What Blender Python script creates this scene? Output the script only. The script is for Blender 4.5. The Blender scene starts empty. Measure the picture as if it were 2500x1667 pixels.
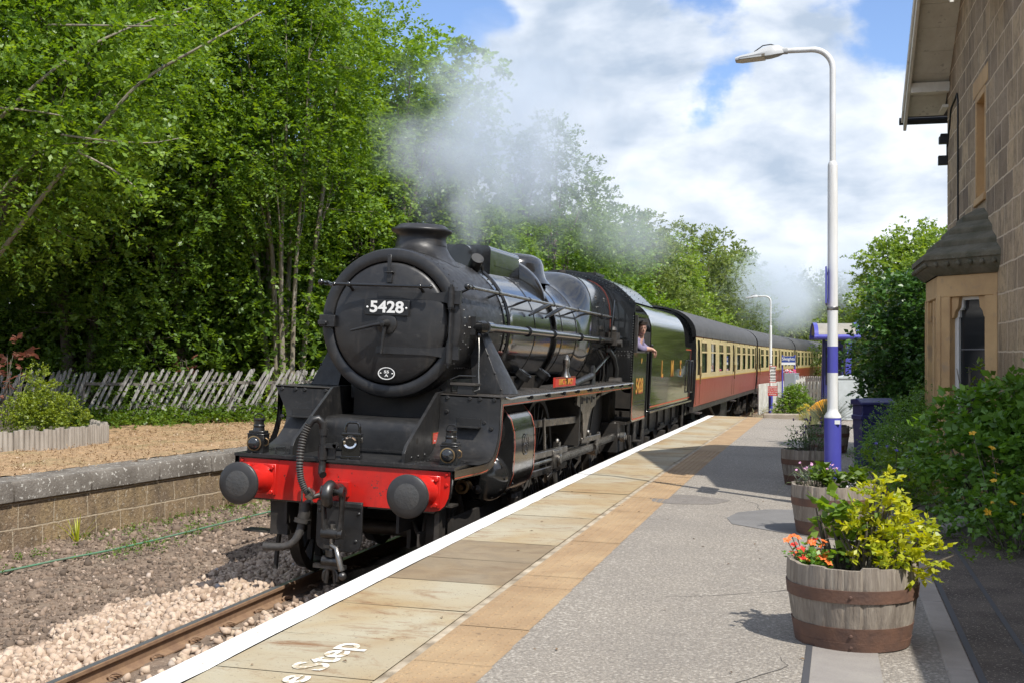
import bpy, math, random
import numpy as np
from mathutils import Vector, Matrix
R = math.radians
sc = bpy.context.scene
COL = sc.collection
# ------------------------------------------------------------------ camera
PSI = 0.2621
cam_d = bpy.data.cameras.new("Camera")
cam = bpy.data.objects.new("Camera", cam_d)
COL.objects.link(cam)
cam.location = (4.7743, -10.5974, 2.2937)
cam.rotation_euler = (R(90), 0, PSI)
cam_d.sensor_width = 36
cam_d.lens = 36 * 2944.2 / 2500
cam_d.shift_y = 0.0176
cam_d.clip_start = 0.1
cam_d.clip_end = 6000
sc.camera = cam
# ------------------------------------------------------------------ world, sun, exposure
SUN_EL, SUN_H = R(53), (0.78, -0.625)
w = bpy.data.worlds.new("World"); sc.world = w; w.use_nodes = True
def sky_world():
    nt = w.node_tree; nt.nodes.clear(); N = nt.nodes.new; L = nt.links.new
    out = N('ShaderNodeOutputWorld'); bg = N('ShaderNodeBackground')
    sky = N('ShaderNodeTexSky'); sky.sky_type = 'NISHITA'; sky.sun_disc = False
    sky.sun_elevation = SUN_EL; sky.sun_rotation = math.atan2(SUN_H[0], SUN_H[1])
    sky.air_density = 1.0; sky.dust_density = 0.6; sky.ozone_density = 2.2
    tc = N('ShaderNodeTexCoord')
    def math_(op, a, b=None, clamp=False):
        n = N('ShaderNodeMath'); n.operation = op; n.use_clamp = clamp
        for i, v in enumerate((a, b)):
            if v is None: continue
            if isinstance(v, (int, float)): n.inputs[i].default_value = v
            else: L(v, n.inputs[i])
        return n.outputs[0]
    c, s = math.cos(PSI), math.sin(PSI)
    def ray(u, v):
        a = (u - 1250) / 2944.2; b = -(v - 877.6) / 2944.2
        return Vector((a * c - s, a * s + c, b)).normalized()
    acc = None
    nz = N('ShaderNodeTexNoise'); nz.inputs['Scale'].default_value = 16; nz.inputs['Detail'].default_value = 5; L(tc.outputs['Generated'], nz.inputs['Vector'])
    wv = N('ShaderNodeVectorMath'); wv.operation = 'MULTIPLY_ADD'; L(nz.outputs['Color'], wv.inputs[0]); wv.inputs[1].default_value = (.10, .10, .06)
    cen = N('ShaderNodeVectorMath'); cen.operation = 'SUBTRACT'; L(tc.outputs['Generated'], cen.inputs[0]); cen.inputs[1].default_value = (.05, .05, .03); L(cen.outputs[0], wv.inputs[2])
    # soft cloud banks and blue gaps, placed by direction of view in the real sky
    for (u, v, rad, wt) in [(1350, 130, .08, .75), (1540, 110, .07, .6), (1450, 260, .09, .35), (1960, 70, .035, .6), (1850, 110, .03, .3),
                            (1700, 420, .16, .45), (2100, 330, .13, .55), (1950, 540, .1, .25), (2250, 480, .12, .4),
                            (1010, 60, .07, -1.0), (1100, 110, .035, -.5), (1640, 255, .026, -1.0), (1720, 220, .026, -1.2), (1800, 185, .026, -1.0),
                            (1690, 10, .035, -1.0), (2180, 70, .055, -1.3), (1560, 10, .05, -.35), (1700, 590, .06, -.45), (1500, 560, .05, -.15), (850, -150, .12, -.8)]:
        d = N('ShaderNodeVectorMath'); d.operation = 'DISTANCE'
        L(wv.outputs[0], d.inputs[0]); d.inputs[1].default_value = ray(u, v)
        q = math_('DIVIDE', d.outputs['Value'], rad); q = math_('MULTIPLY', q, q)
        q = math_('MULTIPLY', math_('POWER', 2.718, math_('MULTIPLY', q, -1)), wt)
        acc = q if acc is None else math_('ADD', acc, q)
    mp = N('ShaderNodeMapping'); mp.inputs['Scale'].default_value = (1, 1, 2.0); L(tc.outputs['Generated'], mp.inputs[0])
    def noise(scale, det, rough, dist=0.0):
        n = N('ShaderNodeTexNoise'); L(mp.outputs[0], n.inputs['Vector'])
        n.inputs['Scale'].default_value = scale; n.inputs['Detail'].default_value = det
        n.inputs['Roughness'].default_value = rough; n.inputs['Distortion'].default_value = dist
        return n.outputs['Fac']
    n1 = noise(7.5, 9, .58, .25); n2 = noise(26, 6, .6)
    cov = math_('ADD', math_('ADD', acc, math_('MULTIPLY', math_('SUBTRACT', n1, .5), 2.6)), math_('MULTIPLY', math_('SUBTRACT', n2, .5), .5))
    mr = N('ShaderNodeMapRange'); mr.interpolation_type = 'SMOOTHSTEP'
    L(cov, mr.inputs[0]); mr.inputs[1].default_value = -.42; mr.inputs[2].default_value = .30
    n3 = noise(5.0, 7, .55, .3); n4 = noise(14, 6, .5, .2)
    cr = N('ShaderNodeValToRGB'); L(math_('ADD', math_('MULTIPLY', n3, .65), math_('MULTIPLY', n4, .35)), cr.inputs[0])
    cr.color_ramp.elements[0].position = .40; cr.color_ramp.elements[0].color = (3.35, 4.0, 4.9, 1)
    cr.color_ramp.elements[1].position = .56; cr.color_ramp.elements[1].color = (6.7, 7.0, 7.45, 1)
    tint = N('ShaderNodeMix'); tint.data_type = 'RGBA'; tint.blend_type = 'MULTIPLY'; tint.inputs[0].default_value = 1
    L(sky.outputs[0], tint.inputs[6]); tint.inputs[7].default_value = (1.02, 1.06, 1.22, 1)
    mx = N('ShaderNodeMix'); mx.data_type = 'RGBA'
    L(math_('MULTIPLY', mr.outputs[0], .96), mx.inputs[0]); L(tint.outputs[2], mx.inputs[6]); L(cr.outputs[0], mx.inputs[7])
    L(mx.outputs[2], bg.inputs[0]); bg.inputs[1].default_value = 0.105
    L(bg.outputs[0], out.inputs[0])
sky_world()
sun_d = bpy.data.lights.new("sun", 'SUN'); sun_d.energy = 4.0; sun_d.angle = R(0.5); sun_d.color = (1, .955, .88)
sun = bpy.data.objects.new("sun", sun_d); COL.objects.link(sun)
_sd = Vector((SUN_H[0] * math.cos(SUN_EL), SUN_H[1] * math.cos(SUN_EL), math.sin(SUN_EL)))
sun.rotation_euler = (-_sd).to_track_quat('-Z', 'Y').to_euler()
sc.view_settings.view_transform = 'Standard'; sc.view_settings.look = 'None'
sc.view_settings.exposure = 0.62; sc.view_settings.gamma = 1
cy = sc.cycles
cy.use_denoising = True; cy.max_bounces = 8; cy.diffuse_bounces = 3; cy.glossy_bounces = 3
cy.transmission_bounces = 4; cy.transparent_max_bounces = 12; cy.volume_bounces = 3
cy.use_adaptive_sampling = True; cy.adaptive_threshold = 0.015; cy.caustics_reflective = False; cy.caustics_refractive = False
cy.sample_clamp_indirect = 6
# ------------------------------------------------------------------ material helpers
MATS = {}
def mat(name, col, rough=.6, metal=0., col2=None, scale=6., detail=5, stretch=(1, 1, 1), lo=.35, hi=.65, bump=0., bscale=None, spec=.5, coat=0., crough=.05, obj=True, rvar=0., col3=None, scale3=40., lo3=.55, hi3=.62, f3=1., col4=None, scale4=.8, lo4=.45, hi4=.65, f4=.8, st4=(1, 1, 1)):
    if name in MATS: return MATS[name]
    m = bpy.data.materials.new(name); m.use_nodes = True; nt = m.node_tree; N = nt.nodes.new; L = nt.links.new
    b = nt.nodes['Principled BSDF']
    b.inputs['Base Color'].default_value = (*col, 1); b.inputs['Roughness'].default_value = rough
    b.inputs['Metallic'].default_value = metal; b.inputs['Specular IOR Level'].default_value = spec
    b.inputs['Coat Weight'].default_value = coat; b.inputs['Coat Roughness'].default_value = crough
    if col2 or bump or col3 or rvar or col4:
        tc = N('ShaderNodeTexCoord'); mp = N('ShaderNodeMapping'); mp.inputs['Scale'].default_value = stretch
        if obj: L(tc.outputs['Object'], mp.inputs[0])
        else:
            g = N('ShaderNodeNewGeometry'); L(g.outputs['Position'], mp.inputs[0])
        def noise(s, d=detail):
            n = N('ShaderNodeTexNoise'); n.inputs['Scale'].default_value = s; n.inputs['Detail'].default_value = d
            n.inputs['Roughness'].default_value = .62; L(mp.outputs[0], n.inputs['Vector']); return n.outputs['Fac']
        def rng(f, a, c_, to=(0, 1)):
            r = N('ShaderNodeMapRange'); L(f, r.inputs[0]); r.inputs[1].default_value = a; r.inputs[2].default_value = c_
            r.inputs[3].default_value, r.inputs[4].default_value = to; return r.outputs[0]
        src = None
        if col2:
            n = noise(scale); mx = N('ShaderNodeMix'); mx.data_type = 'RGBA'
            L(rng(n, lo, hi), mx.inputs[0]); mx.inputs[6].default_value = (*col, 1); mx.inputs[7].default_value = (*col2, 1); src = mx.outputs[2]
        if col3:
            n = noise(scale3, 3); mx = N('ShaderNodeMix'); mx.data_type = 'RGBA'
            L(rng(n, lo3, hi3, (0, f3)), mx.inputs[0]); mx.inputs[7].default_value = (*col3, 1)
            if src: L(src, mx.inputs[6])
            else: mx.inputs[6].default_value = (*col, 1)
            src = mx.outputs[2]
        if col4:
            mp4 = N('ShaderNodeMapping'); mp4.inputs['Scale'].default_value = st4; L(mp.outputs[0], mp4.inputs[0])
            n4 = N('ShaderNodeTexNoise'); n4.inputs['Scale'].default_value = scale4; n4.inputs['Detail'].default_value = 7; n4.inputs['Roughness'].default_value = .65; L(mp4.outputs[0], n4.inputs['Vector'])
            mx = N('ShaderNodeMix'); mx.data_type = 'RGBA'; L(rng(n4.outputs['Fac'], lo4, hi4, (0, f4)), mx.inputs[0]); mx.inputs[7].default_value = (*col4, 1)
            if src: L(src, mx.inputs[6])
            else: mx.inputs[6].default_value = (*col, 1)
            src = mx.outputs[2]
        if src: L(src, b.inputs['Base Color'])
        if rvar:
            L(rng(noise(scale * 2.3 + 3), .3, .7, (max(rough - rvar, .02), rough + rvar)), b.inputs['Roughness'])
        if bump:
            bp = N('ShaderNodeBump'); bp.inputs['Strength'].default_value = bump; bp.inputs['Distance'].default_value = .02
            L(noise(bscale or scale), bp.inputs['Height']); L(bp.outputs[0], b.inputs['Normal'])
    MATS[name] = m; return m
def leaf_mat(name, dark, light, trans=.45, rough=.42):
    if name in MATS: return MATS[name]
    m = bpy.data.materials.new(name); m.use_nodes = True; nt = m.node_tree; nt.nodes.clear(); N = nt.nodes.new; L = nt.links.new
    out = N('ShaderNodeOutputMaterial'); at = N('ShaderNodeAttribute'); at.attribute_name = 'tone'
    cr = N('ShaderNodeValToRGB'); L(at.outputs['Fac'], cr.inputs[0])
    cr.color_ramp.elements[0].color = (*dark, 1); cr.color_ramp.elements[1].color = (*light, 1)
    b = N('ShaderNodeBsdfPrincipled'); b.inputs['Roughness'].default_value = rough; b.inputs['Specular IOR Level'].default_value = .45
    L(cr.outputs[0], b.inputs['Base Color'])
    t = N('ShaderNodeBsdfTranslucent'); hs = N('ShaderNodeHueSaturation'); hs.inputs['Hue'].default_value = .485; hs.inputs['Saturation'].default_value = 1.15; hs.inputs['Value'].default_value = 1.5
    L(cr.outputs[0], hs.inputs['Color']); L(hs.outputs[0], t.inputs[0])
    mx = N('ShaderNodeMixShader'); mx.inputs[0].default_value = trans; L(b.outputs[0], mx.inputs[1]); L(t.outputs[0], mx.inputs[2]); L(mx.outputs[0], out.inputs[0])
    MATS[name] = m; return m
# ------------------------------------------------------------------ mesh builder
def basis(a):
    a = Vector(a).normalized(); t = Vector((0, 0, 1)) if abs(a.z) < .9 else Vector((0, 1, 0))
    u = t.cross(a).normalized(); return a, u, a.cross(u)
class MB:
    def __init__(s): s.v = []; s.f = []; s.m = []; s.mats = []
    def mi(s, m):
        if m not in s.mats: s.mats.append(m)
        return s.mats.index(m)
    def add(s, vs, fs, m):
        o = len(s.v); k = s.mi(m); s.v += [tuple(p) for p in vs]
        for f in fs: s.f.append(tuple(i + o for i in f)); s.m.append(k)
        return s
    def box(s, x0, x1, y0, y1, z0, z1, m):
        vs = [(x, y, z) for z in (z0, z1) for y in (y0, y1) for x in (x0, x1)]
        return s.add(vs, [(0, 2, 3, 1), (4, 5, 7, 6), (0, 1, 5, 4), (2, 6, 7, 3), (0, 4, 6, 2), (1, 3, 7, 5)], m)
    def obox(s, c, ax, half, m):
        c = Vector(c); X, Y, Z = [Vector(a).normalized() * h for a, h in zip(ax, half)]
        vs = [c + X * i + Y * j + Z * k for k in (-1, 1) for j in (-1, 1) for i in (-1, 1)]
        return s.add(vs, [(0, 2, 3, 1), (4, 5, 7, 6), (0, 1, 5, 4), (2, 6, 7, 3), (0, 4, 6, 2), (1, 3, 7, 5)], m)
    def bar(s, p0, p1, wd, th, m, up=(0, 0, 1)):
        p0 = Vector(p0); p1 = Vector(p1); a = (p1 - p0).normalized(); u = Vector(up); sd = a.cross(u)
        if sd.length < 1e-4: sd = a.cross(Vector((1, 0, 0)))
        sd.normalize(); u = sd.cross(a)
        return s.obox((p0 + p1) / 2, (sd, a, u), (wd / 2, (p1 - p0).length / 2, th / 2), m)
    def prism(s, poly, axis, a0, a1, m):
        # poly in the two other axes, in order (x,y,z) minus axis
        def P(q, a):
            l = list(q); l.insert(axis, a); return tuple(l)
        n = len(poly); vs = [P(q, a0) for q in poly] + [P(q, a1) for q in poly]
        fs = [tuple(range(n)), tuple(range(2 * n - 1, n - 1, -1))] + [(i, i + n, (i + 1) % n + n, (i + 1) % n) for i in range(n)]
        return s.add(vs, fs, m)
    def loft(s, rings, m, closed=True, caps=False):
        n = len(rings[0]); vs = [p for r in rings for p in r]; fs = []
        for k in range(len(rings) - 1):
            for i in range(n if closed else n - 1):
                j = (i + 1) % n; fs.append((k * n + i, k * n + j, (k + 1) * n + j, (k + 1) * n + i))
        if caps: fs += [tuple(range(n - 1, -1, -1)), tuple(range((len(rings) - 1) * n, len(rings) * n))]
        return s.add(vs, fs, m)
    def cyl(s, p0, p1, r0, m, r1=None, n=16, caps=True):
        p0 = Vector(p0); p1 = Vector(p1); r1 = r0 if r1 is None else r1; a, u, v = basis(p1 - p0)
        ring = lambda p, r: [p + (u * math.cos(t) + v * math.sin(t)) * r for t in [2 * math.pi * i / n for i in range(n)]]
        return s.loft([ring(p0, r0), ring(p1, r1)], m, True, caps)
    def tube(s, path, r, m, n=8, caps=True):
        P = [Vector(p) for p in path]; rs = r if isinstance(r, (list, tuple)) else [r] * len(P); rings = []; pu = None
        for i, p in enumerate(P):
            a = (P[min(i + 1, len(P) - 1)] - P[max(i - 1, 0)])
            if a.length < 1e-6: a = Vector((0, 0, 1))
            a.normalize()
            if pu is None: _, u, v = basis(a)
            else:
                u = pu - a * pu.dot(a)
                if u.length < 1e-5: _, u, v = basis(a)
                u.normalize(); v = a.cross(u)
            pu = u
            rings.append([p + (u * math.cos(t) + v * math.sin(t)) * rs[i] for t in [2 * math.pi * k / n for k in range(n)]])
        return s.loft(rings, m, True, caps)
    def lathe(s, prof, o, axis, m, n=32, a0=0, a1=2 * math.pi):
        a, u, v = basis(axis); o = Vector(o); full = abs(a1 - a0 - 2 * math.pi) < 1e-6
        k = n if full else n + 1
        ring = lambda r, t: [o + a * t + (u * math.cos(q) + v * math.sin(q)) * r for q in [a0 + (a1 - a0) * i / n for i in range(k)]]
        return s.loft([ring(max(r, 1e-4), t) for r, t in prof], m, full)
    def ball(s, c, r, m, n=10, sq=(1, 1, 1)):
        k = n // 2; c = Vector(c)
        rings = [[c + Vector((math.cos(t) * math.sin(p) * r * sq[0], math.sin(t) * math.sin(p) * r * sq[1], -math.cos(p) * r * sq[2])) for t in [2 * math.pi * i / n for i in range(n)]] for p in [max(1e-3, math.pi * j / k) if j < k else math.pi - 1e-3 for j in range(k + 1)]]
        return s.loft(rings, m)
    def rivets(s, pts, nrm, m, r=.014, h=.009):
        for i, p in enumerate(pts):
            nn = nrm[i] if isinstance(nrm, list) else nrm
            a, u, v = basis(nn); p = Vector(p)
            vs = [p + (u * math.cos(t) + v * math.sin(t)) * r for t in [math.pi / 3 * k for k in range(6)]] + [p + a * h * .8 + (u * math.cos(t) + v * math.sin(t)) * r * .6 for t in [math.pi / 3 * k for k in range(6)]]
            s.add(vs, [(k, (k + 1) % 6, 6 + (k + 1) % 6, 6 + k) for k in range(6)] + [(6, 7, 8, 9, 10, 11)], m)
        return s
    def text(s, txt, mtx, size, m, extrude=.002, bold=0., align='CENTER', sx=1.):
        vs, fs = text_geo(txt, size, extrude, bold, align)
        return s.add([mtx @ Vector((p[0] * sx, p[1], p[2])) for p in vs], fs, m)
    def build(s, name, parent=None, smooth=35, bevel=0., loc=None, seg=2):
        me = bpy.data.meshes.new(name); me.from_pydata(s.v, [], s.f)
        for m in s.mats: me.materials.append(m)
        me.polygons.foreach_set('material_index', s.m)
        fix_normals(me)
        if smooth:
            me.polygons.foreach_set('use_smooth', [True] * len(me.polygons)); me.set_sharp_from_angle(angle=R(smooth))
        me.update(); o = bpy.data.objects.new(name, me); COL.objects.link(o)
        if loc: o.location = loc
        if parent: o.parent = parent
        if bevel:
            b = o.modifiers.new('bevel', 'BEVEL'); b.width = bevel; b.segments = seg; b.limit_method = 'ANGLE'; b.angle_limit = R(40); b.harden_normals = False
        return o
def fix_normals(me):
    import bmesh
    bm = bmesh.new(); bm.from_mesh(me); bmesh.ops.recalc_face_normals(bm, faces=bm.faces); bm.to_mesh(me); bm.free()
TXT = {}
def text_geo(txt, size, extrude, bold, align):
    key = (txt, size, extrude, bold, align)
    if key in TXT: return TXT[key]
    cu = bpy.data.curves.new('lettering', 'FONT'); cu.body = txt; cu.size = size; cu.extrude = extrude; cu.offset = bold; cu.align_x = align; cu.align_y = 'CENTER'; cu.resolution_u = 4
    ob = bpy.data.objects.new('lettering', cu); COL.objects.link(ob)
    dg = bpy.context.evaluated_depsgraph_get(); me = bpy.data.meshes.new_from_object(ob.evaluated_get(dg))
    vs = [tuple(v.co) for v in me.vertices]; fs = [tuple(p.vertices) for p in me.polygons]
    bpy.data.objects.remove(ob); bpy.data.meshes.remove(me); bpy.data.curves.remove(cu)
    TXT[key] = (vs, fs); return vs, fs
def frame(o, x, y):   # 4x4: local x,y axes placed at o
    x = Vector(x).normalized(); y = Vector(y).normalized(); z = x.cross(y)
    return Matrix(((x.x, y.x, z.x, o[0]), (x.y, y.y, z.y, o[1]), (x.z, y.z, z.z, o[2]), (0, 0, 0, 1)))
def tag(o, label=None, cat=None, group=None, kind=None):
    if label: o['label'] = label
    if cat: o['category'] = cat
    if group: o['group'] = group
    if kind: o['kind'] = kind
    return o
def thing(name, label, cat, loc=(0, 0, 0), rot=(0, 0, 0), group=None):
    o = bpy.data.objects.new(name, None); COL.objects.link(o); o.location = loc; o.rotation_euler = rot; o.empty_display_size = .2
    return tag(o, label, cat, group)
def dup(o, loc=None, rot=None, label=None, group=None, scale=None, parent=None):
    c = o.copy(); COL.objects.link(c)
    if parent: c.parent = parent
    if loc is not None: c.location = loc
    if rot is not None: c.rotation_euler = rot
    if scale is not None: c.scale = (scale,) * 3 if isinstance(scale, (int, float)) else scale
    if label: c['label'] = label
    if group: c['group'] = group
    for ch in list(o.children): dup(ch, parent=c)
    return c
def struct(o): o['kind'] = 'structure'; return o
def xc(y): return max(0, y - 22) ** 2 / 1300 + max(0, 11.4 - y) ** 2 / 1580
def zp(x): return .846 - .022 * (x - 1.6)
# ------------------------------------------------------------------ setting: ground, track, platforms
rng = np.random.default_rng(7); random.seed(7)
M_earth = mat('earth', (.10, .075, .05), .95, col2=(.05, .045, .03), scale=1.3, bump=.5, bscale=9, col3=(.055, .075, .02), scale3=2.2, lo3=.52, hi3=.66)
gm = MB(); gm.add([(-3000, -3000, -.45), (3000, -3000, -.45), (3000, 4000, -.45), (-3000, 4000, -.45)], [(0, 1, 2, 3)], M_earth)
struct(gm.build('ground', smooth=0))
# track bed: a height field of cinders, leaf litter and weeds between the two platforms
M_bed = mat('track_bed', (.215, .155, .11), .95, col2=(.115, .083, .06), scale=2.6, lo=.38, hi=.60, bump=1., bscale=42, col3=(.36, .28, .21), scale3=36, lo3=.56, hi3=.64, f3=.7, detail=8, col4=(.26, .20, .145), scale4=.9, lo4=.5, hi4=.68, f4=.7)
def bed_z(x, y):
    xl = x - xc_np(y)
    z = np.where(xl < -1.9, np.clip(-.10 + (-1.9 - xl) * .045, -.1, .03), -.10)
    z = np.where((xl > -1.9) & (xl < -1.0), -.095, z)
    z = np.where(xl >= -1.0, -.15, z)
    z += .018 * np.sin(x * 5.1 + y * 3.3) * np.sin(y * 4.1 - x * 1.7) + .012 * np.sin(x * 17 + y * 13) * np.sin(y * 19 - 3 * x)
    return z
def xc_np(y): return np.maximum(0, y - 22) ** 2 / 1300 + np.maximum(0, 11.4 - y) ** 2 / 1580
def heightfield(name, xs, ys, fz, m, thick=0):
    X, Y = np.meshgrid(xs, ys); Z = fz(X, Y); nx, ny = len(xs), len(ys)
    me = bpy.data.meshes.new(name); V = np.stack([X, Y, Z], -1).reshape(-1, 3)
    i = np.arange(nx * ny).reshape(ny, nx); F = np.stack([i[:-1, :-1], i[:-1, 1:], i[1:, 1:], i[1:, :-1]], -1).reshape(-1, 4)
    np_mesh(me, V, F); me.materials.append(m); me.polygons.foreach_set('use_smooth', [True] * len(me.polygons))
    o = bpy.data.objects.new(name, me); COL.objects.link(o); return o
def np_mesh(me, V, F, tone=None, mi=None):
    n, k = F.shape
    me.vertices.add(len(V)); me.vertices.foreach_set('co', np.ascontiguousarray(V, np.float32).ravel())
    me.loops.add(n * k); me.loops.foreach_set('vertex_index', np.ascontiguousarray(F, np.int32).ravel())
    me.polygons.add(n); me.polygons.foreach_set('loop_start', np.arange(0, n * k, k, dtype=np.int32)); me.polygons.foreach_set('loop_total', np.full(n, k, np.int32))
    if mi is not None: me.polygons.foreach_set('material_index', np.ascontiguousarray(mi, np.int32))
    me.update(calc_edges=True)
    if tone is not None:
        at = me.attributes.new('tone', 'FLOAT', 'POINT'); at.data.foreach_set('value', np.ascontiguousarray(tone, np.float32))
xs = np.concatenate([np.arange(-6.2, 1.9, .06)]); ys = np.concatenate([np.arange(-7, 9, .06), np.arange(9, 120, .7)])
hf = heightfield('track_bed', xs, ys, bed_z, M_bed); struct(hf)
# ballast stones, litter stones
def stones(name, P, size, m, tone):
    ico = []; t = (1 + 5 ** .5) / 2
    V0 = np.array([(-1, t, 0), (1, t, 0), (-1, -t, 0), (1, -t, 0), (0, -1, t), (0, 1, t), (0, -1, -t), (0, 1, -t), (t, 0, -1), (t, 0, 1), (-t, 0, -1), (-t, 0, 1)]) / 1.9
    F0 = np.array([(0, 11, 5), (0, 5, 1), (0, 1, 7), (0, 7, 10), (0, 10, 11), (1, 5, 9), (5, 11, 4), (11, 10, 2), (10, 7, 6), (7, 1, 8), (3, 9, 4), (3, 4, 2), (3, 2, 6), (3, 6, 8), (3, 8, 9), (4, 9, 5), (2, 4, 11), (6, 2, 10), (8, 6, 7), (9, 8, 1)])
    n = len(P); S = (size * rng.uniform(.55, 1.45, n))[:, None, None] * rng.uniform(.45, 1.2, (n, 1, 3))
    V = V0[None] * (1 + rng.normal(0, .22, (n, 12, 1))); V = V * S
    q = rng.normal(size=(n, 4)); q /= np.linalg.norm(q, axis=1)[:, None]; a, b, c, d = q.T
    Rm = np.stack([1 - 2 * (c * c + d * d), 2 * (b * c - a * d), 2 * (b * d + a * c), 2 * (b * c + a * d), 1 - 2 * (b * b + d * d), 2 * (c * d - a * b), 2 * (b * d - a * c), 2 * (c * d + a * b), 1 - 2 * (b * b + c * c)], -1).reshape(n, 3, 3)
    V = np.einsum('nij,nkj->nki', Rm, V) + P[:, None]
    F = (F0[None] + 12 * np.arange(n)[:, None, None]).reshape(-1, 3)
    me = bpy.data.meshes.new(name); np_mesh(me, V.reshape(-1, 3), F, np.repeat(tone, 12)); me.materials.append(m)
    o = bpy.data.objects.new(name, me); COL.objects.link(o); return o
def tone_mat(name, stops, rough=.9):
    m = bpy.data.materials.new(name); m.use_nodes = True; nt = m.node_tree; b = nt.nodes['Principled BSDF']; b.inputs['Roughness'].default_value = rough
    at = nt.nodes.new('ShaderNodeAttribute'); at.attribute_name = 'tone'; cr = nt.nodes.new('ShaderNodeValToRGB'); nt.links.new(at.outputs['Fac'], cr.inputs[0])
    e = cr.color_ramp.elements
    e[0].position, e[0].color = stops[0][0], (*stops[0][1], 1); e[1].position, e[1].color = stops[-1][0], (*stops[-1][1], 1)
    for p, c in stops[1:-1]: e.new(p).color = (*c, 1)
    nt.links.new(cr.outputs[0], b.inputs['Base Color']); return m
M_ball = tone_mat('ballast_stone', [(0, (.20, .14, .10)), (.3, (.36, .265, .19)), (.7, (.50, .39, .30)), (.88, (.40, .31, .22)), (1, (.33, .31, .30))])
M_dark = tone_mat('dark_stone', [(0, (.075, .055, .04)), (.5, (.20, .145, .105)), (.82, (.33, .25, .19)), (1, (.52, .44, .37))])
n = 13000; y = rng.uniform(-5.5, 3.0, n); x = rng.uniform(-2.05, -.83, n) + xc_np(y)
edge = -1.86 + .16 * np.sin(y * 2.3) + .1 * np.sin(y * 5.7)
k = (x - xc_np(y)) > edge + rng.exponential(.05, n) - .05
x, y = x[k], y[k]; z = -.085 + .06 * np.minimum(1, (x - xc_np(y) + 2.0) / .5) * rng.uniform(0, 1, len(x)) + rng.uniform(-.02, .015, len(x))
P1 = np.stack([x, y, z], -1)
n = 2600; y = rng.uniform(-5.5, 1.5, n); x = rng.uniform(-.58, 1.6, n) + xc_np(y); z = -.15 + rng.uniform(-.02, .04, n); P2 = np.stack([x, y, z], -1)
n = 2400; y = rng.uniform(1., 12, n); x = rng.uniform(-2.0, -.85, n) + xc_np(y); z = -.08 + rng.uniform(-.03, .05, n); P3 = np.stack([x, y, z], -1)
P = np.concatenate([P1, P2, P3]); o = stones('ballast', P, .036, M_ball, rng.beta(1.5, 1.7, len(P))); tag(o, 'pale pinkish crushed stone ballast along the rail', 'ballast', kind='stuff')
n = 15000; y = rng.uniform(-4, 10, n) ; x = -rng.uniform(1.7, 4.9, n) + xc_np(y); z = bed_z(x, y) + .003
o = stones('gravel', np.stack([x, y, z], -1), .017 * np.exp(rng.normal(0, .42, n)), M_dark, rng.beta(1.3, 2.2, n)); tag(o, 'dark cinders and small stones beside the disused platform', 'gravel', kind='stuff')
# rails on sleepers
M_rust = mat('rail_rust', (.24, .15, .085), .8, col2=(.17, .10, .06), scale=9, bump=.15)
M_railtop = mat('rail_head', (.36, .37, .40), .38, metal=.8, col2=(.24, .24, .25), scale=3, stretch=(40, 1, 1))
M_conc = mat('concrete', (.36, .31, .25), .9, col2=(.26, .22, .17), scale=7, bump=.3, bscale=60)
def rail_path(s, y0, y1):
    st = np.concatenate([np.arange(y0, 24, 2.), np.arange(24, y1, 4.)]); return [(float(s * .752 + xc(q)), float(q)) for q in st]
RAILS = []
for s in (-1, 1):
    mb = MB(); prof = [(-.07, -.159), (.07, -.159), (.07, -.147), (.02, -.13), (.009, -.115), (.009, -.045), (.036, -.032), (.036, -.006), (.03, 0), (-.03, 0), (-.036, -.006), (-.036, -.032), (-.009, -.045), (-.009, -.115), (-.02, -.13), (-.07, -.147)]
    dz = .034 if s < 0 else 0
    rings = [[(px_ + a, py_, b + dz * 0) for a, b in prof] for px_, py_ in rail_path(s, -9, 130)]
    mb.loft(rings, M_rust)
    mb.loft([[(px_ - .028, py_, .0012), (px_ + .03, py_, .0012)] for px_, py_ in rail_path(s, -9, 130)], M_railtop, closed=False)
    o = mb.build('rail', smooth=30); RAILS.append(o)
    tag(o, ['rusty running rail with polished head beside the pink ballast', 'rusty running rail nearest the white platform edge'][s > 0], 'rail', 'rails')
    for yy in np.arange(-6.2, 3.2, .62):
        x0 = s * .752 + xc(yy)
        for t in (-1, 1):
            cl = MB(); cl.tube([(x0 + t * .075, yy - .06, -.12), (x0 + t * .05, yy - .045, -.125), (x0 + t * .06, yy - .01, -.105), (x0 + t * .1, yy + .0, -.10), (x0 + t * .125, yy + .03, -.115), (x0 + t * .1, yy + .055, -.13), (x0 + t * .045, yy + .05, -.135)], .0095, M_rust, 6)
            cl.build('rail_clip', o)
sl = MB()
for yy in np.arange(-6.23, 60, .62):
    if yy < 4 or yy > 18: sl.box(-1.25 + xc(yy), 1.25 + xc(yy), yy - .125, yy + .125, -.3, -.163, M_conc)
o = sl.build('sleepers', bevel=.02, seg=1); tag(o, 'concrete sleepers bedded in the ballast under the rails', 'sleepers', kind='stuff')
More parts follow.
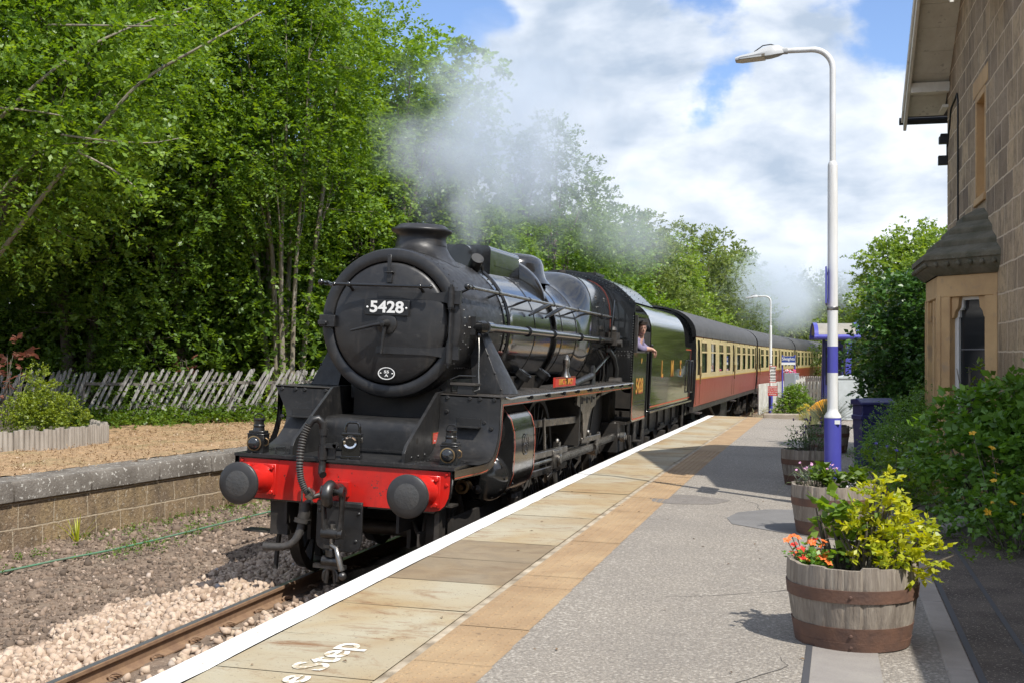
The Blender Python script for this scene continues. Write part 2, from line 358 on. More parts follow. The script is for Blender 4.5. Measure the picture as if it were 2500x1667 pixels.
# ---------------- main platform
M_asph = mat('asphalt', (.315, .282, .238), .93, col2=(.185, .163, .138), scale=62, lo=.36, hi=.64, bump=.9, bscale=60, obj=False, col3=(.52, .475, .41), scale3=50, lo3=.53, hi3=.66, f3=.8, detail=3, col4=(.165, .15, .135), scale4=.55, lo4=.47, hi4=.72, f4=.45)
M_white = mat('white_paint', (.78, .77, .74), .6, col2=(.68, .66, .62), scale=9, bump=.25, bscale=40, col3=(.34, .29, .23), scale3=13, lo3=.60, hi3=.66, f3=.75, obj=False)
M_tact = mat('tactile_paving', (.36, .245, .135), .85, col2=(.28, .185, .10), scale=2.3, bump=.4, bscale=60, col3=(.16, .11, .065), scale3=21, lo3=.60, hi3=.68, f3=.7, col4=(.40, .29, .165), scale4=1.3, lo4=.48, hi4=.66, f4=.6, obj=False)
M_body = mat('platform_wall', (.12, .1, .085), .9, col2=(.07, .06, .05), scale=3, bump=.5)
M_patch = mat('tarmac_patch', (.17, .165, .16), .9, col2=(.14, .135, .13), scale=3, bump=.4, bscale=70)
M_joint = mat('mortar', (.46, .39, .29), .9, col2=(.2, .16, .11), scale=6)
def ex(y): return 1.575 + xc(y)
def strip(name, o0, o1, y0, y1, dz, m, step=.5, jit=0., y2=None):
    ys_ = np.arange(y0, y1 + 1e-6, step); mb = MB(); L = []; 
    for q in ys_:
        a = ex(q) + o0 + (random.uniform(-jit, jit) if jit else 0); b = (ex(q) + o1) if o1 < 50 else o1 - 50
        if name == 'white_line' : b += random.uniform(-.006, .006)
        L.append([(a, q, zp(a) + dz), (b, q, zp(b) + dz)])
    mb.loft(L, m, closed=False); o = mb.build(name, smooth=0); struct(o); return o
YE = 21.0
pb = MB(); pts = [(ex(q) + .01, q) for q in np.arange(-11, YE + .01, 1.)]
for (a, q), (b, q2) in zip(pts[:-1], pts[1:]):
    pb.add([(a, q, zp(a) - .005), (b, q2, zp(b) - .005), (b + .08, q2, zp(b) - .09), (a + .08, q, zp(a) - .09), (a + .08, q, -.3), (b + .08, q2, -.3)], [(0, 1, 2, 3), (3, 2, 5, 4)], M_body)
pb.add([(ex(YE), YE, .8), (9, YE, .65), (9, YE, -.45), (ex(YE), YE, -.45)], [(0, 1, 2, 3)], M_body)
struct(pb.build('platform', smooth=0))
strip('white_line', 0, .172, -11, YE, .004, M_white, .25)
strip('platform_base', .168, 1.03, -11, YE, -.008, M_joint)
strip('tactile_base', 1.02, 1.425, -11, YE, -.003, M_tact)
strip('asphalt', 1.42, 59.5, -11, YE, 0, M_asph, .5)
# flagstones: long rust streaks run across each slab
def slab_mat():
    m = bpy.data.materials.new('edge_slab'); m.use_nodes = True; nt = m.node_tree; N = nt.nodes.new; L = nt.links.new; b = nt.nodes['Principled BSDF']; b.inputs['Roughness'].default_value = .85
    g = N('ShaderNodeNewGeometry'); at = N('ShaderNodeAttribute'); at.attribute_name = 'tone'
    def noise(sc_, s, d=6, r=.6, off=(0, 0, 0)):
        mp = N('ShaderNodeMapping'); mp.inputs['Scale'].default_value = sc_; L(g.outputs['Position'], mp.inputs[0]); mp.inputs['Location'].default_value = off
        n = N('ShaderNodeTexNoise'); n.inputs['Scale'].default_value = s; n.inputs['Detail'].default_value = d; n.inputs['Roughness'].default_value = r; n.inputs['Distortion'].default_value = .6; L(mp.outputs[0], n.inputs['Vector']); return n.outputs['Fac']
    def rm(f, a, c_):
        r = N('ShaderNodeMapRange'); L(f, r.inputs[0]); r.inputs[1].default_value = a; r.inputs[2].default_value = c_; return r.outputs[0]
    def mix(f, A, B):
        mx = N('ShaderNodeMix'); mx.data_type = 'RGBA'; L(f, mx.inputs[0])
        for i, q in ((6, A), (7, B)):
            if isinstance(q, tuple): mx.inputs[i].default_value = (*q, 1)
            else: L(q, mx.inputs[i])
        return mx.outputs[2]
    base = mix(rm(noise((1, 1, 1), 1.6), .35, .65), (.355, .285, .165), (.31, .21, .10))
    base = mix(rm(noise((1, 1, 1), .9, 3, .5, (5, 3, 0)), .42, .62), base, (.375, .335, .24))
    st = noise((1.7, 3.6, 1), 1.6, 9, .75); base = mix(rm(st, .52, .70), base, (.20, .105, .045))
    st2 = noise((2.2, 5, 1), 1.7, 9, .78, (2, 9, 0)); base = mix(rm(st2, .60, .72), base, (.11, .07, .04)); base = mix(rm(noise((1, 1, 1), 3.2, 8, .7, (7, 1, 0)), .60, .74), base, (.24, .15, .075))
    base = mix(rm(noise((1, 1, 1), 60, 2), .66, .72), base, (.12, .09, .07))
    mm = N('ShaderNodeMath'); mm.operation = 'MULTIPLY'; L(at.outputs['Fac'], mm.inputs[0]); mm.inputs[1].default_value = .78
    base = mix(mm.outputs[0], base, mix(rm(noise((1, 1, 1), 5), .4, .6), (.155, .112, .07), (.20, .148, .09)))
    L(base, b.inputs['Base Color'])
    bp = N('ShaderNodeBump'); bp.inputs['Strength'].default_value = .35; bp.inputs['Distance'].default_value = .01; L(noise((1, 2, 1), 22, 6), bp.inputs['Height']); L(bp.outputs[0], b.inputs['Normal'])
    return m
cuts = [-11, -10.1, -9.3, -8.6, -7.8, -6.95, -6.2, -5.42, -4.68, -3.86, -3.02, -2.15, -1.3, -.5, .35]
while cuts[-1] < YE: cuts.append(cuts[-1] + random.uniform(.68, .9))
cuts[-1] = YE
V = []; F = []; T = []
for i, (a, b) in enumerate(zip(cuts[:-1], cuts[1:])):
    g_ = .004; dz = random.uniform(-.002, .003); t = 1.0 if i in (10, 11) else (random.uniform(.12, .28) if random.random() < .18 else random.uniform(0, .12)); o = len(V)
    sk = random.uniform(-.012, .012)
    for q in (a + g_, b - g_): 
        for of in (.174, .97): x_ = ex(q) + of; V.append((x_, q + (sk if of > .5 else 0), zp(x_) + dz)); T.append(t)
    F.append((o, o + 1, o + 3, o + 2))
me = bpy.data.meshes.new('edge_slabs'); np_mesh(me, np.array(V), np.array(F), np.array(T)); me.materials.append(slab_mat()); o = bpy.data.objects.new('edge_slabs', me); COL.objects.link(o); struct(o)
# blister tiles
tb = MB(); 
ty = np.arange(-9, YE - .4, .4)
for q in ty:
    dz = random.uniform(-.0015, .0015); a0 = ex(q) + 1.03; 
    tb.add([(a0 + .001, q + .0012, zp(a0) + .002 + dz), (a0 + .394, q + .0012, zp(a0 + .39) + .002 + dz), (a0 + .394, q + .3988, zp(a0 + .39) + .002 + dz), (a0 + .001, q + .3988, zp(a0) + .002 + dz)], [(0, 1, 2, 3)], M_tact)
    if q < 9:
        for i in range(6):
            for j in range(6):
                bx, by = a0 + .033 + i * .0655, q + .033 + j * .0667
                tb.rivets([(bx, by, zp(bx) + .001 + dz)], (0, 0, 1), M_tact, .0125, .006)
struct(tb.build('tactile_paving', smooth=0))
# painted warning on the edge flags
tx = MB(); M_old = mat('worn_white_lettering', (.70, .67, .60), .8, col2=(.40, .33, .22), scale=16, lo=.50, hi=.56)
x0 = ex(-5) + .61; mt = frame((x0, -4.80, zp(x0) + .0045), (-.02, 1, 0), (-1, -.02, 0.022))
tx.text('Mind the Step', mt, .24, M_old, .0006, .004, 'RIGHT', sx=1.32)
struct(tx.build('platform_lettering', smooth=0))
# hairline cracks and specks in the tarmac
M_crack = mat('tar_crack', (.05, .047, .043), .9)
gc = np.random.default_rng(44)
for (cx_, cy_, ang, n_) in ((3.5, -3.2, .5, 26), (4.2, 1.2, 2.2, 20), (3.4, 6.5, .2, 30), (4.0, -5.4, 1.1, 16), (3.9, 12, 2.6, 26)):
    mb = MB(); p = np.array([cx_, cy_]); a = ang; L = []
    for i in range(n_):
        w_ = .0035 * gc.uniform(.4, 1.3) * math.sin(math.pi * (i + .5) / n_); nx_, ny_ = -math.sin(a) * w_, math.cos(a) * w_
        L.append([(p[0] + nx_, p[1] + ny_, zp(p[0]) + .0022), (p[0] - nx_, p[1] - ny_, zp(p[0]) + .0022)]); a += gc.normal(0, .35); a += (ang - a) * .25; p = p + np.array([math.cos(a), math.sin(a)]) * .09
    mb.loft(L, M_crack, closed=False); struct(mb.build('tarmac_crack', smooth=0))
mb = MB(); M_speck = mat('dead_leaf', (.10, .06, .035), .8, col2=(.22, .14, .07), scale=3)
for i in range(130):
    y_ = gc.uniform(-7, 12); x_ = ex(y_) + gc.uniform(.25, 3.3); a = gc.uniform(0, 6.28); r = gc.uniform(.006, .02); z_ = zp(x_) + .006
    mb.add([(x_ + r * math.cos(a), y_ + r * math.sin(a), z_), (x_ - .4 * r * math.sin(a), y_ + .4 * r * math.cos(a), z_ + r * .35), (x_ - r * math.cos(a), y_ - r * math.sin(a), z_), (x_ + .4 * r * math.sin(a), y_ - .4 * r * math.cos(a), z_ + r * .2)], [(0, 1, 2, 3)], M_speck)
tag(mb.build('litter', smooth=0), 'small dead leaves and crumbs scattered over the platform', 'litter', kind='stuff')
# kerb strip, patches and the dark dirt bed beside the station house
def quadstrip(name, pts, m, dz=.004, st=True):
    mb = MB(); mb.add([(x_, y_, zp(x_) + dz) for x_, y_ in pts], [tuple(range(len(pts)))], m); o = mb.build(name, smooth=0); return struct(o) if st else o
M_kerb = mat('kerb_stone', (.33, .29, .25), .9, col2=(.24, .21, .18), scale=2.5, bump=.4, bscale=40)
kb = MB()
yy = -8.
while yy < .8:
    L_ = random.uniform(.85, 1.05); kb.box(5.30, 5.43, yy, min(yy + L_ - .006, .9), .60, .775, M_kerb); yy += L_
struct(kb.build('kerb', bevel=.008, seg=1))
M_dirt = mat('dark_dirt', (.125, .10, .08), .95, col2=(.07, .055, .043), scale=3, bump=.8, bscale=60, col3=(.35, .3, .25), scale3=70, lo3=.6, hi3=.66)
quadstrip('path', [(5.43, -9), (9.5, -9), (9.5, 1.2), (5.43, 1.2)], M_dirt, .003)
M_seam = mat('tar_seam', (.055, .055, .06), .7)
quadstrip('tar_seam', [(5.435, -9), (5.475, -9), (5.465, .8), (5.435, .8)], M_seam, .007)
quadstrip('tar_seam', [(5.74, -9), (5.775, -9), (5.73, 0), (5.70, 0)], M_seam, .007)
quadstrip('concrete_patch', [(4.64, -7.5), (5.02, -7.4), (4.98, -3.5), (4.66, -3.5)], mat('concrete_slab', (.27, .25, .225), .9, col2=(.22, .2, .185), scale=4, bump=.3, bscale=50))
quadstrip('tar_seam', [(4.60, -7.5), (4.64, -7.5), (4.66, -3.6), (4.63, -3.6)], M_seam, .006)
quadstrip('tarmac_patch', [(3.78, .95), (3.86, .55), (4.3, .18), (4.8, -.1), (5.28, -.15), (5.28, 1.9), (4.6, 1.95), (4.1, 1.75), (3.85, 1.4)], M_patch)
M_damp = mat('damp_stain', (.17, .15, .13), .9, col2=(.22, .2, .18), scale=9, bump=.9, bscale=85, col3=(.3, .27, .24), scale3=70, lo3=.56, hi3=.63)
quadstrip('damp_stain', [(3.25 + .42 * math.cos(t) * (1 + .1 * math.sin(5 * t)), 2.25 + .42 * math.sin(t) * (1 + .12 * math.cos(3 * t))) for t in np.linspace(0, 2 * math.pi, 22)[:-1]], M_damp, .0025)
ke = MB(); ke.box(3.0, 5.2, 20.6, 20.78, .7, .93, M_conc); struct(ke.build('platform_end_kerb', bevel=.03))
# crossing ground beyond the platform end
M_rough = mat('rough_ground', (.26, .22, .15), .95, col2=(.13, .14, .05), scale=1.6, bump=.6, bscale=20)
cg = MB(); cg.add([(1.9, YE, .62), (12, YE, .55), (14, 45, .12), (3.2, 45, .12)], [(0, 1, 2, 3)], M_rough); cg.add([(3.2, 45, .12), (14, 45, .12), (40, 130, -.1), (12, 130, -.1)], [(0, 1, 2, 3)], M_rough); struct(cg.build('crossing_path', smooth=0))
# ---------------- disused platform opposite
def lw(y): return -4.82 + .08 * y if y < 8 else -4.18 + .02 * (y - 8)
def stone_mat(name, cols, mortar, bw, bh, axis='YZ', scale=1., bump=.8, spot=None):
    m = bpy.data.materials.new(name); m.use_nodes = True; nt = m.node_tree; N = nt.nodes.new; L = nt.links.new; b = nt.nodes['Principled BSDF']; b.inputs['Roughness'].default_value = .92
    g = N('ShaderNodeTexCoord'); sp = N('ShaderNodeSeparateXYZ'); L(g.outputs['Object'], sp.inputs[0]); cb = N('ShaderNodeCombineXYZ')
    L(sp.outputs['XYZ'.index(axis[0])], cb.inputs[0]); L(sp.outputs['XYZ'.index(axis[1])], cb.inputs[1])
    nd = N('ShaderNodeTexNoise'); nd.inputs['Scale'].default_value = 2.3; nd.inputs['Detail'].default_value = 6; nd.inputs['Roughness'].default_value = .7; L(g.outputs['Object'], nd.inputs['Vector'])
    ad = N('ShaderNodeVectorMath'); ad.operation = 'MULTIPLY_ADD'; L(nd.outputs['Color'], ad.inputs[0]); ad.inputs[1].default_value = (.09, .05, 0); L(cb.outputs[0], ad.inputs[2])
    br = N('ShaderNodeTexBrick'); L(ad.outputs[0], br.inputs['Vector']); br.inputs['Scale'].default_value = 1
    br.inputs['Brick Width'].default_value = bw; br.inputs['Row Height'].default_value = bh; br.inputs['Mortar Size'].default_value = .011; br.inputs['Mortar Smooth'].default_value = .3; br.inputs['Bias'].default_value = -.1
    br.offset = .43; br.squash = .8; br.squash_frequency = 3
    br.inputs['Color1'].default_value = (*cols[0], 1); br.inputs['Color2'].default_value = (*cols[1], 1); br.inputs['Mortar'].default_value = (*mortar, 1)
    def noise(s, d=6, st=(1, 1, 1)):
        mp = N('ShaderNodeMapping'); mp.inputs['Scale'].default_value = st; L(g.outputs['Object'], mp.inputs[0])
        n = N('ShaderNodeTexNoise'); n.inputs['Scale'].default_value = s; n.inputs['Detail'].default_value = d; n.inputs['Roughness'].default_value = .65; L(mp.outputs[0], n.inputs['Vector']); return n.outputs['Fac']
    def rm(f, a, c_, t=1.):
        r = N('ShaderNodeMapRange'); L(f, r.inputs[0]); r.inputs[1].default_value = a; r.inputs[2].default_value = c_; r.inputs[4].default_value = t; return r.outputs[0]
    def mix(f, A, B, mode='MIX'):
        mx = N('ShaderNodeMix'); mx.data_type = 'RGBA'; mx.blend_type = mode; L(f, mx.inputs[0])
        for i, q in ((6, A), (7, B)):
            if isinstance(q, tuple): mx.inputs[i].default_value = (*q, 1)
            else: L(q, mx.inputs[i])
        return mx.outputs[2]
    c = mix(rm(noise(.9, 4), .45, .62, .7), br.outputs['Color'], cols[2]); c = mix(rm(noise(14, 6), .48, .68, .65), c, tuple(q * .4 for q in cols[0])); c = mix(rm(noise(3.2, 6, (1, 1, .5)), .5, .66, .55), c, tuple(q * .5 for q in cols[1]))
    if spot: c = mix(rm(noise(22, 3), .60, .66, .8), c, spot)
    c = mix(br.outputs['Fac'], c, mortar)
    L(c, b.inputs['Base Color'])
    h = N('ShaderNodeMath'); h.operation = 'SUBTRACT'; L(noise(26, 8), h.inputs[0]); L(br.outputs['Fac'], h.inputs[1])
    bp = N('ShaderNodeBump'); bp.inputs['Strength'].default_value = bump; bp.inputs['Distance'].default_value = .03; L(h.outputs[0], bp.inputs['Height']); L(bp.outputs[0], b.inputs['Normal'])
    return m
M_pwall = stone_mat('platform_stone', [(.25, .175, .105), (.13, .095, .065), (.30, .215, .11)], (.42, .34, .24), .62, .30, spot=(.42, .36, .28))
M_cope = mat('coping_stone', (.19, .17, .145), .95, col2=(.10, .085, .07), scale=2.2, bump=.7, bscale=30, col3=(.52, .50, .45), scale3=19, lo3=.60, hi3=.66, f3=.8)
M_drygr = mat('dry_turf', (.40, .255, .135), .95, col2=(.24, .155, .085), scale=7, lo=.40, hi=.62, bump=1., bscale=55, col3=(.52, .38, .22), scale3=30, lo3=.54, hi3=.64, f3=.8, detail=9, col4=(.20, .17, .075), scale4=.9, lo4=.50, hi4=.68, f4=.75)
pw = MB(); ysw = list(np.arange(-12, 40.1, 1.))
pw.loft([[(lw(q), q, -.2), (lw(q), q, .62)] for q in ysw], M_pwall, closed=False)
root = pw.build('stone_wall', smooth=0); tag(root, 'weathered sandstone retaining wall of the disused platform across the track', 'wall')
cp = MB(); q = -12.
while q < 38:
    L_ = random.uniform(.95, 1.45); a, b = q + .006, q + L_ - .006; d0 = random.uniform(-.012, .012); zz = random.uniform(-.008, .006)
    pr = lambda y_: [(lw(y_) + .05 + d0, y_, .60), (lw(y_) + .055 + d0, y_, .80 + zz), (lw(y_) + .03 + d0, y_, .85 + zz), (lw(y_) - .5, y_, .86 + zz), (lw(y_) - .5, y_, .6)]
    cp.loft([pr(a), pr(b)], M_cope, True, True); q += L_
o = cp.build('coping', root, bevel=.012, seg=1)
def lw_np(Y): return np.where(Y < 8, -4.82 + .08 * Y, -4.18 + .02 * (Y - 8))
def turf_field(name, m, smax=40.):
    ss = np.concatenate([np.arange(0, 8, .12), np.arange(8, smax, 1.)]); ys = np.concatenate([np.arange(-10, 18, .12), np.arange(18, 46, .5)])
    Sg, Y = np.meshgrid(ss, ys); X = lw_np(Y) - .44 - Sg
    Z = .862 + .018 * np.sin(X * 3.1 + Y) * np.sin(Y * 2.7) + .010 * np.sin(X * 11 + Y * 7) * np.sin(Y * 9 - X * 5) + np.where(Sg > 6, (Sg - 6) * .02, 0)
    nx, ny = len(ss), len(ys); i = np.arange(nx * ny).reshape(ny, nx); F = np.stack([i[:-1, :-1], i[1:, :-1], i[1:, 1:], i[:-1, 1:]], -1).reshape(-1, 4)
    me = bpy.data.meshes.new(name); np_mesh(me, np.stack([X, Y, Z], -1).reshape(-1, 3), F); me.materials.append(m); me.polygons.foreach_set('use_smooth', [True] * len(me.polygons))
    o = bpy.data.objects.new(name, me); COL.objects.link(o); return struct(o)
turf_field('dry_turf', M_drygr)
# ------------------------------------------------------------------ vegetation
def nrm(a): return a / np.maximum(np.linalg.norm(a, axis=-1, keepdims=True), 1e-9)
def leaf_mesh(name, P, A, Wd, L, W, tone, m, mats=None, mi=None, curl=.12):
    # P base, A leaf axis, Wd width axis, L length, W half width : a folded pointed leaf of two quads
    n = len(P); N_ = nrm(np.cross(A, Wd)); L = L[:, None]; W = W[:, None]
    v0 = P; v1 = P + A * L * .45 + Wd * W - N_ * L * .05; v2 = P + A * L - N_ * L * curl; v3 = P + A * L * .45 - Wd * W - N_ * L * .05
    V = np.stack([v0, v1, v2, v3], 1).reshape(-1, 3); F = np.arange(4 * n).reshape(n, 4)
    me = bpy.data.meshes.new(name); np_mesh(me, V, F, np.repeat(tone, 4), mi)
    for q in (mats or [m]): me.materials.append(q)
    return me
def sprays(C, Dv, nl, sl, ls, g, wr=.30, droop=.25, flat=.6):
    # C spray bases, Dv directions; nl leaves along each
    n = len(C); Dv = nrm(Dv); t = (np.arange(nl) + .6) / nl
    sl_ = sl * g.uniform(.6, 1.3, n)
    pos = C[:, None] + Dv[:, None] * (sl_[:, None] * t)[..., None]; pos[..., 2] -= droop * sl * t ** 2
    up = np.array([0, 0, 1.]) + g.normal(0, .35, (n, 3)); side = nrm(np.cross(Dv, up)); sg = np.where(np.arange(nl) % 2, 1, -1)[None, :, None]
    ax = Dv[:, None] * .55 + side[:, None] * sg * .85 + g.normal(0, .33, (n, nl, 3)); ax[..., 2] -= .12; ax = nrm(ax)
    ref = np.array([0, 0, 1.]) + g.normal(0, flat, (n, nl, 3)); wd = nrm(np.cross(ax, ref))
    Ls = ls * g.uniform(.65, 1.25, (n, nl)); 
    tone = np.clip(g.beta(2.2, 2.6, (n, 1)) * .75 + g.beta(2, 2.5, (n, nl)) * .45 - .08 + .12 * t[None], 0, 1)
    return [q.reshape(-1, *q.shape[2:]) for q in (pos, ax, wd, Ls, Ls * wr, tone)]
def crown_mesh(name, blobs, m, g, dens=26, nl=11, sl=.5, ls=.1, wr=.30, up=.15, droop=.25, inner=.45):
    Cs, Ds = [], []
    for bx, by, bz, br in blobs:
        k = int(dens * br * br * 3.2); d = nrm(g.normal(size=(k, 3)) + np.array([0, 0, up])); rr = br * g.uniform(inner, 1.05, k)[:, None] ** .7
        lump = 1 + .18 * np.sin(d[:, :1] * 7 + bx * 3) * np.sin(d[:, 1:2] * 6 + by) + .12 * np.sin(d[:, 2:] * 9 + bz)
        Cs.append(np.array([bx, by, bz]) + d * rr * lump * np.array([1, 1, .85])); Ds.append(d + g.normal(0, .55, (k, 3)) + np.array([0, 0, -.05]))
    q = sprays(np.concatenate(Cs), np.concatenate(Ds), nl, sl, ls, g, wr, droop)
    return leaf_mesh(name, *q, m)
M_bark = mat('bark', (.15, .125, .095), .95, col2=(.085, .07, .055), scale=5, stretch=(3, 3, .7), bump=.8, bscale=14, col3=(.24, .23, .19), scale3=7, lo3=.55, hi3=.68)
M_palebark = mat('pale_bark', (.27, .235, .18), .9, col2=(.17, .14, .10), scale=4, stretch=(3, 3, .6), bump=.6, bscale=14, col3=(.36, .34, .29), scale3=8, lo3=.55, hi3=.68)
LEAF = dict(
    fresh=leaf_mat('leaf_fresh', (.064, .145, .020), (.245, .365, .056)), pale=leaf_mat('leaf_pale', (.085, .160, .026), (.30, .41, .080)),
    deep=leaf_mat('leaf_deep', (.042, .098, .017), (.175, .28, .045)), syc=leaf_mat('leaf_sycamore', (.065, .155, .02), (.26, .40, .055)),
    olive=leaf_mat('leaf_olive', (.072, .115, .03), (.25, .31, .09)), laurel=leaf_mat('leaf_laurel', (.026, .075, .018), (.09, .19, .038), .25, .3),
    lime=leaf_mat('leaf_lime', (.16, .25, .012), (.62, .60, .04), .4), ivy=leaf_mat('leaf_ivy', (.035, .085, .01), (.16, .25, .03), .4), rose=leaf_mat('leaf_rose', (.05, .12, .02), (.20, .37, .06), .35, .3),
    box=leaf_mat('leaf_box', (.07, .12, .012), (.30, .36, .045), .35), yellow=leaf_mat('leaf_yellow', (.30, .27, .02), (.62, .55, .06), .35), red=leaf_mat('leaf_red', (.11, .045, .03), (.26, .12, .085), .4), grey=leaf_mat('leaf_grey', (.07, .10, .06), (.22, .26, .17), .3),
    grass=leaf_mat('leaf_grassblade', (.17, .20, .10), (.42, .43, .24), .3), litter=leaf_mat('leaf_litter', (.13, .07, .035), (.46, .33, .19), .15), straw=leaf_mat('leaf_straw', (.22, .19, .09), (.40, .40, .24), .3))
def stem_path(p0, p1, g, k=7, wob=.12):
    p0 = np.array(p0, float); p1 = np.array(p1, float); L = np.linalg.norm(p1 - p0); out = []; off = np.zeros(3); ph = g.uniform(0, 6, 3)
    for i in range(k):
        t = i / (k - 1); w_ = np.array([math.sin(3.1 * t + ph[0]), math.sin(2.6 * t + ph[1]), 0]) * wob * L * .12 * math.sin(math.pi * min(1, t * 1.1) * .9)
        out.append(tuple(p0 + (p1 - p0) * (t, t, t ** .9) + w_))
    return out
def tree(name, label, loc, H_, rad, seed, leaf='fresh', base=.28, stems=3, ls=.1, dens=24, nblob=16, tr=.16, bark=None, spread=.5, sl=.5, group=None, lean=(0, 0), cat='tree', wr=.30, nl=11, low=0):
    g = np.random.default_rng(seed); root = thing(name, label, cat, loc, group=group); blobs = []
    for i in range(nblob):
        z = base + (1 - base) * ((i + .5) / nblob) ** .9; prof = math.sin(math.pi * min(1, .18 + .80 * (z - base) / (1 - base) * .98)) ** .65
        a = i * 2.4 + g.uniform(-.4, .4); rr = rad * prof * g.uniform(.25, .85); br = rad * g.uniform(.34, .5) * (.65 + .35 * prof)
        blobs.append((rr * math.cos(a) + lean[0] * z, rr * math.sin(a) + lean[1] * z, z * H_ - br * .6, br))
    mb = MB(); bm_ = bark or M_bark; tops = []
    for s in range(stems):
        a = 6.28 * s / stems + g.uniform(0, 1); b0 = (spread * .35 * math.cos(a), spread * .35 * math.sin(a), -.1); hh = H_ * g.uniform(.7, .92)
        e = (spread * rad * .5 * math.cos(a) + lean[0], spread * rad * .5 * math.sin(a) + lean[1], hh); P_ = stem_path(b0, e, g, 9)
        r0 = tr * g.uniform(.75, 1.1) / (stems ** .35); mb.tube(P_, [r0 * (1 - .85 * (i / 8)) * (1.35 if i == 0 else 1) for i in range(9)], bm_, 7); tops.append((P_, r0))
    for bx, by, bz, br in blobs:
        P_, r0 = min(tops, key=lambda q: (q[0][4][0] - bx) ** 2 + (q[0][4][1] - by) ** 2)
        j = max(1, min(7, int(9 * (bz / H_) * .62))); s0 = P_[j]; pth = stem_path(s0, (bx, by, bz + br * .2), g, 5, .25); r1 = r0 * (1 - .85 * j / 8) * .5
        mb.tube(pth, [r1 * (1 - .8 * i / 4) for i in range(5)], bm_, 5)
        for q in range(5):
            d = nrm(g.normal(size=3) + np.array([0, 0, .2])); mb.tube([pth[3], tuple(np.array(pth[3]) + d * br * .5), tuple(np.array(pth[3]) + d * br * .95 + np.array([0, 0, .1]))], [r1 * .3, r1 * .18, .006], bm_, 4)
    mb.build('trunk', root, smooth=60)
    me = crown_mesh('crown', blobs, LEAF[leaf], g, dens, nl, sl, ls, wr)
    o = bpy.data.objects.new('crown', me); COL.objects.link(o); o.parent = root; return root
def shrub(name, label, loc, blobs, leaf, seed, ls=.05, dens=60, nl=9, sl=.22, cat='shrub', group=None, wr=.3, stems=True, up=.3, parts=True, inner=.45, droop=.2):
    g = np.random.default_rng(seed); root = thing(name, label, cat, loc, group=group)
    me = crown_mesh('foliage', blobs, LEAF[leaf], g, dens, nl, sl, ls, wr, up, droop, inner); o = bpy.data.objects.new('foliage', me); COL.objects.link(o); o.parent = root
    if stems:
        mb = MB()
        for bx, by, bz, br in blobs:
            for k in range(4):
                d = g.normal(size=3) * br * .5; mb.tube(stem_path((bx * .25 + d[0] * .2, by * .25 + d[1] * .2, -.05), (bx + d[0], by + d[1], bz + abs(d[2]) * .5), g, 5, .3), [.016, .013, .01, .007, .004], M_bark, 5)
        mb.build('stem', root, smooth=60)
    return root
TG = 'trees behind the paling fence'
# trees along the left, nearest first
t1 = tree('tree', 'pale leaved tree over the log edged bed, long bare limbs reaching across its crown', (-12.9, 9.2, .9), 11.5, 4.4, 11, 'fresh', .48, 3, .115, 50, 22, .2, lean=(2.4, .6), group=TG, spread=.8)
tree('tree', 'broad dense dark green tree standing behind the middle of the paling fence', (-13.4, 15.6, .9), 13.5, 4.4, 12, 'deep', .16, 2, .125, 46, 24, .24, group=TG)
tree('tree', 'fresh green tree between the pale limbed tree and the slender stems', (-11.2, 16.8, .9), 13.5, 4.0, 13, 'fresh', .30, 3, .12, 48, 22, .18, group=TG)
tree('tree', 'tree with a fan of slender pale bare stems rising just beside the smokebox', (-8.6, 17.3, .9), 12.2, 3.4, 14, 'fresh', .50, 8, .115, 56, 16, .19, bark=M_palebark, spread=.95, group=TG)
tree('tree', 'bright green feathery topped tree, edged by blue sky beside the chimney smoke', (-7.9, 22.2, .9), 11.4, 3.4, 15, 'fresh', .16, 3, .12, 46, 22, .2, group=TG)
tree('sycamore_tree', 'sycamore with a narrow lobed leafed top standing up above its neighbours behind the smoke', (-6.9, 25.6, .7), 11.9, 2.3, 16, 'syc', .2, 2, .19, 28, 18, .2, group=TG, wr=.42, nl=8)
tree('tree', 'tree half veiled by the chimney smoke, its ragged edge against the cloud', (-4.9, 29.4, .6), 10.0, 2.9, 17, 'deep', .12, 2, .13, 40, 20, .2, group=TG)
tree('tree', 'green bushy tree behind the locomotive chimney and boiler', (-5.2, 24.2, .6), 6.4, 2.9, 18, 'fresh', .06, 3, .12, 52, 18, .16, group=TG)
tree('tree', 'smaller tree stepping down behind the smoke above the dome', (-3.9, 34.8, .4), 7.7, 3.0, 19, 'fresh', .1, 2, .14, 36, 18, .18, group=TG)
TB = 'trees behind the carriages'
tree('tree', 'hazy olive tree above the firebox where the smoke thins', (-3.4, 41.2, .2), 8.4, 3.2, 20, 'olive', .06, 2, .15, 34, 17, .18, group=TB)
tree('tree', 'round sunlit yellowish tree above the cab roof and tender', (-2.7, 45.7, .2), 8.0, 3.2, 21, 'pale', .05, 2, .15, 36, 18, .18, group=TB)
tree('tree', 'tall loose topped tree behind the round yellowish one above the tender', (-2.2, 54.0, .1), 9.4, 3.4, 22, 'olive', .1, 2, .16, 28, 18, .18, group=TB)
tree('tree', 'sunlit tree above the roof of the first carriage', (-1.6, 60.4, 0), 8.8, 3.6, 23, 'pale', .05, 2, .17, 28, 18, .18, group=TB)
tree('tree', 'thin topped tree against the blue gap beside the far smoke cloud', (-1.2, 73.0, 0), 9.8, 3.5, 24, 'olive', .1, 2, .19, 20, 16, .18, group=TB)
tree('tree', 'greyish tree behind the far lamp post, veiled by the far smoke cloud', (1.2, 88, 0), 8.0, 4.8, 25, 'olive', .05, 2, .21, 20, 17, .2, group=TB)
tree('tree', 'far tree at the bend beyond the last visible carriage', (7.2, 104, 0), 7.6, 5.2, 26, 'fresh', .05, 2, .23, 18, 16, .2, group=TB)
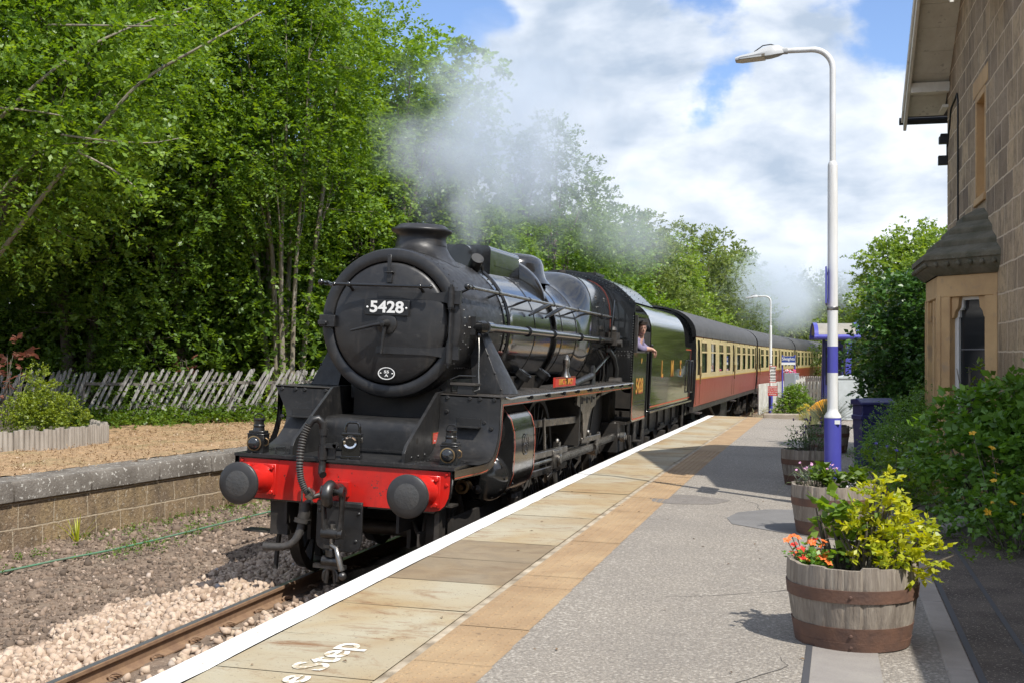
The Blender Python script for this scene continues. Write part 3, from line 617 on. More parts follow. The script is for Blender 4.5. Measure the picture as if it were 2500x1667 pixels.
tree('tree', 'hazy grey green tree between the lamp post and the dark evergreen', (7.6, 70, 0), 8.6, 3.8, 27, 'olive', .06, 2, .19, 22, 16, .2)
tree('tree', 'sunlit golden green tree with a spiked tip beside the station house', (7.0, 26.0, .5), 5.6, 2.2, 28, 'pale', .03, 2, .11, 150, 20, .14, sl=.35)
tree('tree', 'second golden green tree tucked between its taller neighbour and the house wall', (8.9, 28.5, .5), 5.6, 2.5, 29, 'pale', .03, 2, .11, 120, 18, .14, sl=.35)
def W(u, v, d):
    lx = (u - 1250) / 2944.2 * d; c_, s_ = math.cos(PSI), math.sin(PSI); return (4.7743 + lx * c_ - d * s_, -10.5974 + lx * s_ + d * c_, 2.2937 + (877.6 - v) / 2944.2 * d)
def wood(name, label, spots, leaf, ls, dens, seed, nb=8):
    g = np.random.default_rng(seed); bl = []
    for x_, y_, h_, r_ in spots:
        for i in range(nb): bl.append((x_ + g.uniform(-r_, r_) * .8, y_ + g.uniform(-r_, r_) * .8, .3 + g.uniform(.04, .92) * h_, r_ * g.uniform(.5, .75)))
    me = crown_mesh(name, bl, LEAF[leaf], g, dens, 9, .7, ls, .36); o = bpy.data.objects.new(name, me); COL.objects.link(o); return tag(o, label, 'wood', kind='stuff')
g = np.random.default_rng(40)
sp = [(*W(u, 0, g.uniform(35, 40))[:2], g.uniform(9, 12), 3.0) for u in range(-180, 900, 105)] + [(*W(u, 0, g.uniform(31, 34))[:2], g.uniform(3.0, 4.6), 1.7) for u in range(-160, 800, 75)] + [(*W(u, 0, 52)[:2], 8, 3.4) for u in range(850, 1400, 130)] + [(*W(u, 0, g.uniform(27, 33))[:2], g.uniform(8, 12), 2.8) for u in range(-1500, -200, 150)] + [(*W(u, 0, 45)[:2], 11, 3.4) for u in range(-150, 900, 160)]
wood('woodland', 'dark mass of woodland deep behind the trees on the far side of the track', sp, 'deep', .19, 17, 41)
LIMB = mat('pale_limb', (.30, .27, .21), .85, col2=(.16, .14, .105), scale=5, bump=.4)
def limb(pts, r0):
    P_ = [Vector(W(u, v, d + 1.9)) - Vector(t1.location) for u, v, d in pts]; Q = []
    for a, b in zip(P_[:-1], P_[1:]):
        for k in range(5): Q.append(a.lerp(b, k / 5))
    Q.append(P_[-1]); Q = smooth_pts(Q, 4); n_ = len(Q); mb = MB(); mb.tube(Q, [r0 * (1 - .8 * i / (n_ - 1)) + .006 for i in range(n_)], LIMB, 6); mb.build('limb', t1, smooth=60)
    gl = np.random.default_rng(int(pts[0][1])); C_ = np.array([Q[int(i)] for i in gl.integers(n_ // 3, n_, 26)]) + gl.normal(0, .08, (26, 3)); Dv = gl.normal(0, .6, (26, 3)) + np.array([.35, -.5, .15]); q = sprays(C_, Dv, 9, .45, .11, gl, .32, .2); o = bpy.data.objects.new('leaves', leaf_mesh('leaves', *q, LEAF['fresh'])); COL.objects.link(o); o.parent = t1
def smooth_pts(P_, it):
    for _ in range(it): P_ = [P_[0]] + [(P_[i - 1] + P_[i + 1] + P_[i] * 2) / 4 for i in range(1, len(P_) - 1)] + [P_[-1]]
    return P_
limb([(-30, 660, 20.5), (110, 470, 20), (230, 330, 19.6), (340, 195, 19.3), (500, 110, 19.2), (640, 30, 19.4)], .042)
limb([(-40, 330, 19.8), (60, 230, 19.4), (180, 130, 19.3), (330, 60, 19.4), (470, 20, 19.6)], .032)
limb([(-20, 262, 19.2), (90, 272, 19), (160, 285, 19), (178, 300, 19)], .016); limb([(150, 330, 19.3), (260, 345, 19), (370, 352, 18.9), (440, 338, 18.9)], .016); limb([(190, 372, 19.2), (270, 410, 19), (330, 455, 19), (352, 490, 19)], .015); limb([(120, 62, 19.4), (230, 62, 19.1), (360, 66, 19), (450, 60, 19.2)], .016); limb([(-20, 500, 19.8), (40, 420, 19.6), (110, 350, 19.6), (300, 350, 19.4)], .02)
wood('woodland', 'far off wooded skyline behind the train and the bend', [(-9, 52, 6.5, 4), (-7.5, 62, 7, 4.5), (-7, 74, 7.5, 5), (-4, 90, 7, 5.5), (3, 118, 7.5, 7), (14, 122, 7.5, 7), (20, 105, 7, 6), (14, 84, 6, 4.5), (25, 125, 9, 8), (-14, 60, 9, 5), (10, 140, 8, 9), (12, 60, 4.5, 3), (11, 45, 4, 2.5)], 'olive', .28, 10, 42)
# understorey along the fence
US = 'undergrowth shrubs behind the paling fence'
for i, (x_, y_, r_, lf, lab) in enumerate([(-12.6, 12.6, .8, 'deep', 'dark low bush behind the fence just right of the red leaved sapling'), (-11.3, 14.6, .95, 'deep', 'dark bush filling the gap behind the middle pickets'), (-9.9, 16.5, .55, 'deep', 'dark bush left of the slender pale stems'),
        (-8.3, 16.6, .62, 'pale', 'light leaved bush at the foot of the slender pale stems'), (-13.6, 10.6, .9, 'deep', 'dark bush at the far left edge behind the planted bed'), (-6.6, 18.9, .7, 'deep', 'dark bush behind the fence end beside the smokebox'), (-10.7, 17.6, 1.3, 'fresh', 'taller leafy bush standing behind the pickets in half shade')]):
    shrub('bush', lab, (x_, y_, .9), [(0, 0, r_ * .8, r_), (r_ * .7, .2, r_ * .5, r_ * .7), (-r_ * .7, -.1, r_ * .6, r_ * .75), (.1, .3, r_ * 1.5, r_ * .6)], lf, 60 + i, .075, 34, 9, .3, 'bush', US)
# paling fence
M_pale = mat('grey_weathered_wood', (.35, .335, .32), .9, col2=(.16, .15, .14), scale=3.2, stretch=(6, 6, .8), lo=.42, hi=.6, bump=.5, bscale=8, col3=(.10, .09, .085), scale3=5, lo3=.60, hi3=.68)
FL = [W(u, 0, d)[:2] for u, d in ((-1100, 19.5), (-600, 21.0), (-150, 22.8), (0, 24), (190, 26.2), (365, 27.3), (560, 28.0), (660, 28.4), (760, 29.5), (840, 31), (960, 34))]
M_rail = mat('dark_weathered_wood', (.19, .17, .15), .9, col2=(.09, .08, .07), scale=4, bump=.5)
fence = thing('paling_fence', 'grey weathered paling fence of leaning pickets along the back of the disused platform', 'fence', (*FL[0], .86))
fp = []; 
for (a, b) in zip(FL[:-1], FL[1:]):
    L_ = math.dist(a, b); fp.append((Vector((*a, .86)), Vector((*b, .86)), L_))
o0 = Vector((*FL[0], .86)); pk = MB(); rl = MB(); random.seed(3); carry = 0
for a, b, L_ in fp:
    d = (b - a).normalized(); nv = Vector((d.y, -d.x, 0)); a_ = a - o0; b_ = b - o0
    for zz in (.38, .90): 
        w0 = random.uniform(-.03, .03); rl.bar(a_ + Vector((0, 0, zz + w0)) - nv * .05, b_ + Vector((0, 0, zz - w0)) - nv * .05, .04, .065, M_rail)
    t = carry
    while t < L_:
        ti = math.radians(random.gauss(29, 1.5)); ln = random.uniform(1.22, 1.36); wd = random.uniform(.056, .072); c0 = a_ + d * t + Vector((0, 0, .02)); ax = (d * math.sin(ti) + Vector((0, 0, 1)) * math.cos(ti) + nv * random.gauss(0, .03)).normalized()
        sd = ax.cross(nv).normalized(); c = c0 + ax * ln / 2 + nv * .0
        if random.random() > .012:
            pk.obox(c, (sd, ax, nv), (wd / 2, ln / 2, .011), M_pale)
            tp = c + ax * ln / 2; pk.add([tp + sd * wd / 2 + nv * .011, tp - sd * wd / 2 + nv * .011, tp + ax * .04 + nv * .011, tp + sd * wd / 2 - nv * .011, tp - sd * wd / 2 - nv * .011, tp + ax * .04 - nv * .011], [(0, 1, 2), (5, 4, 3), (0, 2, 5, 3), (2, 1, 4, 5)], M_pale)
        t += random.uniform(.135, .17)
    carry = t - L_
pk.build('pickets', fence, smooth=0); rl.build('rails', fence, smooth=0)
for a, b, L_ in fp:
    ps = MB(); q = a - o0; ps.box(q.x - .05, q.x + .05, q.y + .09, q.y + .19, -.1, .92, M_rail); ps.build('post', fence, bevel=.01, seg=1)
# log edged bed with a golden green shrub
bed = thing('log_edging', 'curved edging of short grey upright half logs round the planted bed', 'edging', (-7.6, 5.6, .86))
BL = [(-9.0, 4.2), (-8.3, 4.75), (-7.75, 5.35), (-7.42, 5.9), (-7.3, 6.5), (-7.35, 7.1), (-7.45, 7.8), (-7.9, 8.4), (-8.5, 8.9)]
lg = MB()
def poly_pts(P_, step):
    out = []; carry = 0
    for a, b in zip(P_[:-1], P_[1:]):
        L_ = math.dist(a, b); t = carry
        while t < L_: out.append((a[0] + (b[0] - a[0]) * t / L_, a[1] + (b[1] - a[1]) * t / L_)); t += step
        carry = t - L_
    return out
M_log = mat('grey_log', (.36, .325, .28), .9, col2=(.23, .20, .165), scale=2.4, stretch=(4, 4, .6), bump=.5, bscale=9)
for x_, y_ in poly_pts(BL, .083):
    h_ = random.uniform(.29, .345); lg.cyl((x_ + 7.6, y_ - 5.6, -.05), (x_ + 7.6 + random.uniform(-.008, .008), y_ - 5.6, h_), .045, M_log, .043, 9)
lg.build('logs', bed, smooth=50)
sb = MB(); sb.add([(-9.0 + 7.6 - 1, 4.2 - 5.6 + .1, .2)] + [(x_ + 7.6 - .05, y_ - 5.6, .2) for x_, y_ in BL] + [(-10 + 7.6, 8.9 - 5.6, .2)], [tuple(range(len(BL) + 2))], M_earth); sb.build('soil', bed, smooth=0)
shrub('box_shrub', 'bushy golden green shrub growing in the log edged bed', (-8.0, 6.75, 1.0), [(0, 0, .34, .42), (.20, .28, .32, .36), (-.24, -.1, .36, .36), (.1, -.28, .30, .34), (0, .08, .62, .32), (-.10, .05, .88, .2), (-.16, .1, 1.1, .12)], 'box', 80, .042, 520, 9, .11, stems=False, inner=.75)
rs = shrub('sapling', 'red leaved maple sapling rising behind the golden green shrub', (-9.9, 8.2, .9), [(0, 0, 1.45, .32), (.25, .2, 1.2, .3), (-.3, .1, 1.0, .35)], 'red', 81, .12, 22, 5, .25, 'sapling', wr=.5)
shrub('sapling', 'bronze tipped sapling poking above the pickets in mid fence', (-9.75, 14.4, .9), [(0, 0, 1.35, .22), (.1, 0, 1.05, .25)], 'red', 82, .1, 22, 5, .2, 'sapling', wr=.5)
# ivy and weeds at the foot of the fence : ground cover
g = np.random.default_rng(90); C_ = []; 
for i, (a, b, L_) in enumerate(fp):
    d = (b - a).normalized(); nv = Vector((d.y, -d.x, 0)); k = int(L_ * (330 if i > 2 else 150))
    t = g.uniform(0, L_, k); o_ = g.exponential(.35, k); hgt = np.abs(g.normal(0, .18, k)) * (1 + (g.random(k) < .16) * 2.8) * np.exp(-o_ * .6)
    C_.append(np.stack([a.x + d.x * t + nv.x * o_, a.y + d.y * t + nv.y * o_, .88 + hgt], -1))
C_ = np.concatenate(C_); q = sprays(C_, g.normal(0, .6, (len(C_), 3)) + np.array([.2, -.3, .5]), 6, .16, .065, g, .42, .3, .5)
me = leaf_mesh('ivy', *q, LEAF['ivy']); o = bpy.data.objects.new('ivy', me); COL.objects.link(o); tag(o, 'bright ivy and ground cover along the foot of the paling fence', 'ivy', kind='stuff')
def scatter(name, label, C_, leaf, seed, nl=5, sl=.08, ls=.03, wr=.35, upv=.8, cat='weeds'):
    g = np.random.default_rng(seed); q = sprays(C_, g.normal(0, .5, (len(C_), 3)) + np.array([0, 0, upv]), nl, sl, ls, g, wr, .2, .5); me = leaf_mesh(name, *q, LEAF[leaf]); o = bpy.data.objects.new(name, me); COL.objects.link(o); return tag(o, label, cat, kind='stuff')
g = np.random.default_rng(91); Cw = []
for (cx_, cy_, sx, sy, k) in [(-4.35, 3.9, .18, .5, 60), (-4.5, 2.9, .2, .3, 50), (-3.5, 3.6, .25, .9, 110), (-3.3, 2.2, .2, .5, 70), (-4.3, 5.3, .12, .5, 60), (-4.2, 1.4, .15, .2, 30), (-3.7, 6.6, .4, 1.2, 120), (-4.2, 7.6, .2, .8, 100), (-3.9, .3, .1, .2, 20)]:
    Cw.append(np.stack([g.normal(cx_, sx, k), g.normal(cy_, sy, k), np.full(k, .02)], -1))
scatter('weeds', 'patches of small bright weeds in the cinders beside the stone wall', np.concatenate(Cw), 'ivy', 92)
k = 6000; yy = g.uniform(-2, 16, k); Cw = np.stack([lw_np(yy) - .25 - g.uniform(0, 4.6, k), yy, np.full(k, .868)], -1)
scatter('dry_grass', 'short dead grass and litter over the disused platform', Cw, 'litter', 93, 4, .06, .045, .16, .25)
def tuft(name, label, loc, n, h, leaf, seed, wd=.012, spread=.5, cat='plant', parent=None, arch=.5):
    g = np.random.default_rng(seed); mb = MB(); V = []; F = []; T = []
    for i in range(n):
        a = g.uniform(0, 6.28); tl = abs(g.normal(0, spread)); L_ = h * g.uniform(.6, 1.1); d = np.array([math.cos(a), math.sin(a)]); w_ = np.array([-d[1], d[0], 0]) * wd; b = np.append(d * g.uniform(0, .04), 0); tn = g.beta(2, 2); o = len(V)
        for k in range(5):
            t = k / 4; p = b + np.append(d * (L_ * (tl * t + arch * tl * t * t)), L_ * (t - .35 * min(tl, 1.2) * t * t)); ww = w_ * (1 - t) ** .6 * (1 if t < 1 else 0)
            V += [p - ww, p + ww]; T += [tn, tn]
        F += [(o + 2 * k, o + 2 * k + 1, o + 2 * k + 3, o + 2 * k + 2) for k in range(4)]
    me = bpy.data.meshes.new(name); np_mesh(me, np.array(V), np.array(F), np.array(T)); me.materials.append(LEAF[leaf]); o = bpy.data.objects.new(name, me); COL.objects.link(o)
    if parent: o.parent = parent
    o.location = loc
    return tag(o, label, cat) if label else o
gp = np.random.default_rng(98); k = 150; yy = gp.uniform(-6, 14, k); scatter('fallen_leaves', 'small dead leaves and specks blown over the platform', np.stack([gp.uniform(2.0, 5.2, k), yy, .846 - .022 * (gp.uniform(0, 0, k)) + np.zeros(k)], -1), 'litter', 99, 1, .03, .035, .3, .1) if False else None
tuft('iris_clump', 'clump of long bright yellow green blades against the foot of the stone wall', (-4.37, 2.55, .0), 16, .42, 'lime', 95, .011, .35)
shrub('small_weed', 'small bright leafy weed at the foot of the stone wall near the buffer', (-4.2, 6.25, .0), [(0, 0, .1, .15), (.1, .05, .08, .11)], 'ivy', 96, .045, 260, 7, .1, 'weed', stems=False)
tuft('dry_stalk', 'thin pale dead stalk standing between the rail and the white platform edge', (1.15, -1.75, -.12), 7, .62, 'straw', 97, .006, .12)
# green garden hose
hs = MB(); hs.tube([(-4.05, -1.5, .035), (-3.9, -.4, .04), (-3.77, .32, .045), (-3.69, 1.15, .04), (-3.5, 1.96, .045), (-3.46, 2.75, .04), (-3.36, 5.5, .04), (-3.2, 8, .04), (-3.1, 12, .04)], .0125, mat('green_hose', (.075, .21, .12), .5, col2=(.13, .17, .12), scale=3), 8)
tag(hs.build('garden_hose', smooth=60), 'green garden hose lying along the cinders beside the track', 'hose')
# white glasshouse glimpsed through the trees
gh = thing('glasshouse', 'pale glasshouse glimpsed through the undergrowth behind the fence', 'glasshouse', (-12.9, 21.0, .9))
m_ = MB(); Mw = mat('white_frame', (.6, .62, .6), .5)
for i in range(6): m_.box(-1.5 + i * .6 - .02, -1.5 + i * .6 + .02, -.02, .02, 0, 2.2, Mw)
for zz in (.1, 1.0, 2.2): m_.box(-1.54, 1.54, -.03, .03, zz, zz + .05, Mw)
m_.build('frame', gh, smooth=0)
m_ = MB(); m_.box(-1.5, 1.5, .035, .05, .1, 2.2, mat('pane_glass', (.35, .42, .42), .08, spec=.8)); m_.build('panes', gh, smooth=0)
# ------------------------------------------------------------------ locomotive
TH = 0.0449; ZC = 2.69
BLK = mat('black_gloss', (.010, .0105, .011), .16, col2=(.016, .016, .016), scale=3, coat=.35, crough=.08, rvar=.06, bump=.02, bscale=3)
BOI = mat('boiler_black', (.009, .010, .011), .17, coat=.55, crough=.06, bump=.03, bscale=2.2, rvar=.06, col2=(.018, .017, .016), scale=3)
MAT = mat('black_matte', (.0115, .0115, .012), .42, col2=(.021, .0205, .020), scale=4, rvar=.12, bump=.08, bscale=24, col3=(.075, .07, .065), scale3=9, lo3=.60, hi3=.76, f3=.5, col4=(.044, .038, .032), scale4=5, lo4=.56, hi4=.72, f4=.6, st4=(2.5, 2.5, .35))
SMK = mat('smokebox_black', (.0135, .0135, .0145), .42, col2=(.024, .0235, .0235), scale=2.6, stretch=(1, 1, 2), rvar=.12, bump=.05, bscale=30, col3=(.085, .08, .075), scale3=6, lo3=.60, hi3=.78, f3=.4, col4=(.052, .046, .04), scale4=3.4, lo4=.55, hi4=.74, f4=.55, st4=(3, 3, .3))
GRM = mat('grimy_black', (.022, .02, .018), .55, col2=(.05, .042, .034), scale=5, rvar=.15, bump=.2, bscale=18)
DRK = mat('underframe_black', (.012, .011, .010), .7, col2=(.03, .025, .02), scale=4)
RED = mat('buffer_red', (.56, .017, .011), .36, col2=(.42, .014, .010), scale=4, coat=.25, crough=.15, rvar=.1, col3=(.045, .02, .018), scale3=15, lo3=.68, hi3=.70, col4=(.25, .015, .012), scale4=5, lo4=.56, hi4=.74, f4=.5, st4=(3, 3, .3))
STL = mat('bright_steel', (.36, .35, .33), .32, metal=.9, col2=(.2, .19, .17), scale=7, rvar=.1)
ROD = mat('oily_steel', (.25, .235, .215), .35, metal=.85, col2=(.10, .09, .08), scale=5, rvar=.12)
BRS = mat('dull_brass', (.33, .23, .11), .4, metal=.8, col2=(.15, .1, .06), scale=9)
WHT = mat('sign_white', (.74, .74, .72), .5)
LIN = mat('lining_red', (.42, .062, .025), .4)
YEL = mat('letter_yellow', (.50, .27, .04), .4)
RSH = mat('letter_shade_red', (.36, .04, .022), .4)
RUB = mat('rubber', (.035, .034, .033), .6, col2=(.06, .055, .05), scale=20)
GLS = mat('dark_glass', (.02, .022, .024), .06, spec=.7)
loco = thing('steam_locomotive', 'black six coupled steam locomotive with red buffer beam and number 5428 on its smokebox door', 'locomotive', (0, 0, 0), (0, TH, 0))
def arc(cx_, cz_, r, a0, a1, n): return [(cx_ + r * math.cos(R(a0 + (a1 - a0) * i / n)), cz_ + r * math.sin(R(a0 + (a1 - a0) * i / n))) for i in range(n + 1)]
# buffer beam
def beam_poly(e, n=8):
    Z0, Z1, X1 = .845 + e, 1.275 - e, 1.14 - e
    half = [(X1, Z1), (X1, 1.08)] + [(X1 - .15 * (1 - math.cos(R(t))), 1.08 - .215 * math.sin(R(t))) for t in (20, 45, 70, 90)] + [(.975 - e, Z0)]
    return half + [(-x, z) for x, z in reversed(half)]
m = MB(); m.prism(beam_poly(0), 1, .515, .56, BLK); bb = m.build('buffer_beam', loco, bevel=.004)
m = MB(); m.prism(beam_poly(.018), 1, .508, .516, RED)
for s in (-1, 1):
    for z in (1.235, 1.13): m.rivets([(s * 1.09, .508, z)], (0, -1, 0), RED, .022, .016)
    for x, z in ((.46, 1.0),): pass
gc = random.Random(5); CHP = mat('chipped_paint', (.05, .045, .042), .6)
for i in range(22):
    x = .30 + abs(gc.gauss(0, .10)); z = 1.04 + gc.gauss(0, .05); r = gc.uniform(.002, .009); m.add([(x + r * math.cos(a) * gc.uniform(.6, 1.3), .5072, z + r * math.sin(a) * gc.uniform(.6, 1.3)) for a in np.linspace(0, 6.283, 8)[:-1]], [tuple(range(7))], CHP)
m.build('red_panel', bb)
for s in (1, -1):
    m = MB(); m.box(s * .87 - .165, s * .87 + .165, .475, .509, .905, 1.215, RED)
    for a in (-1, 1):
        for c in (-1, 1): m.cyl((s * .87 + a * .13, .476, 1.06 + c * .125), (s * .87 + a * .13, .445, 1.06 + c * .125), .024, RED, n=6)
    m.lathe([(.15, 0), (.135, -.035), (.125, -.08), (.12, -.30), (.098, -.31), (.098, -.27)], (s * .87, .476, 1.06), (0, 1, 0), RED, 28)
    m.cyl((s * .87, .2, 1.06), (s * .87, .03, 1.06), .085, GRM, n=20)
    b = m.build('buffer', loco, bevel=.004, seg=1)
    m = MB(); m.lathe([(.001, -.012), (.125, -.008), (.15, -.002), (.198, .006), (.207, .016), (.207, .034), (.19, .042), (.09, .05), (.001, .05)], (s * .87, 0, 1.06), (0, 1, 0), mat('buffer_face', (.022, .022, .023), .42, col2=(.035, .034, .033), scale=6, rvar=.12), 40)
    m.lathe([(.001, -.0145), (.118, -.0105), (.130, -.0055), (.127, -.004)], (s * .87, 0, 1.06), (0, 1, 0), mat('buffer_worn', (.045, .047, .048), .5, col2=(.06, .058, .055), scale=9, bump=.3, bscale=40), 36)
    m.build('buffer_head', b, smooth=50)
# front footplate, drop plates, running boards and valances
m = MB(); m.box(-1.17, 1.17, .48, 1.32, 1.276, 1.306, MAT)
m.rivets([(x, .53, 1.306) for x in np.linspace(-1.1, 1.1, 24)] + [(sx * 1.08, y, 1.306) for sx in (-1, 1) for y in np.linspace(.6, 1.2, 7)] + [(sx * .72, y, 1.306) for sx in (-1, 1) for y in np.linspace(.6, 1.2, 7)], (0, 0, 1), MAT, .012, .01)
m.build('front_footplate', loco)
for s in (1, -1):
    pr = [(.9, 1.306)] + [(1.22 + .40 * math.sin(R(t)), 1.706 - .40 * math.cos(R(t))) for t in range(0, 91, 10)] + [(1.62, 1.955)]
    xo = lambda z: 1.285 if s > 0 else float(np.interp(z, [1.3, 1.40, 1.52, 1.66, 1.74, 1.82, 1.96], [1.24, 1.19, 1.155, 1.15, 1.19, 1.285, 1.30]))
    m = MB(); m.loft([[(s * .62, y, z) for y, z in pr], [(s * xo(z), y, z) for y, z in pr]], MAT, closed=False)
    m.loft([[(s * .62, y + .02, z - .01) for y, z in pr], [(s * xo(z), y + .02, z - .01) for y, z in pr]], MAT, closed=False)
    m.rivets([(s * x, 1.62, 1.925) for x in (.70, .95, 1.06, 1.22)] + [(s * .70, 1.62, z) for z in (1.78,)] + [(s * 1.2, 1.60, 1.62)], (0, -1, 0), MAT, .026, .018)
    m.box(s * .95 - .14, s * .95 + .14, 1.50, 1.62, 1.625, 1.637, MAT); m.box(s * .95 - .13, s * .95 + .13, 1.606, 1.62, 1.637, 1.72, MAT); m.rivets([(s * .95 + .17, 1.62, 1.68)], (0, -1, 0), MAT, .026, .018)
    m.build('drop_plate', loco, smooth=40)
    # valance under the plate edge, dropping round to the buffer beam
    up = [(.5, 1.276), (1.20, 1.276)] + [(1.22 + .43 * math.sin(R(t)), 1.706 - .43 * math.cos(R(t))) for t in range(10, 91, 10)] + [(1.65, 1.94), (10.16, 1.94)]
    lo = [(.5, 1.185), (1.20, 1.185)] + [(1.22 + .52 * math.sin(R(t)), 1.706 - .52 * math.cos(R(t))) for t in range(10, 91, 10)] + [(1.76, 1.86), (10.16, 1.86)]
    xv = lambda y: s * (1.17 + .115 * min(1, max(0, (y - .8) / .7)))
    m = MB(); m.loft([[(xv(y), y, z) for y, z in up], [(xv(y), y, z) for y, z in lo]], BLK, closed=False); m.loft([[(xv(y) - s * .02, y, z) for y, z in up], [(xv(y) - s * .02, y, z) for y, z in lo]], BLK, closed=False)
    m.loft([[(xv(y), y, z) for y, z in lo], [(xv(y) - s * .02, y, z) for y, z in lo]], BLK, closed=False)
    def off(f): return [(xv(y1) + s * .003, y1 + (y2 - y1) * f, z1 + (z2 - z1) * f) for (y1, z1), (y2, z2) in zip(up, lo)]
    m.loft([off(.76), off(.86)], LIN, closed=False)
    m.tube([(s * 1.30, 1.75, 1.955), (s * 1.30, 1.95, 1.93), (s * 1.305, 2.3, 1.945), (s * 1.305, 10.1, 1.95)], .012, BLK, 6)
    for y in np.linspace(2.9, 9.9, 9): m.ball((s * 1.30, y, 1.925), .03, BLK, 6)
    m.build('valance', loco, smooth=30)
    m = MB(); m.box(s * .60, s * 1.30, 1.62, 10.15, 1.94, 1.962, GRM)
    m.rivets([(s * x, y, 1.962) for y in np.linspace(1.75, 10.0, 60) for x in (1.25, 1.14)] + [(s * x, y, 1.962) for x in np.linspace(.75, 1.2, 6) for y in (2.3, 2.95, 4.4, 5.8, 7.4, 8.9)], (0, 0, 1), GRM, .013, .011)
    m.build('running_board', loco)
    # frame extension gusset
    m = MB(); m.prism([(.60, 1.306), (.60, 1.40), (.66, 1.47), (1.56, 1.975), (1.80, 1.985), (2.2, 1.985), (2.2, 1.306)], 0, s * .60 - .016, s * .60 + .016, MAT)
    m.cyl((s * .60 + .017 * s, .95, 1.50), (s * .60 + .012 * s, .95, 1.50), .035, DRK, n=14); m.rivets([(s * .60 + s * .016, y, 1.345) for y in (.8, 1.0, 1.2)], (s, 0, 0), MAT, .018, .012)
    m.build('frame_plate', loco, bevel=.006)
m = MB(); m.box(.616, .622, 1.42, 1.60, 1.435, 1.56, BRS); m.box(.621, .6245, 1.428, 1.592, 1.442, 1.553, mat('plate_red', (.55, .05, .03), .4)); m.box(.6240, .6255, 1.47, 1.50, 1.463, 1.476, WHT)
for z in (1.50, 1.515, 1.53): m.box(.6240, .6252, 1.45, 1.57, z, z + .005, mat('plate_line', (.62, .2, .15), .5))
m.build('maker_plate', loco)
# casing between the frames
m = MB(); pr = [(1.30, 1.306)] + [(1.33, 1.31), (1.33, 1.55)] + [(1.45 - .12 * math.cos(R(t)), 1.55 + .12 * math.sin(R(t))) for t in (20, 40, 60, 80, 90)] + [(2.3, 1.67), (2.3, 1.306)]
m.prism(pr, 0, -.582, .582, MAT); m.box(-.582, .582, 1.30, 1.332, 1.33, 1.352, MAT); m.build('inner_casing', loco, smooth=40)
m = MB(); m.box(-.56, .56, 1.9, 9.9, .55, 1.66, DRK); m.box(-.70, .70, 2.2, 3.3, 1.3, 1.96, DRK); m.box(-.5, .5, 1.95, 3.2, 1.66, 2.0, DRK)
for s in (-1, 1): m.box(s * .60 - .015, s * .60 + .015, .52, 11.5, .62, 1.31, DRK)
m.box(-1.1, 1.1, 9.9, 11.6, .75, 1.25, DRK); m.box(-.8, .8, 8.0, 10.0, .8, 1.9, DRK)
m.build('frames', loco, smooth=0)
# smokebox
m = MB(); m.lathe([(.66, 1.70), (.672, 1.668), (.70, 1.655), (.755, 1.655), (.795, 1.675), (.812, 1.72), (.812, 3.30), (.80, 3.32)], (0, 0, ZC), (0, 1, 0), SMK, 96)
def ringp(r, y, angs): return [(r * math.sin(R(a)), y, ZC + r * math.cos(R(a))) for a in angs], [Vector((math.sin(R(a)), 0, math.cos(R(a)))) for a in angs]
for y, n in ((1.775, 60), (3.25, 60)):
    p, q = ringp(.812, y, np.arange(0, 360, 360 / n)); m.rivets(p, q, SMK, .012, .010)
for y, a in [(y, a) for y in (1.95, 2.0, 2.05) for a in (83,)] + [(y, 91) for y in (1.92, 1.97, 2.02, 2.07, 2.2, 2.28, 2.36, 2.44)] + [(2.12, 100), (2.02, 106), (2.16, 112), (1.9, 104)] + [(y, 124) for y in np.linspace(1.9, 2.5, 8)]:
    for s in (1, -1): p, q = ringp(.812, y, [s * a]); m.rivets(p, q, SMK, .013, .011)
m.build('smokebox', loco, smooth=30)
m = MB(); m.box(-.56, .56, 2.0, 3.2, 1.85, 2.2, SMK); m.build('saddle', loco)
door = None
m = MB(); m.lathe([(.001, 1.565), (.15, 1.568), (.35, 1.585), (.52, 1.61), (.62, 1.635), (.645, 1.648), (.652, 1.665), (.652, 1.70)], (0, 0, ZC), (0, 1, 0), SMK, 80); door = m.build('smokebox_door', loco, smooth=50)
dy = lambda r: 1.565 + .083 * (r / .645) ** 2
m = MB()
for z in (2.985, 2.40):
    x_ = np.linspace(-.12, .66, 9); st = []
    for x in x_: 
        r = math.hypot(x, z - ZC); y = (dy(min(r, .645)) if r < .645 else 1.648) - .014; hh = .036 + (.028 if x > .5 else 0) * (x - .5) / .16
        st.append([(x, y, z - hh), (x, y, z + hh), (x, y + .05, z + hh), (x, y + .05, z - hh)])
    m.loft(st, SMK, True, True); m.cyl((.70, 1.60, z - .11), (.70, 1.60, z + .11), .034, SMK, n=14); m.cyl((.70, 1.60, z - .12), (.70, 1.60, z - .125), .045, SMK, n=12); m.box(.70, .80, 1.61, 1.66, z - .07, z + .07, SMK)
m.cyl((.70, 1.60, 2.24), (.70, 1.60, 3.12), .018, SMK, n=10); m.build('door_hinge', door, smooth=40)
m = MB(); m.box(-.80, -.62, 1.59, 1.66, 2.62, 2.75, SMK); m.box(-.80, -.71, 1.55, 1.60, 2.64, 2.69, SMK); m.cyl((-.80, 1.57, 2.665), (-.70, 1.57, 2.665), .02, SMK, n=10); m.build('door_latch', door, bevel=.006)
m = MB(); m.lathe([(.115, 1.572), (.115, 1.552), (.10, 1.545), (.05, 1.54), (.048, 1.50), (.035, 1.48), (.03, 1.42), (.001, 1.415)], (0, 0, ZC - .01), (0, 1, 0), MAT, 26)
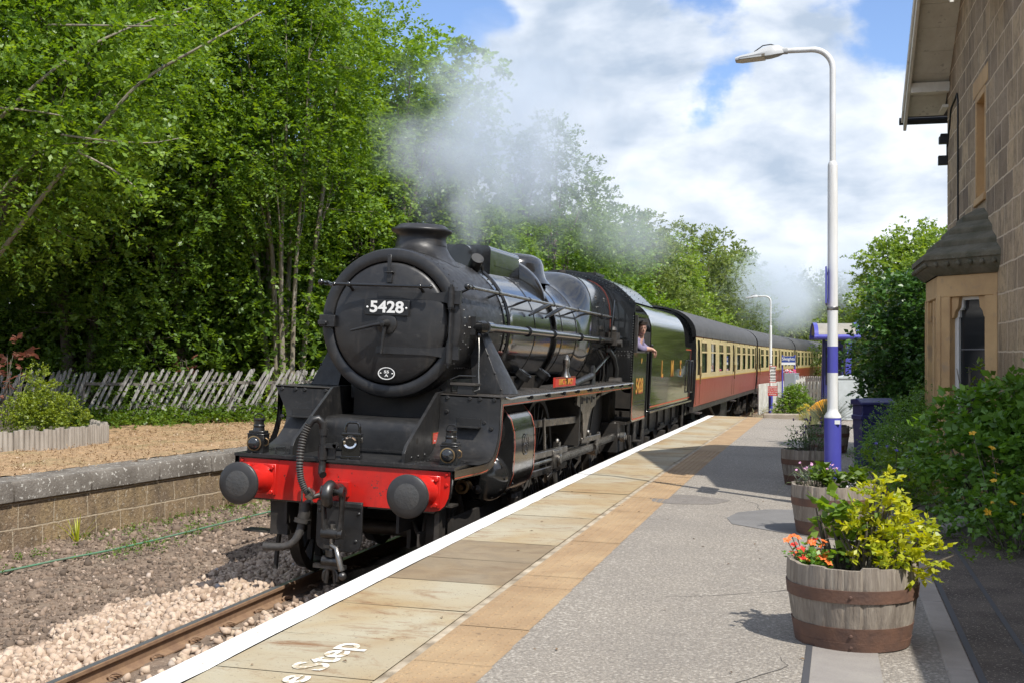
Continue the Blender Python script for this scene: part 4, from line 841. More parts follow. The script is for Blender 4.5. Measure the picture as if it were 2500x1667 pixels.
m.tube([(0, 1.47, ZC - .01), (-.12, 1.455, ZC - .035), (-.36, 1.44, ZC - .10)], [.026, .02, .013], MAT, 10); m.tube([(0, 1.50, ZC - .01), (-.005, 1.49, ZC - .15), (-.02, 1.49, ZC - .33)], [.026, .019, .014], MAT, 10); m.build('door_handle', door, smooth=45)
m = MB(); m.cyl((-.60, 1.50, 3.085), (.50, 1.50, 3.085), .017, BLK, n=12)
for x in (-.60, -.43, .38, .50): m.ball((x, 1.50, 3.085), .03 if abs(x) < .45 else .026, BLK, 12)
for x in (-.43, .38): m.cyl((x, 1.50, 3.085), (x, 1.62, 3.03), .014, BLK, r1=.02, n=8)
m.build('handrail', door, smooth=50)
m = MB(); m.box(-.255, .255, 1.540, 1.553, 2.765, 2.935, mat('plate_black', (.012, .012, .012), .35)); npl = m.build('number_plate', door, bevel=.01)
m = MB(); mt = frame((0, 1.537, 2.85), (1, 0, 0), (0, 0, 1)); m.text('5428', mt, .17, WHT, .003, .0045, sx=1.15)
for x in (-.222, .222): m.ball((x, 1.538, 2.85), .013, WHT, 8)
m.build('number', npl, smooth=0)
m = MB(); m.lathe([(.001, 0), (.094, 0), (.094, .012)], (0, 0, 0), (0, 1, 0), mat('plate_black', (0, 0, 0)), 36); m.lathe([(.098, -.004), (.086, -.004), (.086, .004)], (0, 0, 0), (0, 1, 0), WHT, 36)
for s in (-1, 1): m.ball((s * .067, -.003, 0), .011, WHT, 8)
mt = frame((0, -.003, .023), (1, 0, 0), (0, 0, 1)); m.text('55', mt, .06, WHT, .002, .0015); m.text('A', frame((0, -.003, -.034), (1, 0, 0), (0, 0, 1)), .055, WHT, .002, .0015)
o = m.build('shed_plate', door, loc=(.01, 1.588, 2.15)); o.scale = (1, 1, .68)
m = MB(); m.box(-.022, .022, 1.56, 1.575, 3.24, 3.42, SMK); m.box(-.045, .045, 1.55, 1.62, 3.225, 3.24, SMK); m.box(-.03, .03, 1.58, 1.615, 3.12, 3.24, SMK); m.build('lamp_bracket', door, bevel=.004, seg=1)
# chimney
m = MB(); m.lathe([(.30, 3.60), (.285, 3.66), (.283, 3.70), (.30, 3.735), (.345, 3.755), (.352, 3.775), (.345, 3.79), (.30, 3.805), (.275, 3.832), (.262, 3.84), (.24, 3.835), (.235, 3.6), (.235, 3.45)], (0, 2.56, 0), (0, 0, 1), SMK, 48)
rg = []
for t, (ro, k) in enumerate([(.285, 0), (.286, .15), (.30, .4), (.345, .72), (.42, .95), (.455, 1.0)]):
    ring = []
    for i in range(48):
        a = 2 * math.pi * i / 48; x = ro * math.cos(a); y = 2.56 + ro * 1.02 * math.sin(a); zs = ZC + math.sqrt(max(.0, .812 ** 2 - x * x)) + .004; ring.append((x, y, 3.66 * (1 - k) + zs * k if k < 1 else zs))
    rg.append(ring)
m.loft(rg, SMK); m.build('chimney', loco, smooth=50)
# boiler barrel with bands
BR = lambda y: .775 + (y - 3.3) / 5.0 * .075 if y < 8.3 else .85
m = MB(); m.lathe([(.72, 3.32), (.805, 3.33), (.805, 3.56), (BR(3.58) + .004, 3.57)] + [(BR(y), y) for y in np.linspace(3.58, 7.6, 12)], (0, 0, ZC), (0, 1, 0), BOI, 96)
p, q = ringp(.805, 3.50, np.arange(0, 360, 6)); m.rivets(p, q, BLK, .011, .010)
m.build('boiler', loco, smooth=30)
m = MB()
for y in (3.60, 4.98, 6.18, 6.52, 7.45):
    m.lathe([(BR(y), y - .03), (BR(y) + .007, y - .027), (BR(y) + .007, y + .027), (BR(y), y + .03)], (0, 0, ZC), (0, 1, 0), BLK, 96)
m.lathe([(BR(3.585) + .006, 3.578), (BR(3.59) + .006, 3.592)], (0, 0, ZC), (0, 1, 0), LIN, 96)
m.build('boiler_band', loco, smooth=30)
LDK = mat('lining_dull', (.16, .03, .018), .5)
# firebox : round barrel swelling to a square shouldered box
def bsec(y, k, n=64):
    r = BR(y); out = []
    for i in range(n):
        a = 2 * math.pi * i / n; c, s_ = math.sin(a), math.cos(a)
        x0, z0 = r * c, r * s_
        p_ = 3.6; den = (abs(c / .90) ** p_ + abs(s_ / (1.02 if s_ > 0 else .95)) ** p_) ** (-1 / p_); x1, z1 = c * den, s_ * den
        if s_ <= 0: x1, z1 = .90 * c * min(1, 1.15), s_ * .95
        out.append((x0 * (1 - k) + x1 * k, y, ZC + z0 * (1 - k) + z1 * k))
    return out
sm = lambda t: t * t * (3 - 2 * t)
m = MB(); m.loft([bsec(7.5 + .75 * t, sm(t)) for t in np.linspace(0, 1, 9)] + [bsec(y, 1) for y in (8.3, 9.0, 10.1)], BOI, True, False); fbx = m.build('firebox', loco, smooth=40)
for y, mm in ((8.30, BLK), (9.35, BLK), (9.90, LDK)):
    m = MB(); A_ = bsec(y - .025, 1); B_ = bsec(y + .025, 1) if mm is not LDK else bsec(y - .012, 1); g_ = lambda q: [(x * 1.009, y_, ZC + (z - ZC) * 1.009) for x, y_, z in q]; m.loft([A_, g_(A_), g_(B_), B_], mm); m.build('firebox_band', fbx, smooth=30)
m = MB(); m.cyl((-.2, 9.0, 3.66), (-.2, 9.0, 3.79), .07, GRM, n=14); m.cyl((.2, 9.0, 3.66), (.2, 9.0, 3.79), .07, GRM, n=14); m.build('safety_valve', loco, smooth=40)
m = MB()
for y in (8.75, 9.45):
    for a in (.45, .62): m.ball((.84, y, 3.22 + a * .2), .028, GRM, 8)
m.build('washout_plug', fbx)
# dome casing, top feed covers, dome
def tunnel(y0, y1, hw, zt, r, zb, mb, mm, n=8, taper=1.):
    def sec(y, f):
        w_ = hw * f; p = [(-w_, y, zb)]; p += [(-w_ + r - r * math.cos(R(90 * i / n)), y, zt - r + r * math.sin(R(90 * i / n))) for i in range(n + 1)]; p += [(w_ - r + r * math.sin(R(90 * i / n)), y, zt - r + r * math.cos(R(90 * i / n))) for i in range(n + 1)]; p += [(w_, y, zb)]; return p
    mb.loft([sec(y0, taper), sec(y1, 1)], mm, True, True)
m = MB(); tunnel(4.28, 5.72, .335, 3.775, .07, 3.30, m, BOI); m.cyl((0, 4.05, 3.60), (0, 4.3, 3.60), .17, BOI, n=20); m.box(.336, .339, 4.5, 5.5, 3.52, 3.535, BLK); m.build('feed_casing', loco, bevel=.012)
m = MB()
rings = []
for t in np.linspace(-1, 1, 29):
    a = t * 1.02; rad_ = .815; hz = .245 * (1 - abs(t) ** 2.2) + .02; w_ = .16 * (1 - .75 * abs(t) ** 1.5); r = .80
    ctr = Vector((math.sin(a) * r, 5.92, ZC + math.cos(a) * r)); nr = Vector((math.sin(a), 0, math.cos(a)))
    hz = .245 * max(0, 1 - abs(t) ** 1.6) + .015 if abs(t) > .25 else .245
    rings.append([tuple(ctr + nr * (hz + .0) * q2 + Vector((0, 1, 0)) * w_ * q1) for q1, q2 in ((-1, 0), (-1, .6), (-.75, .92), (-.3, 1), (.3, 1), (.75, .92), (1, .6), (1, 0))])
m.loft(rings, BOI, True, True); m.tube([(math.sin(a) * (BR(6) + .02), 5.92 + .12 * (a - .9), ZC + math.cos(a) * (BR(6) + .02)) for a in np.linspace(.95, 2.3, 12)], .028, BLK, 8); m.build('top_feed', loco, smooth=45)
m = MB(); m.lathe([(.56, 3.42), (.49, 3.50), (.455, 3.60), (.44, 3.70), (.40, 3.785), (.30, 3.84), (.15, 3.86), (.001, 3.865)], (0, 6.68, 0), (0, 0, 1), BOI, 48); m.build('dome', loco, smooth=60)
m = MB(); m.cyl((.36, 3.45, 3.40), (.455, 3.32, 3.535), .078, MAT, n=18); m.tube([(.47, 3.45, 3.45)] + [(math.sin(a) * (.84), 3.47, ZC + math.cos(a) * .84) for a in np.linspace(.62, 1.9, 12)], .022, BLK, 8); m.build('snifting_valve', loco, smooth=40)
# side pipes and rails
for s in (1, -1):
    m = MB(); P_ = [(s * .845, 1.70, 3.11), (s * .86, 3.4, 3.10), (s * .90, 6.6, 3.075), (s * .95, 8.6, 3.06), (s * 1.0, 9.75, 3.045)]
    m.tube(P_, .019, STL if s > 0 else BLK, 10); m.ball(P_[0], .036, BLK, 12)
    for y, r0 in ((1.86, .812), (2.9, .812), (4.3, .79), (5.6, .81), (7.1, .84), (8.7, .89), (9.6, .89)):
        x = np.interp(y, [p[1] for p in P_], [abs(p[0]) for p in P_]); z = np.interp(y, [p[1] for p in P_], [p[2] for p in P_]); m.cyl((s * x, y - .025, z), (s * x, y + .025, z), .029, BLK, n=10); m.cyl((s * x, y, z), (s * r0 * .86, y, z - .07), .012, BLK, n=8, r1=.018)
    if s > 0:
        for y in (5.1, 6.0): m.tube([(.96, y, 3.07), (.90, y - .18, 3.02), (.84, y - .34, 2.96), (.80, y - .5, 2.9)], [.012, .03, .03, .014], BLK, 8)
    m.build('side_handrail', loco, smooth=45)
    # blastpipe steam pipe : flat sided casing from smokebox to cylinder
    m = MB()
    A_ = [(s * .70, 2.28, 2.62), (s * .84, 2.28, 2.62), (s * .86, 2.42, 2.66), (s * .84, 2.60, 2.62), (s * .70, 2.60, 2.62)]; B_ = [(s * .80, 2.20, 1.963), (s * 1.15, 2.20, 1.963), (s * 1.24, 2.46, 1.963), (s * 1.18, 2.78, 1.963), (s * .80, 2.78, 1.963)]
    mid = [tuple((Vector(a) * .5 + Vector(b) * .5) + Vector((s * .0, 0, .0))) for a, b in zip(A_, B_)]; m.loft([A_, mid, B_], MAT, True, True)
    m.rivets([tuple(Vector(A_[1]).lerp(Vector(B_[1]), t) + Vector((0, -.002, 0))) for t in (.35, .65, .92)], (0, -1, 0), MAT, .014, .01); m.build('steam_pipe', loco, bevel=.02)
m = MB(); m.tube([(.80, 2.05, 2.68), (.93, 2.02, 2.69), (.955, 2.10, 2.69)], [.06, .068, .068], BLK, 16); m.cyl((.955, 2.06, 2.69), (.955, 2.24, 2.69), .068, BLK, n=18); m.cyl((.955, 2.22, 2.69), (.985, 10.0, 2.655), .050, BLK, n=18)
for y in (3.9, 5.25, 7.0, 8.4, 9.6): m.cyl((.96 + (y - 2.2) * .0045, y - .02, 2.69 - (y - 2.2) * .0045), (.96 + (y - 2.2) * .0045, y + .02, 2.69 - (y - 2.2) * .0045), .064, BLK, n=18)
m.box(.80, .87, 1.98, 2.16, 2.60, 2.80, MAT); m.ball((.90, 2.03, 2.60), .035, BLK, 8); m.build('ejector_pipe', loco, smooth=40)
m = MB(); m.tube([(.90, 2.02, 2.58), (.93, 1.95, 2.45), (.95, 1.9, 2.2), (.97, 1.88, 2.02), (.95, 1.75, 2.0)], .010, STL, 6); m.tube([(.70, 1.75, 1.98), (.70, 1.70, 2.12), (.78, 1.75, 2.16), (.95, 1.8, 2.16)], .012, BLK, 6); m.box(.78, .95, 1.70, 1.88, 1.963, 2.06, MAT); m.box(.70, .98, 1.68, 1.92, 2.06, 2.085, GRM); m.build('lubricator', loco, bevel=.006)
for s in (1, -1):
    for y in (3.95, 5.0):
        m = MB(); m.cyl((s * .80, y, 1.96), (s * .92, y - .0, 2.14), .06, MAT, n=14); m.cyl((s * .90, y, 2.11), (s * .945, y - .0, 2.175), .095, MAT, n=20); m.cyl((s * .943, y, 2.172), (s * .951, y, 2.184), .07, BLK, n=20); m.box(s * .72 - .1, s * .72 + .1, y - .16, y + .16, 1.963, 2.12, DRK); m.build('sand_filler', loco, smooth=40)
# nameplate with torch
m = MB(); m.box(1.13, 1.16, 4.72, 5.98, 1.985, 2.115, mat('nameplate_red', (.55, .045, .03), .4)); m.box(1.158, 1.164, 4.72, 5.98, 1.985, 1.993, BRS); m.box(1.158, 1.164, 4.72, 5.98, 2.107, 2.115, BRS)
mt = frame((1.161, 5.35, 2.05), (0, 1, 0), (0, 0, 1)); m.text('ERIC TREACY', mt, .105, YEL, .004, .002, sx=1.35)
npt = m.build('nameplate', loco)
m = MB(); m.tube([(1.15, 5.38, 2.115), (1.15, 5.38, 2.2), (1.15, 5.38, 2.27)], [.07, .035, .045], STL, 10); m.tube([(1.15, 5.38, 2.27), (1.15, 5.37, 2.34), (1.15, 5.40, 2.41)], [.045, .05, .012], STL, 10); m.build('crest', npt, smooth=50)
# reversing rod, pipework and brackets ahead of the cab
m = MB(); m.tube([(1.08, 6.2, 1.99), (1.06, 7.6, 2.10)], .05, MAT, 12); m.tube([(1.06, 7.6, 2.10), (1.02, 8.9, 2.34), (1.0, 10.05, 2.55)], .022, BLK, 8); m.prism([(7.6, 1.962), (7.85, 1.962), (7.80, 2.22), (7.72, 2.26), (7.65, 2.22)], 0, 1.04, 1.08, MAT); m.build('reversing_rod', loco, smooth=40)
m = MB(); m.tube([(1.02, 9.2, 2.50), (1.08, 9.35, 2.38), (1.10, 9.5, 2.2), (1.10, 9.52, 1.98)], .045, BLK, 12); m.cyl((1.0, 9.5, 1.962), (1.2, 9.5, 1.962), .09, GRM, n=12)
m.box(.94, 1.08, 9.55, 9.85, 2.58, 2.80, GRM); m.ball((1.0, 9.62, 2.84), .07, GRM, 8); m.tube([(1.03, 9.85, 2.70), (1.03, 10.05, 2.72)], .05, BLK, 10); m.cyl((1.07, 9.7, 2.62), (1.15, 9.7, 2.62), .06, GRM, n=12)
for k in range(3): m.tube([(.93, 8.5 + k * .3, 2.5), (.98, 8.7 + k * .3, 2.35), (.98, 8.75 + k * .3, 2.1), (.95, 8.8 + k * .3, 1.97)], .014, STL if k == 1 else BLK, 6)
m.build('injector_pipes', loco, smooth=40)
m = MB(); m.tube([(1.0, 9.45, 2.66), (1.02, 9.42, 3.0), (1.02, 9.5, 3.32), (.98, 9.7, 3.36)], .014, BLK, 7); m.build('whistle_pipe', loco, smooth=40)
# cab
def roofz(x): return 3.86 - .43 * (abs(x) / 1.30) ** 2.0 - .30 * max(0, abs(x) - .95) ** 1.1
xsn = np.linspace(-1.3, 1.3, 27)
cab = None
m = MB(); top = [(x, roofz(x) - .02) for x in xsn]
m.prism([(-1.29, 1.962), (1.29, 1.962)] + [(x, z) for x, z in reversed(top)], 1, 10.06, 10.085, BLK)
cp_ = [(1.27, 10.06, z) for z in np.linspace(2.0, 3.1, 26)] + [(x, 10.06, roofz(x) - .06) for x in np.linspace(1.25, .1, 20)] + [(x, 10.06, z) for z in (2.42, 2.49) for x in np.linspace(.98, 1.25, 6)]
m.rivets([(a, b, c) for a, b, c in cp_] + [(-a, b, c) for a, b, c in cp_], (0, -1, 0), STL, .0115, .009)
cab = m.build('cab_front', loco)
for s in (1, -1):
    m = MB(); m.prism([(s * .95, 2.72), (s * 1.20, 2.72), (s * 1.20, 3.05), (s * 1.0, 3.33), (s * .93, 3.3)], 1, 10.05, 10.058, GLS); m.build('spectacle_window', cab)
m = MB(); m.loft([[(x, y, roofz(x) + dz) for x in xsn] for y, dz in ((10.02, 0), (12.05, 0))], BLK, closed=False); m.loft([[(x, y, roofz(x) - .03) for x in xsn] for y in (10.02, 12.05)], BLK, closed=False); m.loft([[(x, 10.02, roofz(x) + d) for x in xsn] for d in (0, -.03)], BLK, closed=False); m.loft([[(x, 12.05, roofz(x) + d) for x in xsn] for d in (0, -.03)], BLK, closed=False)
for y in (10.1, 11.0, 11.98): m.rivets([(x, y, roofz(x) + .001) for x in np.linspace(-1.27, 1.27, 34)], (0, 0, 1), BLK, .012, .010)
m.box(-.45, .45, 10.7, 11.5, 3.83, 3.875, MAT); m.build('cab_roof', cab, smooth=50)
for s in (1, -1):
    X = s * 1.295; m = MB(); t_ = s * .018
    def plate(y0, y1, z0, z1): m.box(min(X, X - t_), max(X, X - t_), y0, y1, z0, z1, BLK)
    plate(10.06, 11.62, 1.40, 2.49); plate(10.06, 10.22, 2.49, 3.16); plate(10.22, 11.62, 3.10, 3.16); 
    m.prism([(10.06, 1.40), (11.62, 1.40), (11.62, 1.27), (10.22, 1.27), (10.12, 1.30), (10.07, 1.35)], 0, min(X, X - t_), max(X, X - t_), BLK)
    Y_ = X + s * .004
    m.loft([[(Y_, 10.09, 1.95), (Y_, 10.09, 1.42), (Y_, 10.16, 1.33), (Y_, 10.26, 1.30), (Y_, 11.6, 1.30)], [(Y_, 10.12, 1.95), (Y_, 10.12, 1.43), (Y_, 10.18, 1.355), (Y_, 10.27, 1.325), (Y_, 11.6, 1.325)]], LIN, closed=False)
    m.rivets([(X, 10.085, z) for z in np.linspace(2.0, 3.1, 18)] + [(X, y, 1.55 + .06 * k) for k in range(2) for y in np.linspace(10.4, 11.5, 10)] + [(X, 11.58, z) for z in np.linspace(1.5, 2.45, 14)] + [(X, y, 2.3 + .0 * y) for y in np.linspace(10.7, 11.4, 4)], (s, 0, 0), BLK, .011, .009)
    cs = m.build('cab_side', cab)
    m = MB(); m.box(X - .03, X + .03, 10.2, 11.64, 2.475, 2.505, GRM); m.box(min(X, X + s * .03), max(X, X + s * .03), 10.2, 10.25, 2.5, 3.12, GRM); m.build('window_frame', cs)
    m = MB(); m.box(X - s * .02 - .008, X - s * .02 + .008, 10.50, 10.56, 2.5, 3.1, GRM); m.box(X - s * .02 - .004, X - s * .02 + .004, 10.24, 10.50, 2.5, 3.1, GLS); m.build('window_pane', cs)
    m = MB(); mt = frame((X + s * .006, 10.84, 1.885), (0, s, 0), (0, 0, 1)); m.text('5428', frame((X + s * .003, 10.87, 1.87), (0, s, 0), (0, 0, 1)), .36, RSH, .001, .012, sx=1.15); m.text('5428', mt, .36, YEL, .001, .006, sx=1.15); m.text('5P', frame((X + s * .005, 11.0, 2.33), (0, s, 0), (0, 0, 1)), .12, YEL, .001, .003); m.build('cab_number', cs, smooth=0)
    m = MB(); m.cyl((s * 1.30, 11.72, 1.30), (s * 1.30, 11.72, 2.62), .018, BLK, n=8); m.build('cab_handrail', cab)
    m = MB()
    for z in (.45, .85): m.box(min(s * 1.02, s * 1.28), max(s * 1.02, s * 1.28), 11.25, 11.6, z, z + .02, GRM)
    m.box(min(s * 1.14, s * 1.16), max(s * 1.14, s * 1.16), 11.28, 11.57, .45, 1.28, GRM); m.tube([(s * 1.15, 10.5, 1.2), (s * 1.16, 10.6, .9), (s * 1.17, 10.9, .6), (s * 1.1, 11.1, .5)], .03, GRM, 8); m.tube([(s * 1.17, 10.7, 1.0), (s * 1.18, 10.75, .7), (s * 1.15, 10.6, .5)], .045, GRM, 8); m.ball((s * 1.15, 10.55, .62), .1, GRM, 8); m.build('cab_steps', loco, smooth=40)
m = MB(); m.box(-1.2, 1.2, 10.1, 11.7, 1.22, 1.27, DRK); m.box(-.9, .9, 10.08, 10.3, 1.27, 2.6, DRK); m.box(.3, .85, 10.6, 11.0, 1.27, 1.8, DRK); m.cyl((.0, 10.3, 2.1), (0, 10.32, 2.1), .3, GRM, n=16); m.build('cab_floor', cab)
# cylinders
for s in (1, -1):
    m = MB(); sec = []
    for x, z in [(.72, 1.86), (1.02, 1.86), (1.16, 1.82), (1.26, 1.70), (1.305, 1.55), (1.315, 1.40), (1.31, 1.10), (1.27, .97), (1.16, .86), (1.0, .80), (.84, .78), (.72, .80)]: sec.append((s * x, z))
    m.prism(sec, 1, 2.14, 3.12, BLK)
    cyl_ = m.build('cylinder', loco, smooth=50)
    m = MB()
    for y in (2.17, 3.085):
        rr = [[(x * 1.004 + s * .002, y - d, z + (.003 if z > 1.3 else -.003)) for x, z in sec[1:-1]] for d in (-.012, .012)]; m.loft(rr, LIN, closed=False)
        m.rivets([(s * 1.31, y, z) for z in np.linspace(1.0, 1.6, 6)], (s, 0, 0), BLK, .013, .01)
    m.build('cylinder_lining', cyl_, smooth=40)
    m = MB(); m.lathe([(.125, -.006), (.12, -.010), (.112, -.010), (.107, -.004)], (s * 1.316, 2.66, 1.40), (-s, 0, 0), BLK, 28); m.rivets([(s * 1.316, 2.66, 1.40 + d) for d in (-.08, .08)] + [(s * 1.316, 2.66 + d, 1.40) for d in (-.06, .06)], (s, 0, 0), BLK, .012, .01); m.build('oval_plate', cyl_, smooth=40)
    m = MB(); m.lathe([(.001, -.20), (.09, -.195), (.155, -.16), (.195, -.10), (.21, -.02), (.21, .10)], (s * 1.0, 2.12, 1.55), (0, 1, 0), BLK, 32); m.build('valve_cover', cyl_, smooth=50); m = MB(); m.lathe([(.001, -.14), (.16, -.13), (.24, -.09), (.27, -.03), (.275, .05)], (s * 1.0, 2.12, 1.06), (0, 1, 0), BLK, 32)
    m.rivets([(s * 1.0 + .245 * math.cos(a), 2.05, 1.06 + .245 * math.sin(a)) for a in np.linspace(0, 6.28, 13)[:-1]], (0, -1, 0), BLK, .018, .02); m.build('cylinder_cover', cyl_, smooth=50); m = MB(); m.lathe([(.001, .0), (.16, .02), (.19, .06), (.2, .12), (.1, .2), (.06, .3)], (s * 1.0, 3.08, 1.55), (0, 1, 0), BLK, 24); m.build('rear_cover', cyl_, smooth=50)
    m = MB(); m.cyl((s * .90, 1.62, .985), (s * .90, 1.84, .985), .05, BRS, n=16); m.lathe([(.001, -.03), (.03, -.03), (.03, 0), (.075, 0), (.075, .03)], (s * .90, 1.62, .985), (0, 1, 0), BRS, 16); m.ball((s * .80, 1.7, 1.02), .07, GRM, 8); m.ball((s * 1.02, 1.8, .95), .05, GRM, 8); m.tube([(s * .9, 1.9, .98), (s * 1.0, 2.1, .85), (s * 1.0, 2.6, .78), (s * 1.0, 3.0, .78)], .022, GRM, 8); m.ball((s * 1.1, 3.0, .74), .07, GRM, 8); m.ball((s * 1.05, 3.15, .70), .07, GRM, 8); m.box(s * 1.0 - .12, s * 1.0 + .12, 3.0, 3.3, .66, .78, GRM); m.build('drain_cocks', cyl_, smooth=40)
    # motion
    xr = s * 1.10
    m = MB(); m.bar((xr, 3.25, 1.155), (xr, 5.75, 1.115), .075, .085, ROD); m.bar((xr, 3.25, .94), (xr, 5.75, .90), .075, .085, ROD); m.box(xr - .05, xr + .05, 3.15, 3.4, .88, 1.2, ROD); m.build('slide_bar', loco, bevel=.008, seg=1)
    m = MB(); m.bar((xr, 4.85, 1.03), (xr, 5.35, 1.02), .11, .25, ROD); m.cyl((s * 1.05, 5.1, 1.02), (s * 1.2, 5.1, 1.02), .07, STL, n=16); m.cyl((xr, 3.2, 1.045), (xr, 4.9, 1.03), .035, STL, n=12); m.bar((xr, 5.1, .9), (xr + s * .03, 5.15, .62), .04, .08, ROD); m.build('crosshead', loco, bevel=.008, seg=1)
    cz = .914; cr = .355; an = R(35); cpz = cz + cr * math.sin(an) * .5; cpy = cr * math.cos(an)
    m = MB(); A_ = (s * 1.13, 5.1, 1.02); B_ = (s * 1.13, 7.39 + cpy, cpz); m.bar(A_, B_, .05, .11, ROD); m.bar(tuple(Vector(A_) + Vector((s * .026, .15, 0))), tuple(Vector(B_) + Vector((s * .026, -.2, 0))), .01, .05, STL); m.cyl((s * 1.09, B_[1], B_[2]), (s * 1.18, B_[1], B_[2]), .14, ROD, n=20); m.cyl((s * 1.09, 5.1, 1.02), (s * 1.18, 5.1, 1.02), .09, ROD, n=18); m.build('connecting_rod', loco, smooth=40)
    m = MB(); ys_ = [5.26 + cpy, 7.39 + cpy, 9.83 + cpy - .1]
    for a, b in zip(ys_[:-1], ys_[1:]): m.bar((s * 1.03, a, cpz), (s * 1.03, b, cpz), .05, .115, ROD); m.bar((s * 1.056, a + .16, cpz), (s * 1.056, b - .16, cpz), .012, .055, STL)
    for y in ys_:
        m.cyl((s * .99, y, cpz), (s * 1.08, y, cpz), .125, ROD, n=20); m.cyl((s * 1.08, y, cpz), (s * 1.12, y, cpz), .07, STL, n=16); m.box(s * 1.03 - .04, s * 1.03 + .04, y - .06, y + .06, cpz + .10, cpz + .20, ROD); m.ball((s * 1.03, y, cpz + .22), .03, STL, 8)
    m.cyl((s * 1.03, ys_[2], cpz), (s * 1.24, ys_[2], cpz), .045, STL, n=14); m.lathe([(.06, 0), (.085, .01), (.085, .09), (.06, .1)], (s * 1.13, ys_[2], cpz), (s, 0, 0), STL, 18); m.build('coupling_rod', loco, smooth=40)
    # valve gear and its bracket
    m = MB(); m.prism([(6.35, 1.86), (7.75, 1.86), (7.75, 1.66), (7.45, 1.60), (7.25, 1.45), (7.1, 1.20), (6.92, 1.16), (6.85, 1.32), (6.78, 1.55), (6.55, 1.66), (6.35, 1.70)], 0, min(s * 1.08, s * 1.12), max(s * 1.08, s * 1.12), ROD); m.box(min(s * .6, s * 1.12), max(s * .6, s * 1.12), 6.55, 6.62, 1.1, 1.86, DRK)
    for y in (6.7, 7.05, 7.4): m.box(min(s * 1.119, s * 1.123), max(s * 1.119, s * 1.123), y - .06, y + .06, 1.70, 1.80, DRK); m.ball((s * 1.125, y + .16, 1.76), .022, STL, 6)
    m.build('motion_bracket', loco, bevel=.01, seg=1)
    m = MB(); m.bar((s * 1.02, 3.4, 1.55), (s * 1.06, 6.9, 1.47), .045, .10, ROD); m.bar((s * 1.10, 4.4, 1.60), (s * 1.08, 4.75, .75), .03, .075, ROD); m.bar((s * 1.11, 4.7, .80), (s * 1.11, 5.1, .88), .03, .06, ROD); m.bar((s * 1.09, 6.9, 1.15), (s * 1.19, 7.8, cpz + .15), .035, .08, ROD); m.bar((s * 1.17, 7.55, cpz), (s * 1.17, 7.85, cpz + .18), .05, .1, ROD)
    m.bar((s * 1.05, 6.9, 1.15), (s * 1.05, 6.98, 1.75), .08, .09, ROD); m.bar((s * 1.08, 8.3, 1.80), (s * 1.1, 9.3, 1.86), .04, .05, ROD); m.bar((s * 1.05, 7.4, 1.60), (s * 1.02, 8.6, 1.80), .04, .06, ROD)
    m.box(s * 1.02 - .06, s * 1.02 + .06, 3.35, 3.6, 1.42, 1.66, ROD); m.build('valve_gear', loco, bevel=.006, seg=1)
# wheels
def wheel(name, s, y, r, spokes, z0=None, crank=False, x=.68):
    z0 = r if z0 is None else z0; m = MB(); X = s * x; t = s * .14
    m.lathe([(r - .07, 0), (r - .07, .13), (r + .0, .135), (r, .03), (r + .03, .02), (r + .03, 0), (r - .07, 0)], (X, y, z0), (s, 0, 0), GRM, 48)
    m.lathe([(.001, .15), (.13, .15), (.15, .13), (.15, 0)], (X, y, z0), (s, 0, 0), DRK, 20)
    for k in range(spokes):
        a = 2 * math.pi * k / spokes + .13; d = Vector((0, math.cos(a), math.sin(a))); m.bar(Vector((X + t * .5, y, z0)) + d * .1, Vector((X + t * .5, y, z0)) + d * (r - .06), .055, .075, DRK, (1, 0, 0))
    if crank:
        an = R(215); pts = [(y + (r - .06) * math.cos(an + q), z0 + (r - .06) * math.sin(an + q)) for q in np.linspace(-.62, .62, 12)]; m.prism(pts, 0, min(X + t * .3, X + t * .95), max(X + t * .3, X + t * .95), DRK)
        m.cyl((X, y, z0), (X + t, y, z0), .2, DRK, n=20); m.cyl((X + t * .5, y + .29, z0 + .1), (X + t * 1.4, y + .29, z0 + .1), .16, DRK, n=18)
    return m.build(name, loco, smooth=35)
for s in (1, -1):
    for y in (5.26, 7.39, 9.83): wheel('driving_wheel', s, y, .914, 20, crank=True)
    for y in (1.55, 3.53): wheel('bogie_wheel', s, y, .502, 10)
for y, r in ((1.55, .08), (3.53, .08), (5.26, .1), (7.39, .1), (9.83, .1)): m = MB(); m.cyl((-.7, y, .502 if r < .09 else .914), (.7, y, .502 if r < .09 else .914), r, GRM, n=12); m.build('axle', loco)
m = MB()
for s in (1, -1): m.box(s * .95 - .02, s * .95 + .02, 1.1, 4.0, .45, .72, DRK); m.box(s * .55 - .02, s * .55 + .02, 1.0, 4.0, .4, .85, DRK)
m.box(-.97, .97, 2.3, 2.8, .4, .8, DRK); m.build('bogie_frame', loco)
